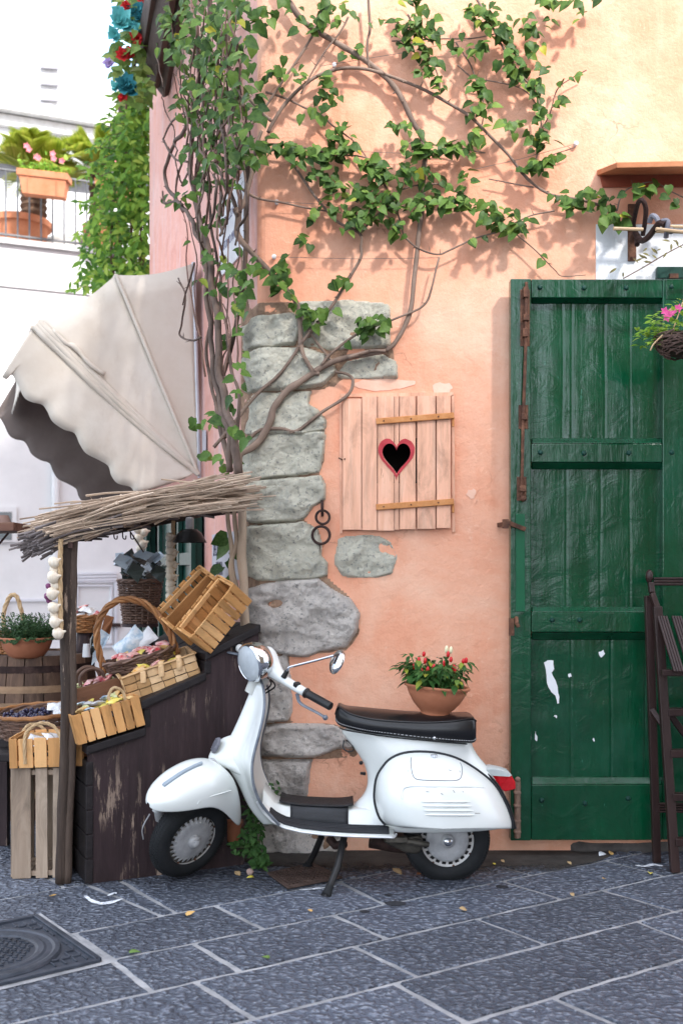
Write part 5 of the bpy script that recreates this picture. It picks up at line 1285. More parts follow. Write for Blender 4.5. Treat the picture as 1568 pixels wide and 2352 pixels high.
# other goods on the barrel
def on_barrel(px, Y): p = P(px, 1500, Y); p.z = ztop; return p
p = on_barrel(38, 6.28); M = Matrix.Translation(p)
rbk = thing('rope_handle_basket', 'shallow wicker basket with looped rope handle behind the rosemary bowl', 'basket', M=M)
weave(rbk, .10, .08, .135, .11, .13, 9, 14, m_wicker, .007); rope_handle(rbk, [(-.07, 0, .11), (-.075, 0, .24), (-.04, 0, .34), (.0, 0, .345), (.03, 0, .26), (.06, 0, .11)], .013)
p = on_barrel(196, 6.42); p.z += .12; M = Matrix.Translation(p); 
srk = thing('sweet_basket', 'small wicker bowl heaped with red and clear sweets behind the post', 'basket', M=M)
weave(srk, .07, .07, .115, .10, .10, 8, 14, m_wicker, .0065)
pe = MB(); pe.tube([p + V((0, 0, -.118)), p + V((0, 0, .0))], [.06, .05], 12); tag(pe.build('wooden_block', m_darkplank), 'dark round block under the small wicker bowl', 'block')
fill(M, (-.08, .08), (-.06, .06), .10, 10, .08, [S[6], S[0], S[6], S[3]], 'clear or red sweet packet heaped in the small wicker bowl', 'sweet packets in the wicker bowl', .05)
fill(rbk.matrix_basis, (-.06, .1), (-.06, .06), .12, 6, .10, [S[6], S[3], S[4]], 'clear packet lying in the rope handled basket', 'clear packets in the rope basket', .05)
cn = MB(); q = P(246, 1420, 6.4); cn.add([P(226, 1468, 6.36), P(243, 1412, 6.38), P(262, 1417, 6.40), P(250, 1470, 6.38)], [(0, 1, 2), (0, 2, 3)]); cn.tube([P(228, 1468, 6.37), P(262, 1418, 6.39)], [.03, .002], 8)
tag(cn.build('paper_cone', simple('kraft_paper', (.20, .075, .03), (.30, .13, .06), .8, 8)), 'brown paper cone standing up beside the small wicker bowl', 'paper cone')
cd_ = MB(); cd_.prism([P(212, 1483, 6.1), P(230, 1503 - 60, 6.1), P(254, 1459, 6.12), P(236, 1492, 6.1)], (0, .004, 0)); cd_.prism([P(214, 1500, 6.09), P(236, 1470, 6.09), P(226, 1512, 6.09), P(210, 1530, 6.09)], (0, .004, 0))
tag(cd_.build('leaflets', S[4], smooth=False), 'pale folded leaflets propped on the barrel right of the post', 'leaflets')
cu_ = MB(); p = on_barrel(199, 6.02); cu_.lathe([(0, 0), (.024, 0), (.018, .075), (.016, .075), (0, .07)], 20, Matrix.Translation(p)); tag(cu_.build('paper_cup', simple('cup_white', (.80, .80, .80), None, .5)), 'upturned white cup on the barrel right of the post', 'cup')
bt = MB(); p = on_barrel(220, 6.2); bt.lathe([(0, 0), (.030, 0), (.032, .01), (.032, .09), (.012, .13), (.012, .17), (0, .17)], 16, Matrix.Translation(p)); tag(bt.build('bottle', simple('dark_glass', (.012, .014, .012), None, .08, coat=.5)), 'short dark bottle on the barrel behind the white cup', 'bottle')
sk_ = MB(); sk_.tube([P(80, 1500, 6.2), P(89, 1428, 6.2)], .008, 6); tag(sk_.build('glass_rod', simple('green_grey_stick', (.30, .40, .38), None, .3)), 'thin greenish stick leaning up behind the rosemary', 'stick')

# ---- brushwood canopy on its post
random.seed(9)
cR, cL = P(566, 1128, 4.99), P(82, 1219, 4.67)
cx_ = (cR - cL).normalized(); cyd = ey.copy(); cz_ = cx_.cross(cyd).normalized()
if cz_.z < 0: cz_ = -cz_
can = thing('brushwood_canopy', 'rustic sloping canopy of dry twigs carried by a dark split post', 'canopy', V((P(147, 2034, 4.70).x, 4.70, .008)))
Lc = (cR - cL).length
def twigs(n, mat, y0, y1, z0, z1, ra, rb, x0=-.04, x1=1.03, droop=0., nm='brushwood'):
    mb = MB()
    for k in range(n):
        ln = ru(.30, 1.05); a = ru(x0, max(x0 + .01, x1 - ln)); b = min(x1 + .03, a + ln); y = ru(y0, y1); z = ru(z0, z1); dy, dz = ru(-.12, .12), random.gauss(0, .040)
        pts = []; m_ = 7
        for i in range(m_ + 1):
            t = i / m_; f = a + (b - a) * t
            q = cL + cx_ * (Lc * f) + cyd * (y + dy * t + .008 * nz((f*5, k, 0))) + cz_ * (z + dz * (t - .5) + .020 * nz((f*3.5, k, 7)) - droop * max(0, .16 - f) * 2.2 - .02 * (2*f-1)**2 + .02)
            pts.append(q)
        r = ru(ra, rb); mb.tube(pts, [r * (.75 + .25 * rnd()) for _ in pts], 5)
        for i in range(1, m_):
            if rnd() < .30: mb.sphere(pts[i], r * 1.55, 6)
            if rnd() < .10: mb.tube([pts[i], pts[i] + V((ru(-.03,.03), ru(-.02, .02), ru(-.015,.02)))], [r*.6, r*.3], 4)
    return mb.build(nm, mat, can)
twigs(170, m_twig, -.07, .08, -.070, .060, .003, .0072, .03, 1.04)
twigs(200, m_twig, .06, .80, -.05, .045, .003, .0075, .03, 1.03)
twigs(80, m_twigdk, -.06, .60, -.085, .01, .004, .0095, -.0, .34, .06, 'cut_ends')
twigs(34, m_twigdk, .0, .85, -.055, -.035, .006, .01, -.03, 1.0, .0, 'under_layer')
po = MB(); pts = [P(163, 1222, 4.72), P(160, 1300, 4.72), P(157, 1450, 4.72), P(158, 1600, 4.72), P(156, 1750, 4.72), P(150, 1880, 4.72), P(146, 2030, 4.72)]
pts[-1].z = .007; pc_ = cr(pts, 6)
for (dx, dy, r_, sd) in ((-.012, 0, .024, 1), (.017, .004, .019, 5), (.003, .02, .024, 8)):
    q = [p + V((dx + .005*nz((0, p.z*3, sd)), dy, 0)) for p in pc_]; po.tube(q, [r_ * (1 + .16*nz((p.z*7, sd, 0))) for p in q], 9)
pst = po.build('post', m_post, can, sharp=180)
sb_ = MB(); sb_.box(P(163, 1252, 4.68), (.020, .012, .028)); sb_.build('bracket_plate', m_iron, pst, smooth=False)
bmn = MB(); bmn.beam(P(160, 1232, 4.72) + cyd*0 + V((0,0,-.02)), P(160, 1232, 4.72) + cyd*.85 + V((0, 0, .03)), .04, .04); bmn.beam(cL + cx_*.12 + cyd*.78 - cz_*.07, cR + cyd*.78 - cz_*.07, .04, .04); bmn.build('frame_bar', m_post, can, smooth=False)
hs = MB()
for px in (262, 282, 300): hs.tube(cr([P(px, 1222, 5.35), P(px + 1, 1236, 5.35), P(px + 7, 1238, 5.35), P(px + 8, 1230, 5.35)], 3), .0035, 5)
hs.tube([P(296, 1215, 5.4), P(330, 1268, 5.55)], .004, 5); hs.build('hooks', m_iron, can)
# neighbour's shelf at the left edge
ns = MB(); ns.beam(P(-120, 1216, 5.6), P(52, 1212, 5.6), .30, .045, UP); 
nsh = thing('wooden_shelf', 'red brown plank shelf with iron brace at the left edge', 'shelf', P(0, 1230, 5.6))
ns.build('board', wood('reddish_board', (.07, .03, .02), (.19, .09, .06), (.36, .22, .16), 0, .7), nsh, smooth=False, bevel=.003)
nb = MB(); nb.tube([P(20, 1224, 5.6), P(-20, 1272, 5.6)], .006, 6); nb.tube([P(-110, 1222, 5.6), P(-100, 1960, 5.6)], .03, 8); nb.build('brace', m_iron, nsh)
bp_ = MB(); bp_.lathe([(0, 0), (.055, 0), (.034, .052), (.0, .052)], 16, Matrix.Translation(P(5, 1206, 5.6))); tag(bp_.build('upturned_pot', simple('dull_brown_pot', (.16, .10, .085), (.26, .17, .14), .8, 6)), 'small upturned brown pot on the plank shelf', 'pot')

# ---- garlic
m_garlic = simple('garlic_skin', (.66, .54, .40), (.80, .73, .62), .55, 12, bump=.3, bs=20, st=(6, 6, .6)); m_purple = simple('purple_garlic', (.10, .015, .07), (.25, .08, .18), .5, 20)
def garlic(label, bulbs, rope, Y, r, grp=None, extra=()):
    t = thing('garlic_braid', label, 'garlic braid', P(rope[-1][0], rope[-1][1], Y))
    rp = MB(); pts = cr([P(a, b, Y) for a, b in rope], 6)
    for s_ in range(3): rp.tube([p + V((math.cos(i*.9+s_*2.1)*r*.22, math.sin(i*.9+s_*2.1)*r*.22, 0)) for i, p in enumerate(pts)], r*.24, 6)
    rp.build('braid', m_rope, t)
    for k, (px, py, s_) in enumerate(list(bulbs) + list(extra)):
        b = MB(); c = P(px, py, Y - (.012 if k < len(bulbs) else -.012) + ru(-.006, .006)); to = P(rope[0][0], py, Y); ax_ = V((-1, ru(-.3, .1), ru(-.55, -.1))).normalized()
        M = frame(c, ax_.orthogonal(), ax_); rr = r * s_
        prof = [(0, -1.45), (.16, -1.35), (.22, -1.1), (.42, -.85), (.82, -.55), (1.02, -.1), (1.0, .25), (.78, .6), (.42, .78), (.15, .82), (.1, .95), (0, .95)]
        rings = [[M @ V((rr*p_*(1 + (.07*abs(math.cos(3*a_)) if p_ > .5 else 0))*math.cos(a_), rr*p_*(1 + (.07*abs(math.cos(3*a_)) if p_ > .5 else 0))*math.sin(a_), rr*z_)) for a_ in [2*math.pi*i/18 for i in range(18)]] for p_, z_ in prof]
        b.loft(rings, True, False); b.build('garlic_bulb', m_garlic if k < len(bulbs) else (m_purple if s_ < .8 else m_garlic), t, sharp=180)
random.seed(2)
garlic('plaited string of white garlic hanging from the canopy by the post', [(124, 1292, 1), (122, 1326, 1.05), (120, 1364, 1.05), (123, 1396, 1), (126, 1429, 1), (134, 1455, 1.02)], [(140, 1238), (139, 1300), (139, 1380), (141, 1446)], 4.66, .0265, None, [(126, 1310, .9), (128, 1345, .9), (127, 1412, .9), (112, 1347, .55), (109, 1370, .6), (113, 1379, .55)])
garlic('long garlic braid hanging under the canopy by the lamp', [(390, 1234 + 15*k + (k % 2)*2, .95) for k in range(10)], [(398, 1196), (398, 1260), (398, 1330), (397, 1372)], 5.55, .026, None, [(399, 1242 + 28*k, .85) for k in range(5)])
garlic('short garlic bunch in shadow above the cellophane bundle', [(316, 1214, 1), (330, 1222, 1), (318, 1238, 1), (328, 1250, 1), (322, 1262, .9)], [(322, 1196), (323, 1230), (322, 1264)], 5.85, .027)
# ---- enamel lamp under the canopy
pl_ = thing('pendant_lamp', 'black enamel lamp shade with pale socket under the brushwood canopy', 'lamp', P(436, 1246, 5.5))
s_ = MB(); s_.lathe([(.012, .07), (.040, .068), (.062, .05), (.088, .004), (.091, .0), (.086, .0), (.058, .046), (.0, .062)], 32, Matrix.Translation(P(436, 1246, 5.5))); s_.build('shade', m_blackpaint, pl_, sharp=50)
s_ = MB(); s_.lathe([(.021, .0), (.022, .055), (.018, .064), (0, .066)], 20, Matrix.Translation(P(436, 1216, 5.5))); s_.build('socket', simple('porcelain', (.55, .54, .55), None, .35), pl_)
s_ = MB(); s_.tube(cr([P(436, 1190, 5.5), P(440, 1180, 5.5), P(470, 1184, 5.45), P(520, 1178, 5.42), P(566, 1172, 5.40)], 5), .009, 8); s_.build('arm', m_iron, pl_)

# ---- dome awning on the side wall
mcv = Mt('cream_canvas', .85, spec=.2)
cv = mcv.mix(mcv.ramp(mcv.noise(2.2, 7, .65), [(.35, 0.), (.7, 1.)]), (.57, .505, .425), (.66, .61, .54))
cv = mcv.mix(mcv.ramp(mcv.noise(4, 6, .7, (1, 1, .5)), [(.58, 0.), (.75, .5)]), cv, (.46, .38, .30))
mcv.col(cv); mcv.bump(mcv.noise(4, 4, .6), .35, .02); mcv.bump(mcv.noise(240, 2, .5), .15, .002); m_canvas = mcv.m
PV = SP(455, 1090, .03)
def AP(px, py): return on_plane(px, py, PV, E2)
awn = thing('dome_awning', 'cream canvas dome awning with scalloped valance fixed to the pink side wall', 'awning', PV)
LA = 1.75; t0, t1, t2, t3 = AP(441, 606), AP(266, 632), AP(92, 738), AP(76, 752)
def arc(a, b, n, sag):
    out = []
    for i in range(n + 1):
        t = i/n; p = a.lerp(b, t); c = (p - PV); out.append(PV + c * (1 - sag * math.sin(math.pi*t)))
    return out
def gore(a, b, sag, nm, billow=.03):
    mb = MB()
    edge = arc(a, b, 10, sag)
    for off, sg in ((0, -1), (LA, 1)):
        rings = []
        for r in [i/10 for i in range(11)]:
            ring = []
            for i, p in enumerate(edge):
                q = PV.lerp(p, max(r, .012)); w_ = math.sin(math.pi*i/10) * math.sin(math.pi*min(1, r*1.02)) * billow * (1 + .8*nz((q.x*3, q.z*3, sg)))
                ring.append(q + E2 * (off + sg * -.5 * w_ * 0 - (0 if sg > 0 else 0)) - E2 * sg * w_ * .5)
            rings.append(ring)
        mb.loft(rings, False, False)
    rings = [[p + E2 * (LA * k/6) + (PV - p).normalized() * (.02 * math.sin(math.pi*k/6)) for p in edge] for k in range(7)]
    mb.loft(rings, False, False)
    return mb.build(nm, m_canvas, awn, solid=.002, sharp=180)
gore(t0, t1, .022, 'canopy_gore', .015); gore(t1, t2, .022, 'canopy_gore', .02)
rb_ = MB()
for p, r in ((t1, .011), (t2, .013), (t3, .016)):
    for off in (0, LA): rb_.tube([PV + E2*off - E2*.012*(1 if off == 0 else -1), p + E2*off - E2*.012*(1 if off == 0 else -1)], r, 8)
    rb_.tube([p, p + E2*LA], r * .9, 8)
rb_.build('hoop_ribs', m_canvas, awn)
pt_ = MB(); pt_.tube([t0 + V((0,0,.01)) - E1*.01, PV + V((0, 0, -.02)) - E1*.01], .012, 8); pt_.tube([t0 + E2*LA - E1*.01, PV + E2*LA - E1*.01], .012, 8); pt_.tube([t0 - E1*.01, t0 + E2*LA - E1*.01], .012, 8); pt_.build('wall_frame', simple('pale_grey_tube', (.42, .42, .46), (.55, .55, .58), .4, 8, metal=.3), awn)
# rolled folds between the last two ribs
fo = MB()
for k in range(3):
    a0, a1 = (t2.lerp(t3, (k + .5)/3)), PV; pts = []
    for i in range(13):
        t = i/12; q = a0.lerp(a1, t); s_ = math.sin(math.pi*t)
        pts.append(q + V((0, 0, -.030 * s_ * (k + .6) / 2)) - E2 * (.012 + .012*nz((t*5, k, 0))))
    fo.tube(pts, [.022 * (1 - .55*(i/12)) * (1 + .35*nz((i*.6, k, 3))) for i in range(13)], 8)
pts = [P_ for P_ in (AP(120, 760), AP(150, 790), AP(172, 800), AP(205, 838), AP(240, 862))]
fo.tube([p - E2*.03 for p in cr(pts, 4)], [.012 + .012*abs(nz((i*.8, 1, 2))) for i in range(17)], 8)
fo.build('rolled_fold', m_canvas, awn, sharp=180)
HEM = [(5, 867), (16, 872), (27, 862), (40, 882), (55, 913), (73, 925), (97, 931), (109, 947), (120, 969), (146, 987), (171, 996), (182, 1020), (197, 1042), (226, 1057), (248, 1071), (255, 1093), (270, 1111), (299, 1119), (314, 1133), (365, 1119), (419, 1101)]
hem = [AP(*p) for p in HEM]
m_shadecanvas = simple('shade_toned_canvas', (.14, .112, .10), (.20, .165, .148), .9, 3, bump=.2, bs=120)  # darker canvas for the far valance, inner shade put into the colour
def valance(off, sg):
    mb = MB(); H_ = cr(hem, 4); n = len(H_); rings = []
    for i, h in enumerate(H_):
        t = (i / (n-1)) ** 1.0; top = t3.lerp(PV, t * .985); ring = []
        for k in range(7):
            s_ = k/6; q = top.lerp(h, s_); ring.append(q + E2 * (off - sg * (.03 * math.sin(math.pi*s_*.8) + .012 * s_ * nz((i * .12, 3, sg)))))
        rings.append(ring)
    mb.loft(rings, False, False); return mb.build('side_valance', m_canvas if sg > 0 else m_shadecanvas, awn, solid=.002, sharp=180)
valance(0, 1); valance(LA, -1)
fv = MB(); rings = []
dn = (hem[0] - t3); dn2 = V((dn.x*.5, dn.y*.5, dn.z))
for i in range(57):
    t = i/56; sc = .78 + .12 * abs(math.sin(t * math.pi * 9)); ring = []
    for k in range(6):
        s_ = k/5; fl_ = 1 if t < .04 else max(.25, 1 - t*8); ring.append(t3 + E2*LA*t + V((dn.x*s_*s_*fl_*.8, dn.y*s_*s_*fl_*.8, dn.z*s_*sc)))
    rings.append(ring)
fv.loft(rings, False, False); fv.build('front_valance', m_canvas, awn, solid=.002, sharp=180)
# ---- signs on the side wall
def text(body, size, M, mat, parent, name='lettering', sx=1.):
    c = bpy.data.curves.new(name, 'FONT'); c.body = body; c.size = size; c.extrude = .0008; c.align_x = 'LEFT'; c.resolution_u = 3
    o = bpy.data.objects.new(name, c); me = bpy.data.meshes.new_from_object(o); bpy.data.objects.remove(o)
    mb = MB(); mb.v = [M @ V((v_.co.x * sx, v_.co.y, v_.co.z)) for v_ in me.vertices]; mb.f = [list(p.vertices) for p in me.polygons]
    return mb.build(name, mat, parent, smooth=False)
m_ink = simple('faded_dark_paint', (.05, .045, .07), (.10, .09, .13), .8, 40); m_ink2 = simple('faded_blue_paint', (.13, .13, .24), (.30, .30, .40), .8, 60)
def sign(label, px0, py0, px1, py1, lines, mat, ink, off=.012, name='wall_sign'):
    a = SP(px0, py1, off); b = SP(px1, py1, off); zt_ = SP(px0, py0, off).z; wd = (b - a).length; hh = zt_ - a.z
    o = thing(name, label, 'sign', a.lerp(b, .5)); bd_ = MB(); c, d = V((a.x, a.y, zt_)), V((b.x, b.y, zt_)); b.z = a.z
    bd_.prism([a, b, V((b.x, b.y, zt_)), c], -E1 * .011); bd_.build('board', mat, o, smooth=False, bevel=.002)
    for (tx, fx, fz, sz, sx) in lines:
        M = frame(a + (b - a) * fx + V((0, 0, hh * fz)) + E1 * .001, b - a, E1); text(tx, sz * hh, M, ink, o, sx=sx)
    return o
m_signwhite = simple('grey_white_board', (.42, .41, .45), (.52, .50, .53), .7, 6, bump=.2)
m_marble = simple('white_marble', (.62, .62, .66), (.74, .74, .77), .5, 3)
# low bench that carries the wicker tray and the brown crate
bnc = thing('low_bench', 'dark plank bench behind the post carrying the wicker tray and brown crate', 'bench', V((-1.50, 5.2, .006)))
t = MB(); t.box((-1.47, 5.20, .528), (.62, .46, .035)); t.build('top', m_darkedge, bnc, smooth=False, bevel=.004)
for x in (-1.74, -1.20):
    for y in (5.01, 5.39): t = MB(); t.box((x, y, .259), (.05, .05, .502)); t.build('leg', m_darkplank, bnc, smooth=False)
t = MB(); t.box((-1.50, 5.28, .565), (.40, .24, .036)); t.build('riser', m_darkedge, bnc, smooth=False)
# ---- signs
sign('white painted board lettered in thin dark capitals beside the vine trunks', 487, 1228, 552, 1331, [('SPECIALITA', .06, .52, .42, .36), ("D'ISCHIA", .16, .10, .42, .36)], m_signwhite, m_ink)
sign('white marble street plaque partly hidden by the vine near the corner', 503, 470, 567, 640, [('PIAZZA', .20, .62, .16, .95), ('ANTONIO MAT', .08, .30, .16, .72)], m_marble, m_ink2)
sgn = MB(); sgn.prism([SP(466, 1158 - 170, .01), SP(474, 1158 - 170, .01), SP(474, 1040, .01), SP(466, 1040, .01)], E1 * .004); tag(sgn.build('house_number', m_signwhite, smooth=False), 'small narrow white plate beside the awning tube', 'sign')
# ================================================================== THE CLIMBER
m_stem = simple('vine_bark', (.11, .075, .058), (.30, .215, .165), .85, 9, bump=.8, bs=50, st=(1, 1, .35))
m_darkstem = simple('shaded_vine_bark', (.05, .034, .028), (.17, .118, .092), .85, 9, bump=.8, bs=50, st=(1, 1, .35))  # darker copy of the bark, side wall shade put into the colour
m_palestem = simple('pale_vine_trunk', (.30, .215, .15), (.52, .41, .31), .85, 7, bump=.7, bs=40, st=(1, 1, .3))
m_thin = simple('thin_twig', (.10, .06, .045), (.22, .13, .10), .8, 12)
m_vleaf = leafmat('climber_leaf', [(0, (.014, .042, .008)), (.45, (.042, .098, .015)), (.85, (.10, .18, .028)), (.985, (.16, .24, .04)), (.998, (.46, .40, .03))], .48, .16)
random.seed(31)
vine = thing('climbing_vine', 'leafy climber trained over the corner and across the peach wall', 'climbing plant', V((-.45, 5.15, .01)))
lf = MB(); _sb = MB()
def stem(pts, r0, r1, off, mat=m_stem, n=5, seg=8, jit=.006, nm='branch', side=False, knots=True):
    q = []
    for i, p in enumerate(pts):
        px, py = p[0], p[1]; o = off + (p[2] if len(p) > 2 else 0)
        q.append(SP(px, py, o) if side else P(px, py, W - o))
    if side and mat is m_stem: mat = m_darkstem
    q = cr(q, n); q = [p + V((nz(p, 6, 1), nz(p, 6, 5) * .5, nz(p, 6, 9))) * jit for p in q]
    m = len(q); mb = MB(); mb.tube(q, [(r0 + (r1 - r0) * i/(m-1)) * (1 + .18*nz(q[i], 22, 3)) for i in range(m)], seg)
    if knots:
        for i in range(2, m - 1, 3):
            if rnd() < .45: mb.tube([q[i], q[i] + V((ru(-.03, .03), ru(-.03, .0), ru(-.02, .03)))], [max(.002, r1*.6), .001], 5)
    mb.build(nm, mat, vine, sharp=180); return q
def put_leaf(p, size, out=NF, droop=1.):
    d = V((ru(-1, 1), 0, -droop * ru(.2, 1.3) + .25)).normalized() + out * ru(-.2, .55)
    n = (out * ru(.35, 1) + UP * ru(.1, .9) + V((ru(-.6, .6), 0, 0)))
    lf.leaf(p, d, n, size * ru(.62, 1.2), ru(.78, .98), ru(.15, .4), ru(.0, .35))
def leafy(pts, n, spread=14, size=.054, off=.05, side=False):
    n = int(n * .70)
    q = cr([V((a, b, 0)) for a, b in [x[:2] for x in pts]], 8); m = len(q) - 1
    for k in range(n):
        f = rnd() * m; i = int(f); p = q[i].lerp(q[min(i+1, m)], f - i)
        px, py = p.x + random.gauss(0, spread), p.y + random.gauss(0, spread * .75) + 3
        o = off + ru(.0, .09)
        put_leaf(SP(px, py, o) if side else P(px, py, W - o), size, E1 * .5 + NF * .8 if side else NF)
def blob(cx, cy, rx, ry, n, size=.056, off=(.05, .35), side=True):
    for k in range(int(n * (.47 if cy < 300 else .42))):
        a = ru(0, 6.283); r = math.sqrt(rnd()); px, py = cx + rx*r*math.cos(a), cy + ry*r*math.sin(a); o = ru(*off)
        put_leaf(SP(px, py, o) if side else P(px, py, W - o), size, (E1 * .5 + NF * .8) if side else NF)
B1 = [(545, 1090), (550, 1045), (576, 1030), (600, 1008), (622, 968), (630, 936), (657, 899), (685, 880), (718, 858), (757, 834), (798, 820), (850, 812), (886, 806)]
stem(B1, .021, .013, .055)
stem([(886, 806), (908, 785), (930, 747), (946, 690), (955, 600), (962, 540), (969, 470), (973, 400), (976, 345), (966, 310), (950, 282), (930, 240), (905, 202), (875, 168), (830, 132), (770, 96), (720, 66), (690, 42), (660, 0), (640, -40)], .011, .016, .05)
stem([(798, 820), (850, 806), (886, 806)], .010, .007, .075)
stem([(615, 303), (626, 281), (655, 237), (691, 200), (728, 175), (764, 160), (801, 155), (848, 160), (912, 182), (975, 206), (1027, 235), (1085, 273), (1128, 316), (1166, 355), (1200, 398), (1224, 422), (1248, 438), (1277, 450), (1344, 462), (1416, 484)], .010, .007, .06)
stem([(549, 430), (593, 456), (655, 465), (713, 478), (757, 487)], .007, .004, .05)
B4 = [(644, 350), (669, 375), (699, 416), (720, 445), (746, 478), (775, 510), (826, 536), (830, 569), (830, 590), (812, 623), (797, 645), (757, 711), (698, 782), (648, 853), (598, 899), (548, 957), (490, 1026)]
stem(B4, .006, .009, .065)
stem([(769, 853), (800, 860), (811, 876), (798, 907), (740, 945), (682, 990), (644, 986), (594, 990), (553, 1030)], .007, .010, .05)
stem([(542, 478), (549, 500), (544, 532), (552, 552), (579, 582), (613, 619), (653, 661), (682, 703), (690, 757), (694, 807), (719, 853), (735, 858)], .017, .010, .06)
stem([(690, 732), (727, 786), (757, 822), (765, 830)], .006, .007, .06)
stem([(740, 838), (760, 812), (800, 780), (848, 753), (907, 732), (969, 703), (990, 665), (1008, 592)], .007, .005, .07)
stem([(927, 541), (960, 570), (1003, 585), (1032, 575), (1085, 551), (1142, 532), (1181, 513), (1224, 494), (1272, 484)], .005, .004, .06)
stem([(750, -10), (731, 55), (720, 80), (691, 128), (655, 179), (626, 222), (596, 262), (567, 299)], .007, .006, .06)
stem([(525, -10), (527, 55), (525, 150), (556, 204), (582, 237), (604, 262), (624, 277)], .010, .008, .12)
stem([(611, 211), (655, 226), (699, 248), (735, 262), (764, 288), (793, 310), (815, 328), (837, 357), (852, 383)], .006, .003, .05)
B11 = [(1090, -10), (1123, 48), (1152, 105), (1181, 153), (1224, 206), (1238, 249), (1241, 307), (1234, 355), (1214, 393)]
stem(B11, .007, .003, .06)
B12 = [(936, 34), (970, 105), (999, 158), (1010, 206)]; stem(B12, .005, .003, .06)
B13 = [(1047, 96), (1080, 150), (1098, 200), (1109, 240), (1104, 292), (1075, 321)]; stem(B13, .004, .003, .06)
B16 = [(1004, 422), (1075, 455), (1123, 494), (1171, 527), (1229, 575), (1272, 618), (1291, 634), (1344, 632)]; stem(B16, .005, .002, .05)
stem([(1416, 484), (1425, 455), (1444, 431), (1497, 417), (1540, 440), (1600, 470)], .004, .003, .10)
stem([(1123, 412), (1176, 422), (1224, 429)], .003, .004, .04)
stem([(845, -10), (850, 60), (842, 100), (848, 160)], .007, .006, .06)
stem([(800, 40), (780, 75), (745, 120), (720, 160), (690, 215)], .005, .004, .07)
stem([(900, 95), (960, 92), (1020, 88), (1100, 85), (1170, 68)], .004, .003, .06)
stem([(1050, 150), (1085, 178), (1140, 188), (1200, 205), (1230, 240)], .004, .003, .05)
stem([(1345, 160), (1310, 180), (1280, 205), (1262, 260), (1240, 300)], .003, .003, .05, m_thin)
stem([(1215, 395), (1240, 375), (1270, 355), (1300, 345), (1320, 338)], .003, .002, .05, m_thin)
stem([(588, 330), (655, 332), (728, 345), (782, 356), (840, 362), (880, 385)], .006, .004, .06)
stem([(932, 328), (975, 333), (1032, 333), (1080, 346), (1114, 352)], .004, .003, .05)
stem([(826, 536), (860, 500), (890, 470), (915, 440), (960, 425), (1004, 422)], .005, .004, .06)
stem([(852, 383), (880, 420), (905, 470), (927, 541)], .005, .004, .05)
# side stems
A1 = [(548, 1090), (540, 1000), (520, 930), (506, 860), (500, 780), (494, 700), (482, 620), (470, 540), (455, 480), (441, 420), (436, 370), (440, 310), (455, 240), (470, 150), (480, 60), (485, -20)]
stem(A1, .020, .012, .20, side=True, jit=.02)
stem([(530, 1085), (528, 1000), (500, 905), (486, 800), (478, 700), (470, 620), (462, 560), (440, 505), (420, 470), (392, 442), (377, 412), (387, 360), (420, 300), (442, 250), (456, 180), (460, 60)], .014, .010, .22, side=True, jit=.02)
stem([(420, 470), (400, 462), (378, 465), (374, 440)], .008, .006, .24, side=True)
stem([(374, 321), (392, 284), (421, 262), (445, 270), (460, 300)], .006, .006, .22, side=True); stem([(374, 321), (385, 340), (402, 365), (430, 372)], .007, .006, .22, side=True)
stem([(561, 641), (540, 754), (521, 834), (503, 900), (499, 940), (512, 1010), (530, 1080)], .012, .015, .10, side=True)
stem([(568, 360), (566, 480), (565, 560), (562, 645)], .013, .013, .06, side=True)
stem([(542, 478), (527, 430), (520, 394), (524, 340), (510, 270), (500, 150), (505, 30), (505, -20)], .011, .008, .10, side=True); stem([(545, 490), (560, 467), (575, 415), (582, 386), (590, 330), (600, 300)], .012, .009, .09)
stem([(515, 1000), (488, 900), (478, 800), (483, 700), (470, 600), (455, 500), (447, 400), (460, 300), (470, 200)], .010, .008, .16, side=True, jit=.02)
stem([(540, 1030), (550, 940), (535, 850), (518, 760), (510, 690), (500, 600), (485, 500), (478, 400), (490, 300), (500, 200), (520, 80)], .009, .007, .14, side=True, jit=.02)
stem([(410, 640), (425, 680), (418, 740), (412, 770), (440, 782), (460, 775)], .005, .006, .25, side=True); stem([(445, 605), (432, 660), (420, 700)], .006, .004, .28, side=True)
for k in range(30):
    x = ru(415, 565); y = ru(150, 620); pts = [(x, y)]
    for j in range(5): x += ru(-26, 22); y -= ru(40, 95); pts.append((x, y))
    stem([(a_, b_, ru(-.05, .12)) for a_, b_ in pts], ru(.004, .008), .003, .2, m_stem if k % 2 else m_thin, side=True, jit=.02)
for k in range(9):
    x = ru(455, 550); y = ru(650, 1000); pts = [(x, y)]
    for j in range(4): x += ru(-20, 14); y -= ru(50, 100); pts.append((x, y))
    stem(pts, ru(.004, .006), .003, .17, m_thin, side=True, jit=.02)
# lower trunks, standing behind the stand
for pts, r0, r1 in (([(565, 1460), (560, 1374), (556, 1259), (556, 1143), (550, 1080)], .024, .021), ([(552, 1420), (546, 1363), (535, 1316), (532, 1259), (523, 1180), (528, 1090)], .012, .010), ([(556, 1420), (545, 1380), (533, 1336), (530, 1297), (543, 1251), (540, 1205), (534, 1090)], .012, .011), ([(560, 1430), (552, 1380), (540, 1336)], .009, .008)):
    q = cr([P(a, b, 5.20 + .03 * (r0 < .02)) for a, b in pts], 6); q = [p + V((nz(p, 8, 2), 0, 0)) * .006 for p in q]
    if r0 > .02: q = [V((q[0].x, q[0].y, .3)), ] + q
    t = MB(); t.tube(q, [(r0 + (r1-r0)*i/(len(q)-1)) * (1 + .15*nz(q[i], 14, 1)) for i in range(len(q))], 10); t.build('trunk', m_palestem, vine, sharp=180)
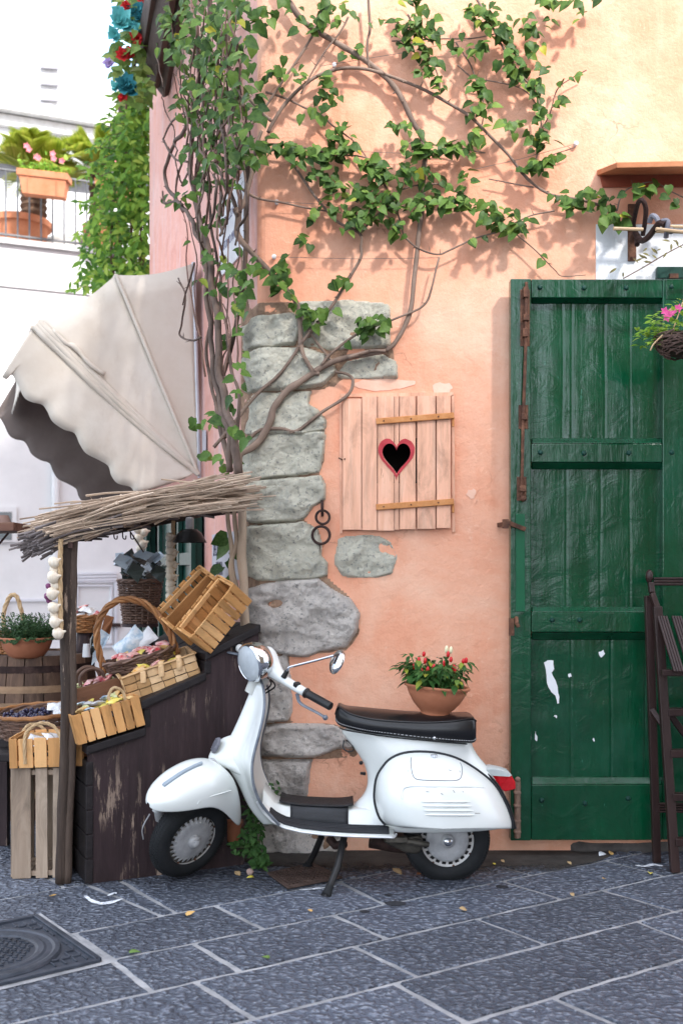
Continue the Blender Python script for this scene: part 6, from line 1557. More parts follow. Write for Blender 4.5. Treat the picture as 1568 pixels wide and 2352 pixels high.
# leaves on the front wall
leafy([(600, 40), (660, 20), (740, 20), (800, 30)], 60, 20); leafy([(690, 70), (720, 60), (760, 55)], 12, 12)
leafy([(740, 150), (750, 185), (745, 215), (730, 245)], 34, 14); leafy([(660, 150), (690, 160), (700, 190)], 10, 12); leafy([(615, 165), (640, 150), (610, 200)], 26, 16)
leafy([(750, 210), (780, 235), (792, 290)], 10, 7, .045); leafy([(800, 100), (815, 115), (800, 120)], 10, 8)
leafy([(590, 325), (655, 335), (728, 350), (782, 358)], 95, 12); leafy([(770, 295), (785, 330), (800, 355), (840, 375), (870, 395)], 70, 15); leafy([(690, 260), (720, 268)], 4, 6); leafy([(855, 400), (880, 390)], 14, 10)
leafy([(720, 395), (760, 420), (800, 440), (835, 430)], 62, 16); leafy([(750, 470), (790, 480), (820, 500), (830, 520)], 46, 13); leafy([(720, 480), (715, 510), (695, 530), (705, 560)], 15, 9, .06); leafy([(680, 560), (670, 590), (645, 610), (660, 620)], 9, 9, .062)
leafy([(840, 380), (880, 390), (920, 400), (960, 395), (985, 405)], 80, 17); leafy([(850, 440), (890, 450), (930, 470), (980, 460), (1010, 450)], 95, 17); leafy([(820, 500), (850, 480), (880, 490), (910, 510)], 34, 13); leafy([(900, 520), (925, 540)], 8, 8)
leafy([(930, 330), (960, 335), (990, 338), (1040, 335), (1090, 345)], 80, 10); leafy([(900, 280), (925, 290), (960, 300)], 16, 11); leafy([(950, 340), (985, 350)], 16, 9)
leafy(B16[:4], 50, 12); leafy([(1030, 470), (1060, 460), (1050, 430), (1070, 385)], 24, 10); leafy([(1110, 490), (1150, 500), (1190, 495), (1200, 520)], 46, 13); leafy([(1075, 548), (1105, 545)], 6, 6, .05); leafy([(1225, 572), (1255, 598)], 3, 5, .055)
leafy(B11, 90, 17); leafy([(1060, 20), (1110, 30), (1150, 70), (1190, 90)], 56, 17); leafy([(1200, 30), (1225, 60), (1230, 90), (1228, 130)], 30, 12); leafy([(1240, -10), (1270, 0), (1330, 5), (1380, -5)], 26, 9)
leafy([(1260, 45), (1300, 52), (1345, 55)], 7, 8); leafy([(1240, 120), (1245, 160), (1230, 200)], 16, 10); leafy([(1300, 190), (1345, 155), (1330, 175)], 6, 8); leafy([(1285, 225), (1292, 235)], 7, 6); leafy([(1235, 250), (1250, 300), (1225, 310)], 26, 11)
leafy([(880, 50), (920, 60), (970, 60), (1000, 75)], 60, 18); leafy([(900, 95), (940, 100), (960, 110)], 16, 9); leafy([(965, 110), (980, 140), (975, 165)], 24, 9); leafy([(930, 5), (960, 20), (1000, 40)], 24, 14)
leafy([(1000, 155), (1010, 190), (1020, 205)], 14, 9); leafy([(1040, 90), (1070, 110), (1090, 115), (1060, 65)], 26, 11)
leafy([(1095, 175), (1105, 200), (1100, 230), (1085, 250), (1120, 245)], 44, 11); leafy([(1130, 265), (1160, 280), (1185, 285)], 15, 10); leafy([(1090, 300), (1100, 310), (1080, 318)], 16, 9); leafy([(1160, 170), (1190, 150), (1170, 120), (1200, 190)], 26, 14)
leafy([(1190, 390), (1220, 380), (1270, 355), (1310, 340)], 12, 7); leafy([(1280, 440), (1310, 460), (1350, 465), (1400, 480)], 44, 13); leafy([(1340, 440), (1380, 445), (1390, 460)], 16, 9)
leafy([(1430, 450), (1470, 425), (1500, 420), (1530, 440), (1568, 465)], 26, 10, .06, .11); leafy([(1440, 490), (1410, 495), (1380, 490)], 20, 9, .06, .10)
leafy([(640, 650), (680, 700), (720, 715), (750, 715)], 42, 12); leafy([(820, 745), (850, 730), (880, 740), (800, 765)], 46, 12, .055); leafy([(760, 640), (785, 635), (800, 650)], 9, 8); leafy([(730, 740), (690, 745)], 8, 8); leafy([(975, 683), (1075, 388), (1045, 545)], 3, 5, .04)
leafy([(560, 560), (590, 590), (620, 620), (640, 640)], 34, 15)
put_leaf(P(1090, 193, W - .10), .06)
# leaves of the mass over the corner and side wall
for b in [(440, 45, 75, 60, 230), (540, 60, 60, 75, 190), (440, 140, 60, 60, 150), (520, 170, 62, 70, 190), (395, 100, 30, 50, 40), (480, 250, 62, 52, 140), (560, 250, 45, 50, 100), (430, 230, 35, 45, 60), (505, 340, 52, 42, 100), (560, 345, 48, 34, 110), (445, 330, 35, 40, 40), (450, 415, 25, 40, 26), (505, 410, 45, 40, 44), (405, 452, 36, 26, 26), (470, 500, 25, 32, 18), (520, 480, 25, 30, 12), (490, 590, 28, 28, 24), (535, 645, 45, 36, 70), (478, 650, 25, 30, 18), (505, 720, 18, 30, 7), (510, 790, 12, 25, 5), (558, 700, 26, 22, 24), (550, 770, 12, 30, 9), (553, 830, 14, 30, 12), (548, 880, 16, 26, 12), (535, 930, 20, 22, 14), (500, 965, 40, 22, 26), (440, 968, 24, 12, 10), (545, 975, 20, 20, 9), (480, 1050, 30, 14, 16), (520, 1060, 30, 16, 14), (405, 700, 8, 10, 3), (560, 1000, 18, 18, 6), (430, 560, 10, 20, 4)]:
    blob(*b)
blob(520, 1300, 14, 60, 14, .10, (.02, .06)); blob(532, 1240, 12, 20, 5, .10, (.02, .06))
lf.build('foliage', m_vleaf, vine)
# guide wires and their porcelain knobs
m_wire = simple('galvanised_wire', (.16, .13, .11), (.28, .23, .20), .5, 40, metal=.4)
for k, (a, b, lb) in enumerate((((629, 463), (1000, 476), 'thin guide wire under the longest side branch of the climber'), ((629, 590), (1010, 592), 'thin guide wire ending at the tied node above the shutter'), ((1060, 395), (1322, 330), 'thin guide wire running up right below the climber'), ((735, 152), (1120, 82), 'thin guide wire high among the upper leaves'), ((775, 346), (1110, 352), 'thin guide wire along the middle row of leaves'))):
    wv = MB(); p, q = P(*a, W - .04), P(*b, W - .04); wv.tube([p, p.lerp(q, .5) + V((0, 0, -.008)), q], .0013, 5); tag(wv.build('guide_wire', m_wire), lb, 'wire', 'guide wires of the climber')
for px, py, lb in ((636, 467, 'white porcelain knob on the wall left, under the leaf row'), (630, 592, 'white porcelain knob on the wall beside the leafy corner'), (768, 153, 'white porcelain knob high among the upper stems'), (1320, 333, 'white porcelain knob at the wire end below the upper right leaves')):
    kb = MB(); kb.lathe([(0, .0), (.010, 0), (.007, .010), (.011, .014), (.011, .024), (.004, .028), (0, .028)], 14, frame(P(px, py, W), (1, 0, 0), NF)); tag(kb.build('wire_insulator', simple('glazed_porcelain', (.75, .76, .78), None, .2)), lb, 'insulator', 'porcelain wire knobs')
# ---- iron rings on the wall
rg_ = thing('iron_ring_chain', 'two rusty iron rings hanging from a staple on the quoin edge', 'iron rings', P(739, 1250, W - .03))
def torus(mb, c, Rr, r, M, seg=28):
    mb.loft([[M @ (V(((Rr + r*math.cos(b))*math.cos(a), (Rr + r*math.cos(b))*math.sin(a), r*math.sin(b)))) + c for b in [2*math.pi*j/10 for j in range(10)]] for a in [2*math.pi*i/seg for i in range(seg+1)]], True, False)
fr3 = lambda yaw: frame((0, 0, 0), (math.cos(yaw), math.sin(yaw), 0), (math.sin(yaw), -math.cos(yaw), .05))
t = MB(); t.tube(cr([P(740, 1152, W + .01), P(740, 1154, W - .035), P(740, 1172, W - .045), P(740, 1182, W - .03), P(740, 1184, W + .01)], 4), .0075, 8); t.build('staple', m_iron, rg_)
t = MB(); torus(t, P(741, 1188, W - .040), .034, .0065, fr3(.15)); t.build('ring', m_iron, rg_)
t = MB(); torus(t, P(737, 1229, W - .050), .044, .007, fr3(-.1)); t.tube([P(736, 1248, W - .05), P(732, 1275, W - .04)], .0015, 4); t.build('ring', m_iron, rg_)
# ---- bracket with bamboo rods over the door
br = thing('iron_bracket', 'grey and rusty iron awning bracket holding bamboo rods above the green door', 'bracket', P(1448, 600, W))
t = MB(); t.prism([P(1440, 470, W - .008), P(1457, 470, W - .008), P(1459, 600, W - .008), P(1440, 600, W - .008)], (0, -.012, 0)); t.sphere(P(1450, 592, W - .022), .010, 8); t.build('wall_plate', m_rust, br, smooth=False, bevel=.002)
t = MB()
t.tube(cr([P(1452, 520, W - .03), P(1458, 490, W - .10), P(1465, 465, W - .18), P(1474, 460, W - .22), P(1482, 478, W - .2), P(1480, 510, W - .15), P(1475, 540, W - .10)], 5), .012, 8)
t.tube(cr([P(1458, 535, W - .05), P(1470, 552, W - .14), P(1486, 546, W - .24), P(1505, 522, W - .32), P(1515, 512, W - .36), P(1526, 516, W - .38)], 5), .015, 8); t.tube([P(1462, 548, W - .08), P(1462, 562, W - .12)], .013, 8); t.build('scroll_arm', m_iron, br)
t = MB(); t.tube(cr([P(1490, 512, W - .2), P(1496, 496, W - .22), P(1506, 500, W - .24), P(1512, 512, W - .25)], 4), .013, 8); t.build('clamp', m_greyiron, br); t = MB(); t.tube(cr([P(1518, 508, W - .37), P(1532, 508, W - .38), P(1530, 530, W - .38), P(1528, 546, W - .36)], 4), .012, 8); t.sphere(P(1540, 530, W - .40), .016, 10); t.build('clamp', m_greyiron, br)
m_bamboo = simple('bamboo', (.42, .28, .16), (.60, .44, .28), .6, 10, bump=.3, bs=30)
for k, (a, b, ya, yb) in enumerate((((1408, 525), (1475, 527), .30, .28), ((1500, 531), (1700, 536), .30, .26), ((1520, 520), (1700, 524), .36, .34), ((1505, 526), (1700, 548), .42, .40))):
    t = MB(); t.tube([P(*a, W - ya), P(*a, W - ya).lerp(P(*b, W - yb), .5), P(*b, W - yb)], [.009, .0085, .009], 8); t.build('bamboo_rod', m_bamboo, br)
dv = MB(); q = cr([P(1430, 640, W - .09), P(1480, 612, W - .11), P(1530, 582, W - .13), P(1600, 545, W - .15)], 5); dv.tube(q, .003, 5)
dvl = MB()
for k in range(26):
    p = q[int(ru(1, len(q) - 1))] + V((ru(-.06, .05), 0, ru(-.01, .07))); dvl.leaf(p, V((ru(-1, 1), ru(-.4, .1), ru(-.6, .4))), NF + V((ru(-.5, .5), 0, .3)), ru(.022, .045), .3, .2, .2, False)
t = thing('dry_tendril', 'wispy half dry tendril with narrow leaves crossing the white wall patch', 'tendril', q[0]); dv.build('stem', m_thin, t); dvl.build('leaves', simple('dry_leaf', (.10, .08, .035), (.22, .20, .07), .7, 20), t)
# ---- hanging basket at the right edge
hbk = thing('hanging_basket', 'twig hanging basket of lime green leaves and pink flowers before the door', 'hanging basket', P(1562, 826, 4.80))
c = P(1562, 768, 4.80); t = MB(); random.seed(8)
for k in range(110):
    pts = []; a = ru(0, 6.28); da = ru(.5, 1.5) * random.choice((-1, 1)); z0, z1 = ru(-.95, .0), ru(-.95, .0)
    for i in range(9):
        f = i/8; z = z0 + (z1 - z0)*f; r = .118 * math.sqrt(max(.05, 1 - (z*.95)**2)) + .006*ru(-1, 1); pts.append(c + V((r*math.cos(a + da*f), r*math.sin(a + da*f), z * .115)))
    t.tube(pts, ru(.0028, .0048), 5)
t.build('twig_bowl', simple('dark_willow', (.045, .028, .022), (.17, .105, .085), .75, 14), hbk)
t = MB(); t.sphere(c + V((0, 0, -.045)), (.105, .105, .06), 16); t.build('moss_lining', simple('dark_moss', (.015, .012, .008), (.04, .035, .02), .95, 30, bump=.8), hbk)
m_lime = leafmat('lime_leaf', [(0, (.16, .34, .03)), (.6, (.32, .54, .06)), (1, (.48, .64, .12))], .45, .35)
t = MB()
for k in range(330):
    a = ru(0, 6.28); r = .15 * math.sqrt(rnd()); h = ru(0, .15) * (1.15 - r*5) ; p = c + V((r*math.cos(a), r*math.sin(a), .005 + max(-.05, h)))
    if rnd() < .18: p = c + V((ru(-.20, -.10), ru(-.06, .03), ru(-.06, .03)))
    t.leaf(p, V((math.cos(a) + ru(-.5, .5), math.sin(a) + ru(-.5, .5), ru(-.3, .6))), V((0, -.5, 1)), ru(.022, .045), .5, .25, .2, False)
t.build('leaves', m_lime, hbk)
m_pink = simple('magenta_petal', (.62, .04, .22), (.80, .15, .38), .5, 20)
for px, py in ((1525, 715), (1536, 722), (1530, 730), (1543, 716), (1556, 708)):
    t = MB(); p = P(px, py, 4.76)
    for k in range(5): a = 2*math.pi*k/5; t.leaf(p, V((math.cos(a), -.3, math.sin(a))), NF, .022, .8, .2, .1, True)
    t.build('blossom', m_pink, hbk)
t = MB(); t.tube([P(1540, 770, 4.74), P(1568, 690, 4.80), P(1600, 600, 4.95)], .003, 5); t.tube(cr([P(1520, 770, 4.70), P(1500, 790, 4.68), P(1492, 805, 4.68)], 4), .0035, 5); t.build('hanging_cord', m_rope, hbk)
# ---- folding high chair
m_maroon = wood('dark_maroon_lacquer', (.018, .008, .007), (.034, .017, .015), (.055, .032, .028), 2, .35, wear=(.68, (.35, .26, .2)))
chr_ = thing('folding_stool', 'dark maroon folding high stool with slatted seat and rungs by the door', 'stool', V((P(1546, 2008, 4.88).x, 4.88, .006)))
def lath(nm, pts, w_, t_, up=(0, 1, 0), grooves=0):
    mb = MB()
    for i in range(len(pts) - 1): mb.beam(pts[i], pts[i+1], w_, t_, up)
    return mb.build(nm, m_maroon, chr_, smooth=False, bevel=.004)
DX = .46
for k, dx in enumerate((0, DX)):
    o_ = V((dx, 0, 0)); fl = P(1549, 2006, 4.89); fl.z = .007
    lath('front_leg', [P(1493, 1338, 5.00) + o_, P(1496, 1362, 4.99) + o_, P(1508, 1395, 4.985) + o_], .026, .03); lath('front_leg', [P(1508, 1393, 4.985) + o_, fl + o_], .042, .034)
    rl_ = P(1507, 1982, 5.06); rl_.z = .007; lath('rear_leg', [P(1488, 1368, 5.04) + o_, rl_ + o_], .038, .030)
    t = MB(); t.sphere(P(1490, 1324, 5.00) + o_, (.018, .022, .034), 14); t.build('leg_finial', m_maroon, chr_)
def rung(nm, px, py, Y, w_, t_, up=(0, 1, 0), ln=DX): a = P(px, py, Y); lath(nm, [a, a + V((ln, 0, 0))], w_, t_, up)
for k in range(3): rung('back_rail', 1499, 1329 + 6.5*k, 5.0, .013, .02)
for px, py, Y in ((1530, 1635, 4.95), (1536, 1730, 4.93), (1541, 1830, 4.915), (1547, 1933, 4.90)): rung('rung', px, py, Y, .036, .05)
for k in range(4): rung('stretcher', 1504, 1846 + 6*k, 5.05, .010, .02)
for k in range(6):
    a = P(1519, 1415, 4.97) + V((k*.068, 0, 0)); b = P(1558, 1544, 4.80) + V((k*.068, 0, 0))
    for j in range(4): lath('seat_slat', [a + V((.0125*(j - 1.5), 0, 0)), b + V((.0125*(j - 1.5), 0, 0))], .0115, .014, (0, -1, .6))
rung('seat_rail', 1518, 1545, 4.86, .03, .03)
lath('brace', [P(1538, 1642, 4.99), P(1640, 1780, 5.02)], .03, .02); lath('brace', [P(1490, 1622, 5.06), P(1522, 1668, 4.96)], .025, .02)
# ---- iron covers in the paving
drain = thing('drain_grate', 'rusty perforated square drain cover under the scooter', 'drain cover', G(697, 2018) + V((0, 0, .007)))
qa, qb, qc, qd = [G(*p) + V((0, 0, .015)) for p in ((614, 2013), (661, 2048), (786, 2023), (716, 1989))]
gp = lambda u, v: (qa.lerp(qb, v)).lerp(qd.lerp(qc, v), u)
t = MB(); nx, ny = 12, 9
us_ = [0, .07]; vs_ = [0, .08]
for i in range(nx): us_ += [.07 + .86*(i + .62)/nx, .07 + .86*(i + 1)/nx]
for j in range(ny): vs_ += [.08 + .84*(j + .55)/ny, .08 + .84*(j + 1)/ny]
us_.append(1); vs_.append(1)
for i in range(len(us_) - 1):
    for j in range(len(vs_) - 1):
        hole = i >= 1 and j >= 1 and i % 2 == 1 and j % 2 == 1 and i < len(us_) - 2 and j < len(vs_) - 2
        if hole: continue
        t.add([gp(us_[i], vs_[j]), gp(us_[i+1], vs_[j]), gp(us_[i+1], vs_[j+1]), gp(us_[i], vs_[j+1])], [(0, 1, 2, 3)])
t.build('plate', rustmat('brown_iron_cover', (.040, .026, .022), (.085, .055, .045), (.15, .105, .09), .2), drain, smooth=False, solid=.006)
t = MB(); t.add([p + V((0, 0, -.006)) for p in (qa, qb, qc, qd)], [(0, 1, 2, 3)]); t.build('pit', m_black, drain, smooth=False)
mA, mB_ = G(85, 2110), G(236, 2215); d1 = (mB_ - mA).normalized(); d2 = V((d1.y, -d1.x, 0))
if d2.x > 0: d2 = -d2
SZ = (mB_ - mA).length
m_cast = Mt('cast_iron_cover', .45, .35); m_cast.col(m_cast.ramp(m_cast.noise(9, 7, .7), [(.3, (.028, .034, .046)), (.7, (.075, .085, .108))])); m_cast.bump(m_cast.noise(60, 5, .6), .4, .004); m_cast = m_cast.m
man = thing('manhole_cover', 'square cast iron manhole cover with round patterned lid', 'manhole cover', mA + d1*SZ/2 + d2*SZ/2 + V((0, 0, .007)))
mp_ = lambda u, v, z=0: mA + d1*SZ*u + d2*SZ*v + V((0, 0, .012 + z))
t = MB(); e = .045; t.add([mp_(-e, -e, -.003), mp_(1+e, -e, -.003), mp_(1+e, 1+e, -.003), mp_(-e, 1+e, -.003)], [(0, 1, 2, 3)]); t.build('mortar_collar', m_mortar, man, smooth=False)
t = MB(); t.add([mp_(0, 0), mp_(1, 0), mp_(1, 1), mp_(0, 1)], [(0, 1, 2, 3)])
for a, b in (((0, 0), (1, 0)), ((1, 0), (1, 1)), ((1, 1), (0, 1)), ((0, 1), (0, 0))):
    t.beam(mp_(a[0]*.97+.015, a[1]*.97+.015, .004), mp_(b[0]*.97+.015, b[1]*.97+.015, .004), .022, .012)
for k in range(1, 9):
    for a0, a1 in ((.06, .94),):
        u = .06 + .88*k/9
        for v0, v1 in ((.06, .94),):
            for j in range(14):
                v = .06 + .88*(j + .5)/14
                for (uu, vv, du, dv_) in ((u, v, 0, .024),):
                    if math.hypot(uu - .5, vv - .5) > .44: t.beam(mp_(uu, vv - dv_, .003), mp_(uu, vv + dv_, .003), .012, .010)
for k in range(14):
    v = .06 + .88*k/14
    for j in range(9):
        u = .06 + .88*(j + .5)/9
        if math.hypot(u - .5, v - .5) > .44: t.beam(mp_(u - .035, v, .002), mp_(u + .035, v, .002), .007, .008)
t.build('frame', m_cast, man, smooth=False, bevel=.002)
cM = Matrix.Translation(mp_(.5, .5)); t = MB(); t.lathe([(0, .006), (.175*1, .006), (.185, .010), (.205, .012), (.215, .008), (.235, .008), (.245, .012), (.262, .012), (.268, .002), (.268, 0)], 56, cM)
for i in range(-7, 8):
    for j in range(-7, 8):
        if math.hypot(i, j) * .024 < .165: t.box((i*.024, j*.024 + .006*(i % 2), .008), (.018, .006, .006) if (i + j) % 2 else (.006, .018, .006), cM)
t.build('round_lid', m_cast, man, smooth=False)
# ---- weeds by the wall and the pot in the niche
m_weed = leafmat('weed_leaf', [(0, (.018, .06, .018)), (.5, (.035, .10, .03)), (1, (.07, .16, .05))], .5, .2)
random.seed(17)
def weed(label, roots, cl, size, base):
    o = thing('weed', label, 'weed', base); t, l = MB(), MB()
    for (px, py, rx, ry, n, Y) in cl:
        for k in range(n):
            a = ru(0, 6.28); r = math.sqrt(rnd()); p = P(px + rx*r*math.cos(a), py + ry*r*math.sin(a), Y + ru(-.05, .04)); p.z = max(p.z, .02)
            l.leaf(p, V((ru(-1, 1), ru(-1, .2), ru(-.7, .3))), V((ru(-.4, .4), -.7, .8)), size*ru(.6, 1.25), .62, .2, .2, True)
    for pts in roots: t.tube(cr([P(a, b, y) for a, b, y in pts], 5), [.004] * (5*(len(pts)-1)) + [.002], 5)
    t.build('stems', simple('weed_stem', (.05, .09, .03), (.10, .13, .06), .7), o); l.build('leaves', m_weed, o)
weed('dark green weed growing up from the wall foot behind the leg shield', [[(600, 1992, 5.02), (592, 1940, 5.02), (585, 1880, 5.02), (575, 1830, 5.0)], [(598, 1992, 5.0), (570, 1950, 4.95), (540, 1945, 4.92)], [(604, 1992, 5.0), (606, 1960, 4.98), (600, 1925, 4.98)], [(592, 1950, 5.0), (610, 1850, 5.04), (618, 1800, 5.05)]],
     [(590, 1965, 22, 28, 60, 4.96), (575, 1925, 30, 22, 40, 4.98), (548, 1948, 20, 14, 18, 4.92), (590, 1880, 22, 25, 30, 5.02), (575, 1850, 14, 24, 18, 5.0), (622, 1810, 24, 16, 20, 5.05), (635, 1830, 18, 10, 12, 5.05), (605, 1985, 10, 12, 14, 4.94), (585, 1905, 16, 16, 20, 5.0)], .034, P(600, 1992, 5.0))
t = MB(); pc_ = PP(551, 1945) + ey * .11; pc_.z = max(.10, pc_.z - .0); t.lathe([(0, 0), (.034, 0), (.045, .085), (.05, .087), (.05, .10), (.042, .10), (0, .09)], 20, Matrix.Translation(V((pc_.x, pc_.y, pc_.z)))); tag(t.build('small_pot', m_terra), 'small terracotta pot sitting in the dark niche of the stand', 'pot')
t = MB(); p = G(574, 2012); t.sphere(p + V((0, 0, .02)), (.018, .014, .016), 8); tag(t.build('pebble', simple('pinkish_stone', (.40, .28, .24), None, .8)), 'pinkish pebble lying at the foot of the weed', 'pebble')
# ---- litter and marks on the paving
random.seed(23)
LIT = [(121, 2065, .030, 0, 'curled yellow leaf on the paving before the grey crate'), (435, 2107, .034, 0, 'curled tan leaf on the slab left of centre'), (1065, 2097, .032, 1, 'yellow brown leaf on the slab below the rear wheel'), (713, 2099, .018, 0, 'tiny orange leaf below the stand foot'), (307, 2195, .036, 2, 'green leaf on the paving near the manhole'), (612, 2207, .026, 2, 'small green leaf on a slab in the foreground'), (548, 2015, .034, 1, 'dry tan leaf by the dark stand corner'), (577, 2021, .030, 3, 'bright yellow leaf beside the pinkish pebble'), (966, 2014, .045, 4, 'brown crumpled leaf under the rear tyre'), (915, 2012, .05, 1, 'thin dry stalk left of the rear tyre'), (1315, 2063, .022, 1, 'small tan leaf on the right hand joint'), (1492, 2011, .030, 3, 'yellow green leaf between the stool legs'), (1386, 2025, .022, 0, 'small orange leaf before the stool'), (1308, 1990, .024, 1, 'pale leaf left of the white scrap'), (1380, 1969, .044, 5, 'white plastic scrap on the paving by the door'), (1402, 1967, .03, 0, 'ochre leaf right of the white scrap'), (1155, 1985, .02, 1, 'small dry leaf by the peach wall foot'), (1134, 1990, .018, 3, 'tiny yellow leaf right of the rear wheel')]
m_lit = [simple('litter_ochre', (.45, .26, .08), (.62, .40, .16), .7, 40), simple('litter_tan', (.30, .20, .10), (.48, .34, .18), .7, 40), simple('litter_green', (.06, .12, .03), (.14, .22, .05), .6, 40), simple('litter_yellow', (.60, .50, .05), (.75, .66, .15), .6, 40), simple('litter_brown', (.10, .04, .02), (.25, .10, .05), .7, 40), simple('litter_white', (.6, .62, .65), (.72, .74, .76), .5, 10)]
for px, py, s_, k, lb in LIT:
    t = MB(); p = G(px, py) + V((0, 0, .012)); a = ru(0, 6.28); d = V((math.cos(a), math.sin(a) * .8, .15)); t.leaf(p - d*s_*.4, d, V((ru(-.3, .3), ru(-.5, 0), 1)), s_ * 1.15, .7, .5, -.2 if k < 2 else .1, k not in (1, 5))
    tag(t.build('fallen_leaf' if k < 5 else 'plastic_scrap', m_lit[k], solid=.0008), lb, 'leaf' if k < 5 else 'litter', 'litter on the paving')
mch = Mt('chalk_paint', .9); mch.col(mch.ramp(mch.noise(60, 4, .7), [(.35, (.34, .36, .40)), (.55, (.72, .74, .78))])); m_chalk = mch.m
for pts, w_, lb in (([(196, 2062), (212, 2074), (235, 2080), (260, 2076), (282, 2069)], .018, 'curved white paint mark on the paving before the dark stand'), ([(248, 2062), (262, 2056), (268, 2057)], .012, 'short white paint dab above the curved mark'), ([(688, 2049), (715, 2047), (740, 2044), (772, 2040)], .010, 'faint white smear on the paving beside the stand foot'), ([(1458, 1992), (1480, 1994), (1500, 1990), (1520, 1994)], .018, 'white paint smear by the rear leg of the stool')):
    t = MB(); q = cr([G(*p) for p in pts], 6); L_, R_ = [], []
    for i, p in enumerate(q):
        d = (q[min(i+1, len(q)-1)] - q[max(0, i-1)]).normalized(); n_ = V((-d.y, d.x, 0)) * w_ * (.6 + .9*abs(nz(p, 25, 2))) * (math.sin(math.pi*(i + .7)/(len(q) + .4)) ** .4)
        L_.append(p + n_ + V((0, 0, .0095))); R_.append(p - n_ + V((0, 0, .0095)))
    t.loft([L_, R_], False, False); tag(t.build('paint_mark', m_chalk, smooth=False), lb, 'paint mark')
for px, py, r, lb in ((907, 2080, .045, 'dark round stain on the slab below the seat'), (1152, 2041, .030, 'dark stain on the slab right of the rear wheel'), (837, 2098, .022, 'small dark stain left of the larger round one'), (892, 2060, .018, 'tiny dark spot above the round stain')):
    t = MB(); c = G(px, py) + V((0, 0, .0095)); n0 = [c + V((r*math.cos(a)*(1+.25*nz((a, px, 0), 1.3)), r*.75*math.sin(a)*(1+.25*nz((a, px, 4), 1.3)), 0)) for a in [2*math.pi*k/24 for k in range(24)]]; t.v = n0; t.f = [list(range(24))]
    tag(t.build('stain', simple('tar_stain', (.018, .018, .022), (.035, .036, .042), .8, 30), smooth=False), lb, 'stain')
# ================================================================== CREEPER AND GARLAND AT THE FAR CORNER
random.seed(41)
m_creep = leafmat('creeper_leaf', [(0, (.05, .14, .02)), (.35, (.13, .30, .035)), (.75, (.28, .48, .06)), (1, (.48, .62, .11))], .5, .4)
cr_t = thing('hanging_creeper', 'bright green creeper hanging down the far corner of the house', 'creeper', P(280, 660, 8.9))
l, t = MB(), MB()
EDG = [(170, 318, 335), (230, 292, 344), (300, 268, 344), (340, 246, 343), (400, 236, 342), (470, 222, 341), (540, 200, 339), (600, 186, 337), (650, 190, 335), (690, 235, 300)]
def ex_(y):
    for i in range(len(EDG) - 1):
        if EDG[i][0] <= y <= EDG[i+1][0]:
            f = (y - EDG[i][0]) / (EDG[i+1][0] - EDG[i][0]); return EDG[i][1] + (EDG[i+1][1]-EDG[i][1])*f, EDG[i][2] + (EDG[i+1][2]-EDG[i][2])*f
for k in range(2600):
    y = ru(172, 688); a, b = ex_(y); x = a - 8*rnd() + (b - a + 8) * rnd() ** .85
    p = P(x, y, 8.75 + ru(-.25, .55)); l.leaf(p, V((ru(-1, .7), ru(-.8, .2), ru(-1.1, .25))), V((ru(-.6, .2), -1, ru(0, .9))), ru(.055, .105), .42, .25, .25, False)
for k in range(14):
    y = ru(200, 660); a, b = ex_(y); pts = [P(a + 20, y, 8.6)]; x0 = a
    for j in range(5):
        x0 -= ru(3, 12); y += ru(-6, 14); pts.append(P(x0, y, 8.6 + ru(-.1, .1)))
    t.tube(pts, .003, 4)
    for p in pts[1:]:
        for s_ in (-1, 1): l.leaf(p, V((s_*.5 - .4, -.2, ru(-.8, .5))), NF + UP*.4, ru(.05, .09), .36, .2, .2, False)
for k in range(8):
    x = ru(255, 335); pts = [P(x, 700, 9.0)]; 
    for yy in (560, 440, 330, 220): x += ru(-5, 14); pts.append(P(min(x, 338), yy, 9.0))
    t.tube(cr(pts, 4), .012, 6)
l.build('foliage', m_creep, cr_t); t.build('stems', m_thin, cr_t)
gl = thing('flower_garland', 'garland of teal and red artificial flowers at the end of the eave', 'garland', P(300, 240, 7.4))
l = MB(); m_glf = leafmat('garland_leaf', [(0, (.08, .15, .03)), (.6, (.20, .30, .07)), (1, (.36, .42, .12))], .5, .3)
for k in range(230):
    f = rnd(); x = 268 + 75*rnd() + 12*math.sin(f*9); y = -20 + 260*f; p = P(x + (0 if f < .6 else -6), y, 7.4 + ru(-.2, .2)); l.leaf(p, V((ru(-1, 1), ru(-.6, .2), ru(-1, .3))), NF + V((ru(-.5, .5), 0, .5)), ru(.05, .095), .75, .25, .2)
l.build('leaves', m_glf, gl)
t = MB(); t.tube(cr([P(330, -20, 7.5), P(300, 60, 7.4), P(318, 120, 7.4), P(296, 190, 7.4), P(290, 250, 7.4)], 5), .008, 6); t.build('cord', m_thin, gl)
m_teal = simple('teal_petal', (.05, .38, .38), (.22, .62, .60), .6, 9); m_teald = simple('dark_teal_petal', (.015, .12, .15), (.04, .25, .28), .6, 9); m_redp = simple('red_petal', (.50, .015, .02), (.68, .05, .05), .6, 12); m_lil = simple('lilac_petal', (.42, .30, .62), (.6, .5, .75), .6)
def blossom(px, py, r, m, n=9, nm='blossom'):
    b = MB(); p = P(px, py, 7.25)
    for ly in range(3):
        for k in range(n):
            a = 2*math.pi*(k + .5*ly)/n; b.leaf(p + V((ru(-.012,.012), -.01*ly, ru(-.012,.012))), V((math.cos(a), -.35 - .35*ly, math.sin(a))), NF, r*.8*(1 - .25*ly)*ru(.7, 1.25), .9, .25, -.2, True)
    b.build(nm, m, gl)
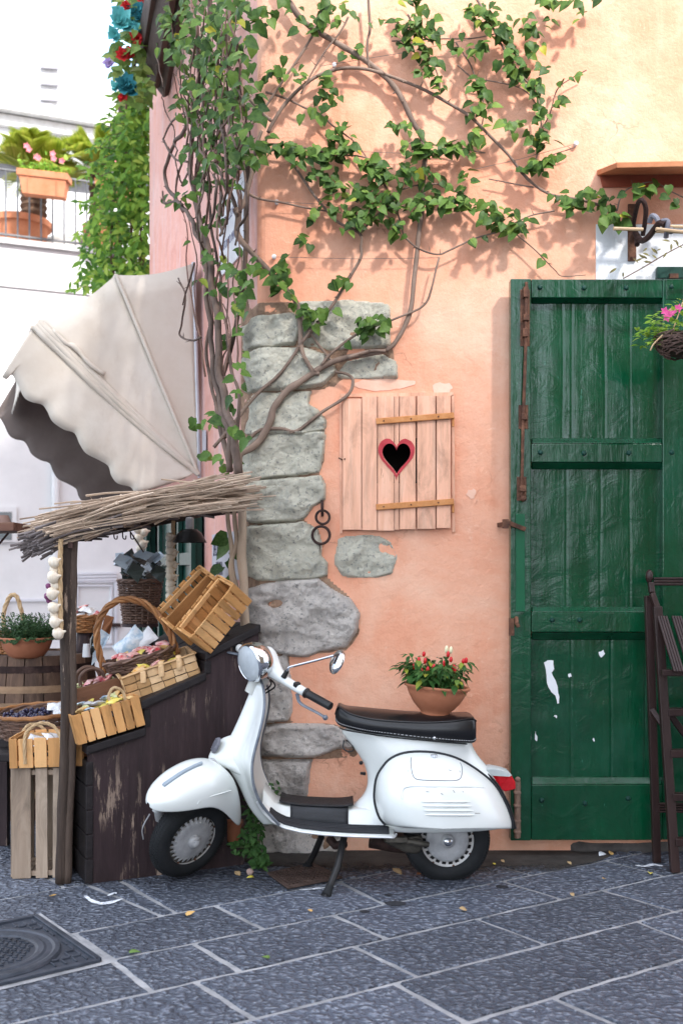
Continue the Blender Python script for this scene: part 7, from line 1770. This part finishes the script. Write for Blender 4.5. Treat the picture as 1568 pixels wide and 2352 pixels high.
for px, py, r, m in ((278, 52, .115, m_teal), (298, 60, .08, m_teal), (265, 82, .07, m_teal), (322, 45, .09, m_teald), (340, 30, .09, m_teald), (312, 28, .09, m_teald), (288, 195, .10, m_teald), (300, 205, .09, m_teald), (266, 200, .05, m_teal), (292, 15, .05, m_redp), (294, 25, .05, m_redp), (335, 3, .07, m_redp), (345, 48, .05, m_redp), (318, 88, .065, m_redp), (316, 104, .05, m_redp), (285, 128, .07, m_redp), (297, 126, .06, m_redp), (284, 225, .05, m_redp), (251, 147, .06, m_lil), (320, 70, .08, m_teal), (275, 30, .06, m_teal)): blossom(px, py, r, m)
# ================================================================== PALMS, POTS AND PLANTERS ON THE TERRACE
m_palm = leafmat('palm_leaflet', [(0, (.20, .28, .02)), (.5, (.42, .48, .05)), (1, (.60, .58, .10))], .5, .4)
m_ptrunk = simple('shaggy_palm_trunk', (.05, .03, .02), (.20, .12, .075), .95, 14, bump=1, bs=30, d=.03)
random.seed(51)
def palm(label, px, py, base_py, Y, n, ln, r):
    b = P(px, base_py, Y); c = P(px, py, Y); o = thing('palm', label, 'palm', b); t, l = MB(), MB()
    pts = [b.lerp(c, k/12) for k in range(13)]; t.tube(pts, [r*(1 + .16*(k % 2)) for k in range(13)], 14); t.build('trunk', m_ptrunk, o)
    for k in range(n):
        a = 2*math.pi*k/n + ru(-.15, .15); el = ru(.15, 1.3); L_ = ln*ru(.85, 1.1); d = V((math.cos(a)*math.cos(el), math.sin(a)*math.cos(el), math.sin(el))); q = []
        for i in range(15): f = i/14; q.append(c + d*L_*f + V((0, 0, -.42*L_*f*f)))
        l.tube(q, .006, 4)
        for i in range(2, 15):
            tg_ = (q[i] - q[i-1]).normalized(); sd = tg_.cross(UP); sd = sd.normalized() if sd.length > .05 else V((1, 0, 0)); w_ = .15 * math.sin(math.pi * min(1, (i + 2)/17)) + .03
            for s_ in (-1, 1):
                for h in (0, .5): l.leaf(q[i].lerp(q[i-1], h), sd*s_*.8 + tg_*.8 + UP*.25, UP*s_ - sd*.1*s_ if False else UP, w_*1.75, .12, .2, .1, False)
    l.build('fronds', m_palm, o)
YT = 13.55
palm('stocky palm with yellow green fronds in a terracotta pot on the terrace', 78, 405, 500, YT, 26, .78, .15)
palm('second palm half hidden by the creeper on the terrace', 232, 400, 540, 14.0, 22, .85, .14)
def bigpot(label, px, top, bot, wpx, Y):
    t = MB(); b = P(px, bot, Y); b.z = zt + .003; Hh = P(px, top, Y).z - b.z; r = wpx / F * Y / 2
    t.lathe([(0, 0), (r*.66, 0), (r*.80, Hh*.4), (r*.92, Hh*.8), (r, Hh*.82), (r*1.0, Hh), (r*.92, Hh), (r*.88, Hh*.85), (0, Hh*.85)], 36, Matrix.Translation(b)); return tag(t.build('flower_pot', m_terra2, sharp=45), label, 'flower pot')
bigpot('big round orange terracotta pot behind the terrace railing', 42, 510, 575, 150, YT)
bigpot('second round terracotta pot under the half hidden palm', 236, 520, 575, 90, 14.0)
def planter(label, xa, xb, yt, yb, slope, n, Y=12.88):
    a, b = P(xa, yt, Y), P(xb, yt + slope, Y - .0); o = thing('window_box', label, 'planter', a.lerp(b, .5)); d = (b - a); hz_ = P(xa, yt, Y).z - P(xa, yb, Y).z; t = MB(); nn_ = V((d.y, -d.x, 0)).normalized()
    for (h0, h1, w0, w1, in0, in1) in ((-hz_, -hz_*.28, .065, .085, .09, .045), (-hz_*.28, 0, .100, .105, .0, .0)):
        rings = [[a + d*i_ + nn_*w_ + V((0, 0, h_)), a + d*(1 - i_) + nn_*w_ + V((0, 0, h_)), a + d*(1 - i_) - nn_*w_ + V((0, 0, h_)), a + d*i_ - nn_*w_ + V((0, 0, h_))] for h_, w_, i_ in ((h0, w0, in0), (h1, w1, in1))]
        t.loft(rings, True, True)
    for s_ in (.22, .78): t.beam(a + d*s_ + nn_*.088 + V((0, 0, -hz_*.95)), a + d*s_ + nn_*.098 + V((0, 0, -hz_*.3)), .008, .008, tuple(nn_))
    t.build('trough', m_terra2, o, smooth=False, bevel=.006); l = MB()
    for k in range(n): p = a + d*ru(.05, .95) + V((ru(-.05, .05), ru(-.08, .08), ru(0, .22)*rnd())); l.leaf(p, V((ru(-1, 1), ru(-1, .3), ru(-.3, .8))), V((0, -.6, 1)), ru(.05, .08), .7, .2, .2)
    l.build('leaves', m_lime, o)
    for k in range(7):
        bl_ = MB(); p = a + d*ru(.05, .9) + V((0, -.06, ru(.14, .30)))
        for j in range(5): an = 2*math.pi*j/5; bl_.leaf(p, V((math.cos(an), -.3, math.sin(an))), NF, .045, .8, .2, .1)
        bl_.build('blossom', simple('coral_petal', (.70, .12, .16), (.80, .30, .32), .5), o)
planter('terracotta window box with pink flowers hung on the terrace railing', 44, 161, 392, 446, 13, 170)
planter('second terracotta window box half covered by the creeper', 222, 320, 416, 462, 10, 60)
cu = MB(); cu.sphere(P(150, 580, 14.2) + V((0, 0, -.05)), (.45, .3, .28), 20); tag(cu.build('white_cushion', m_farwhite), 'rounded white cushion seat behind the terrace railing', 'cushion')
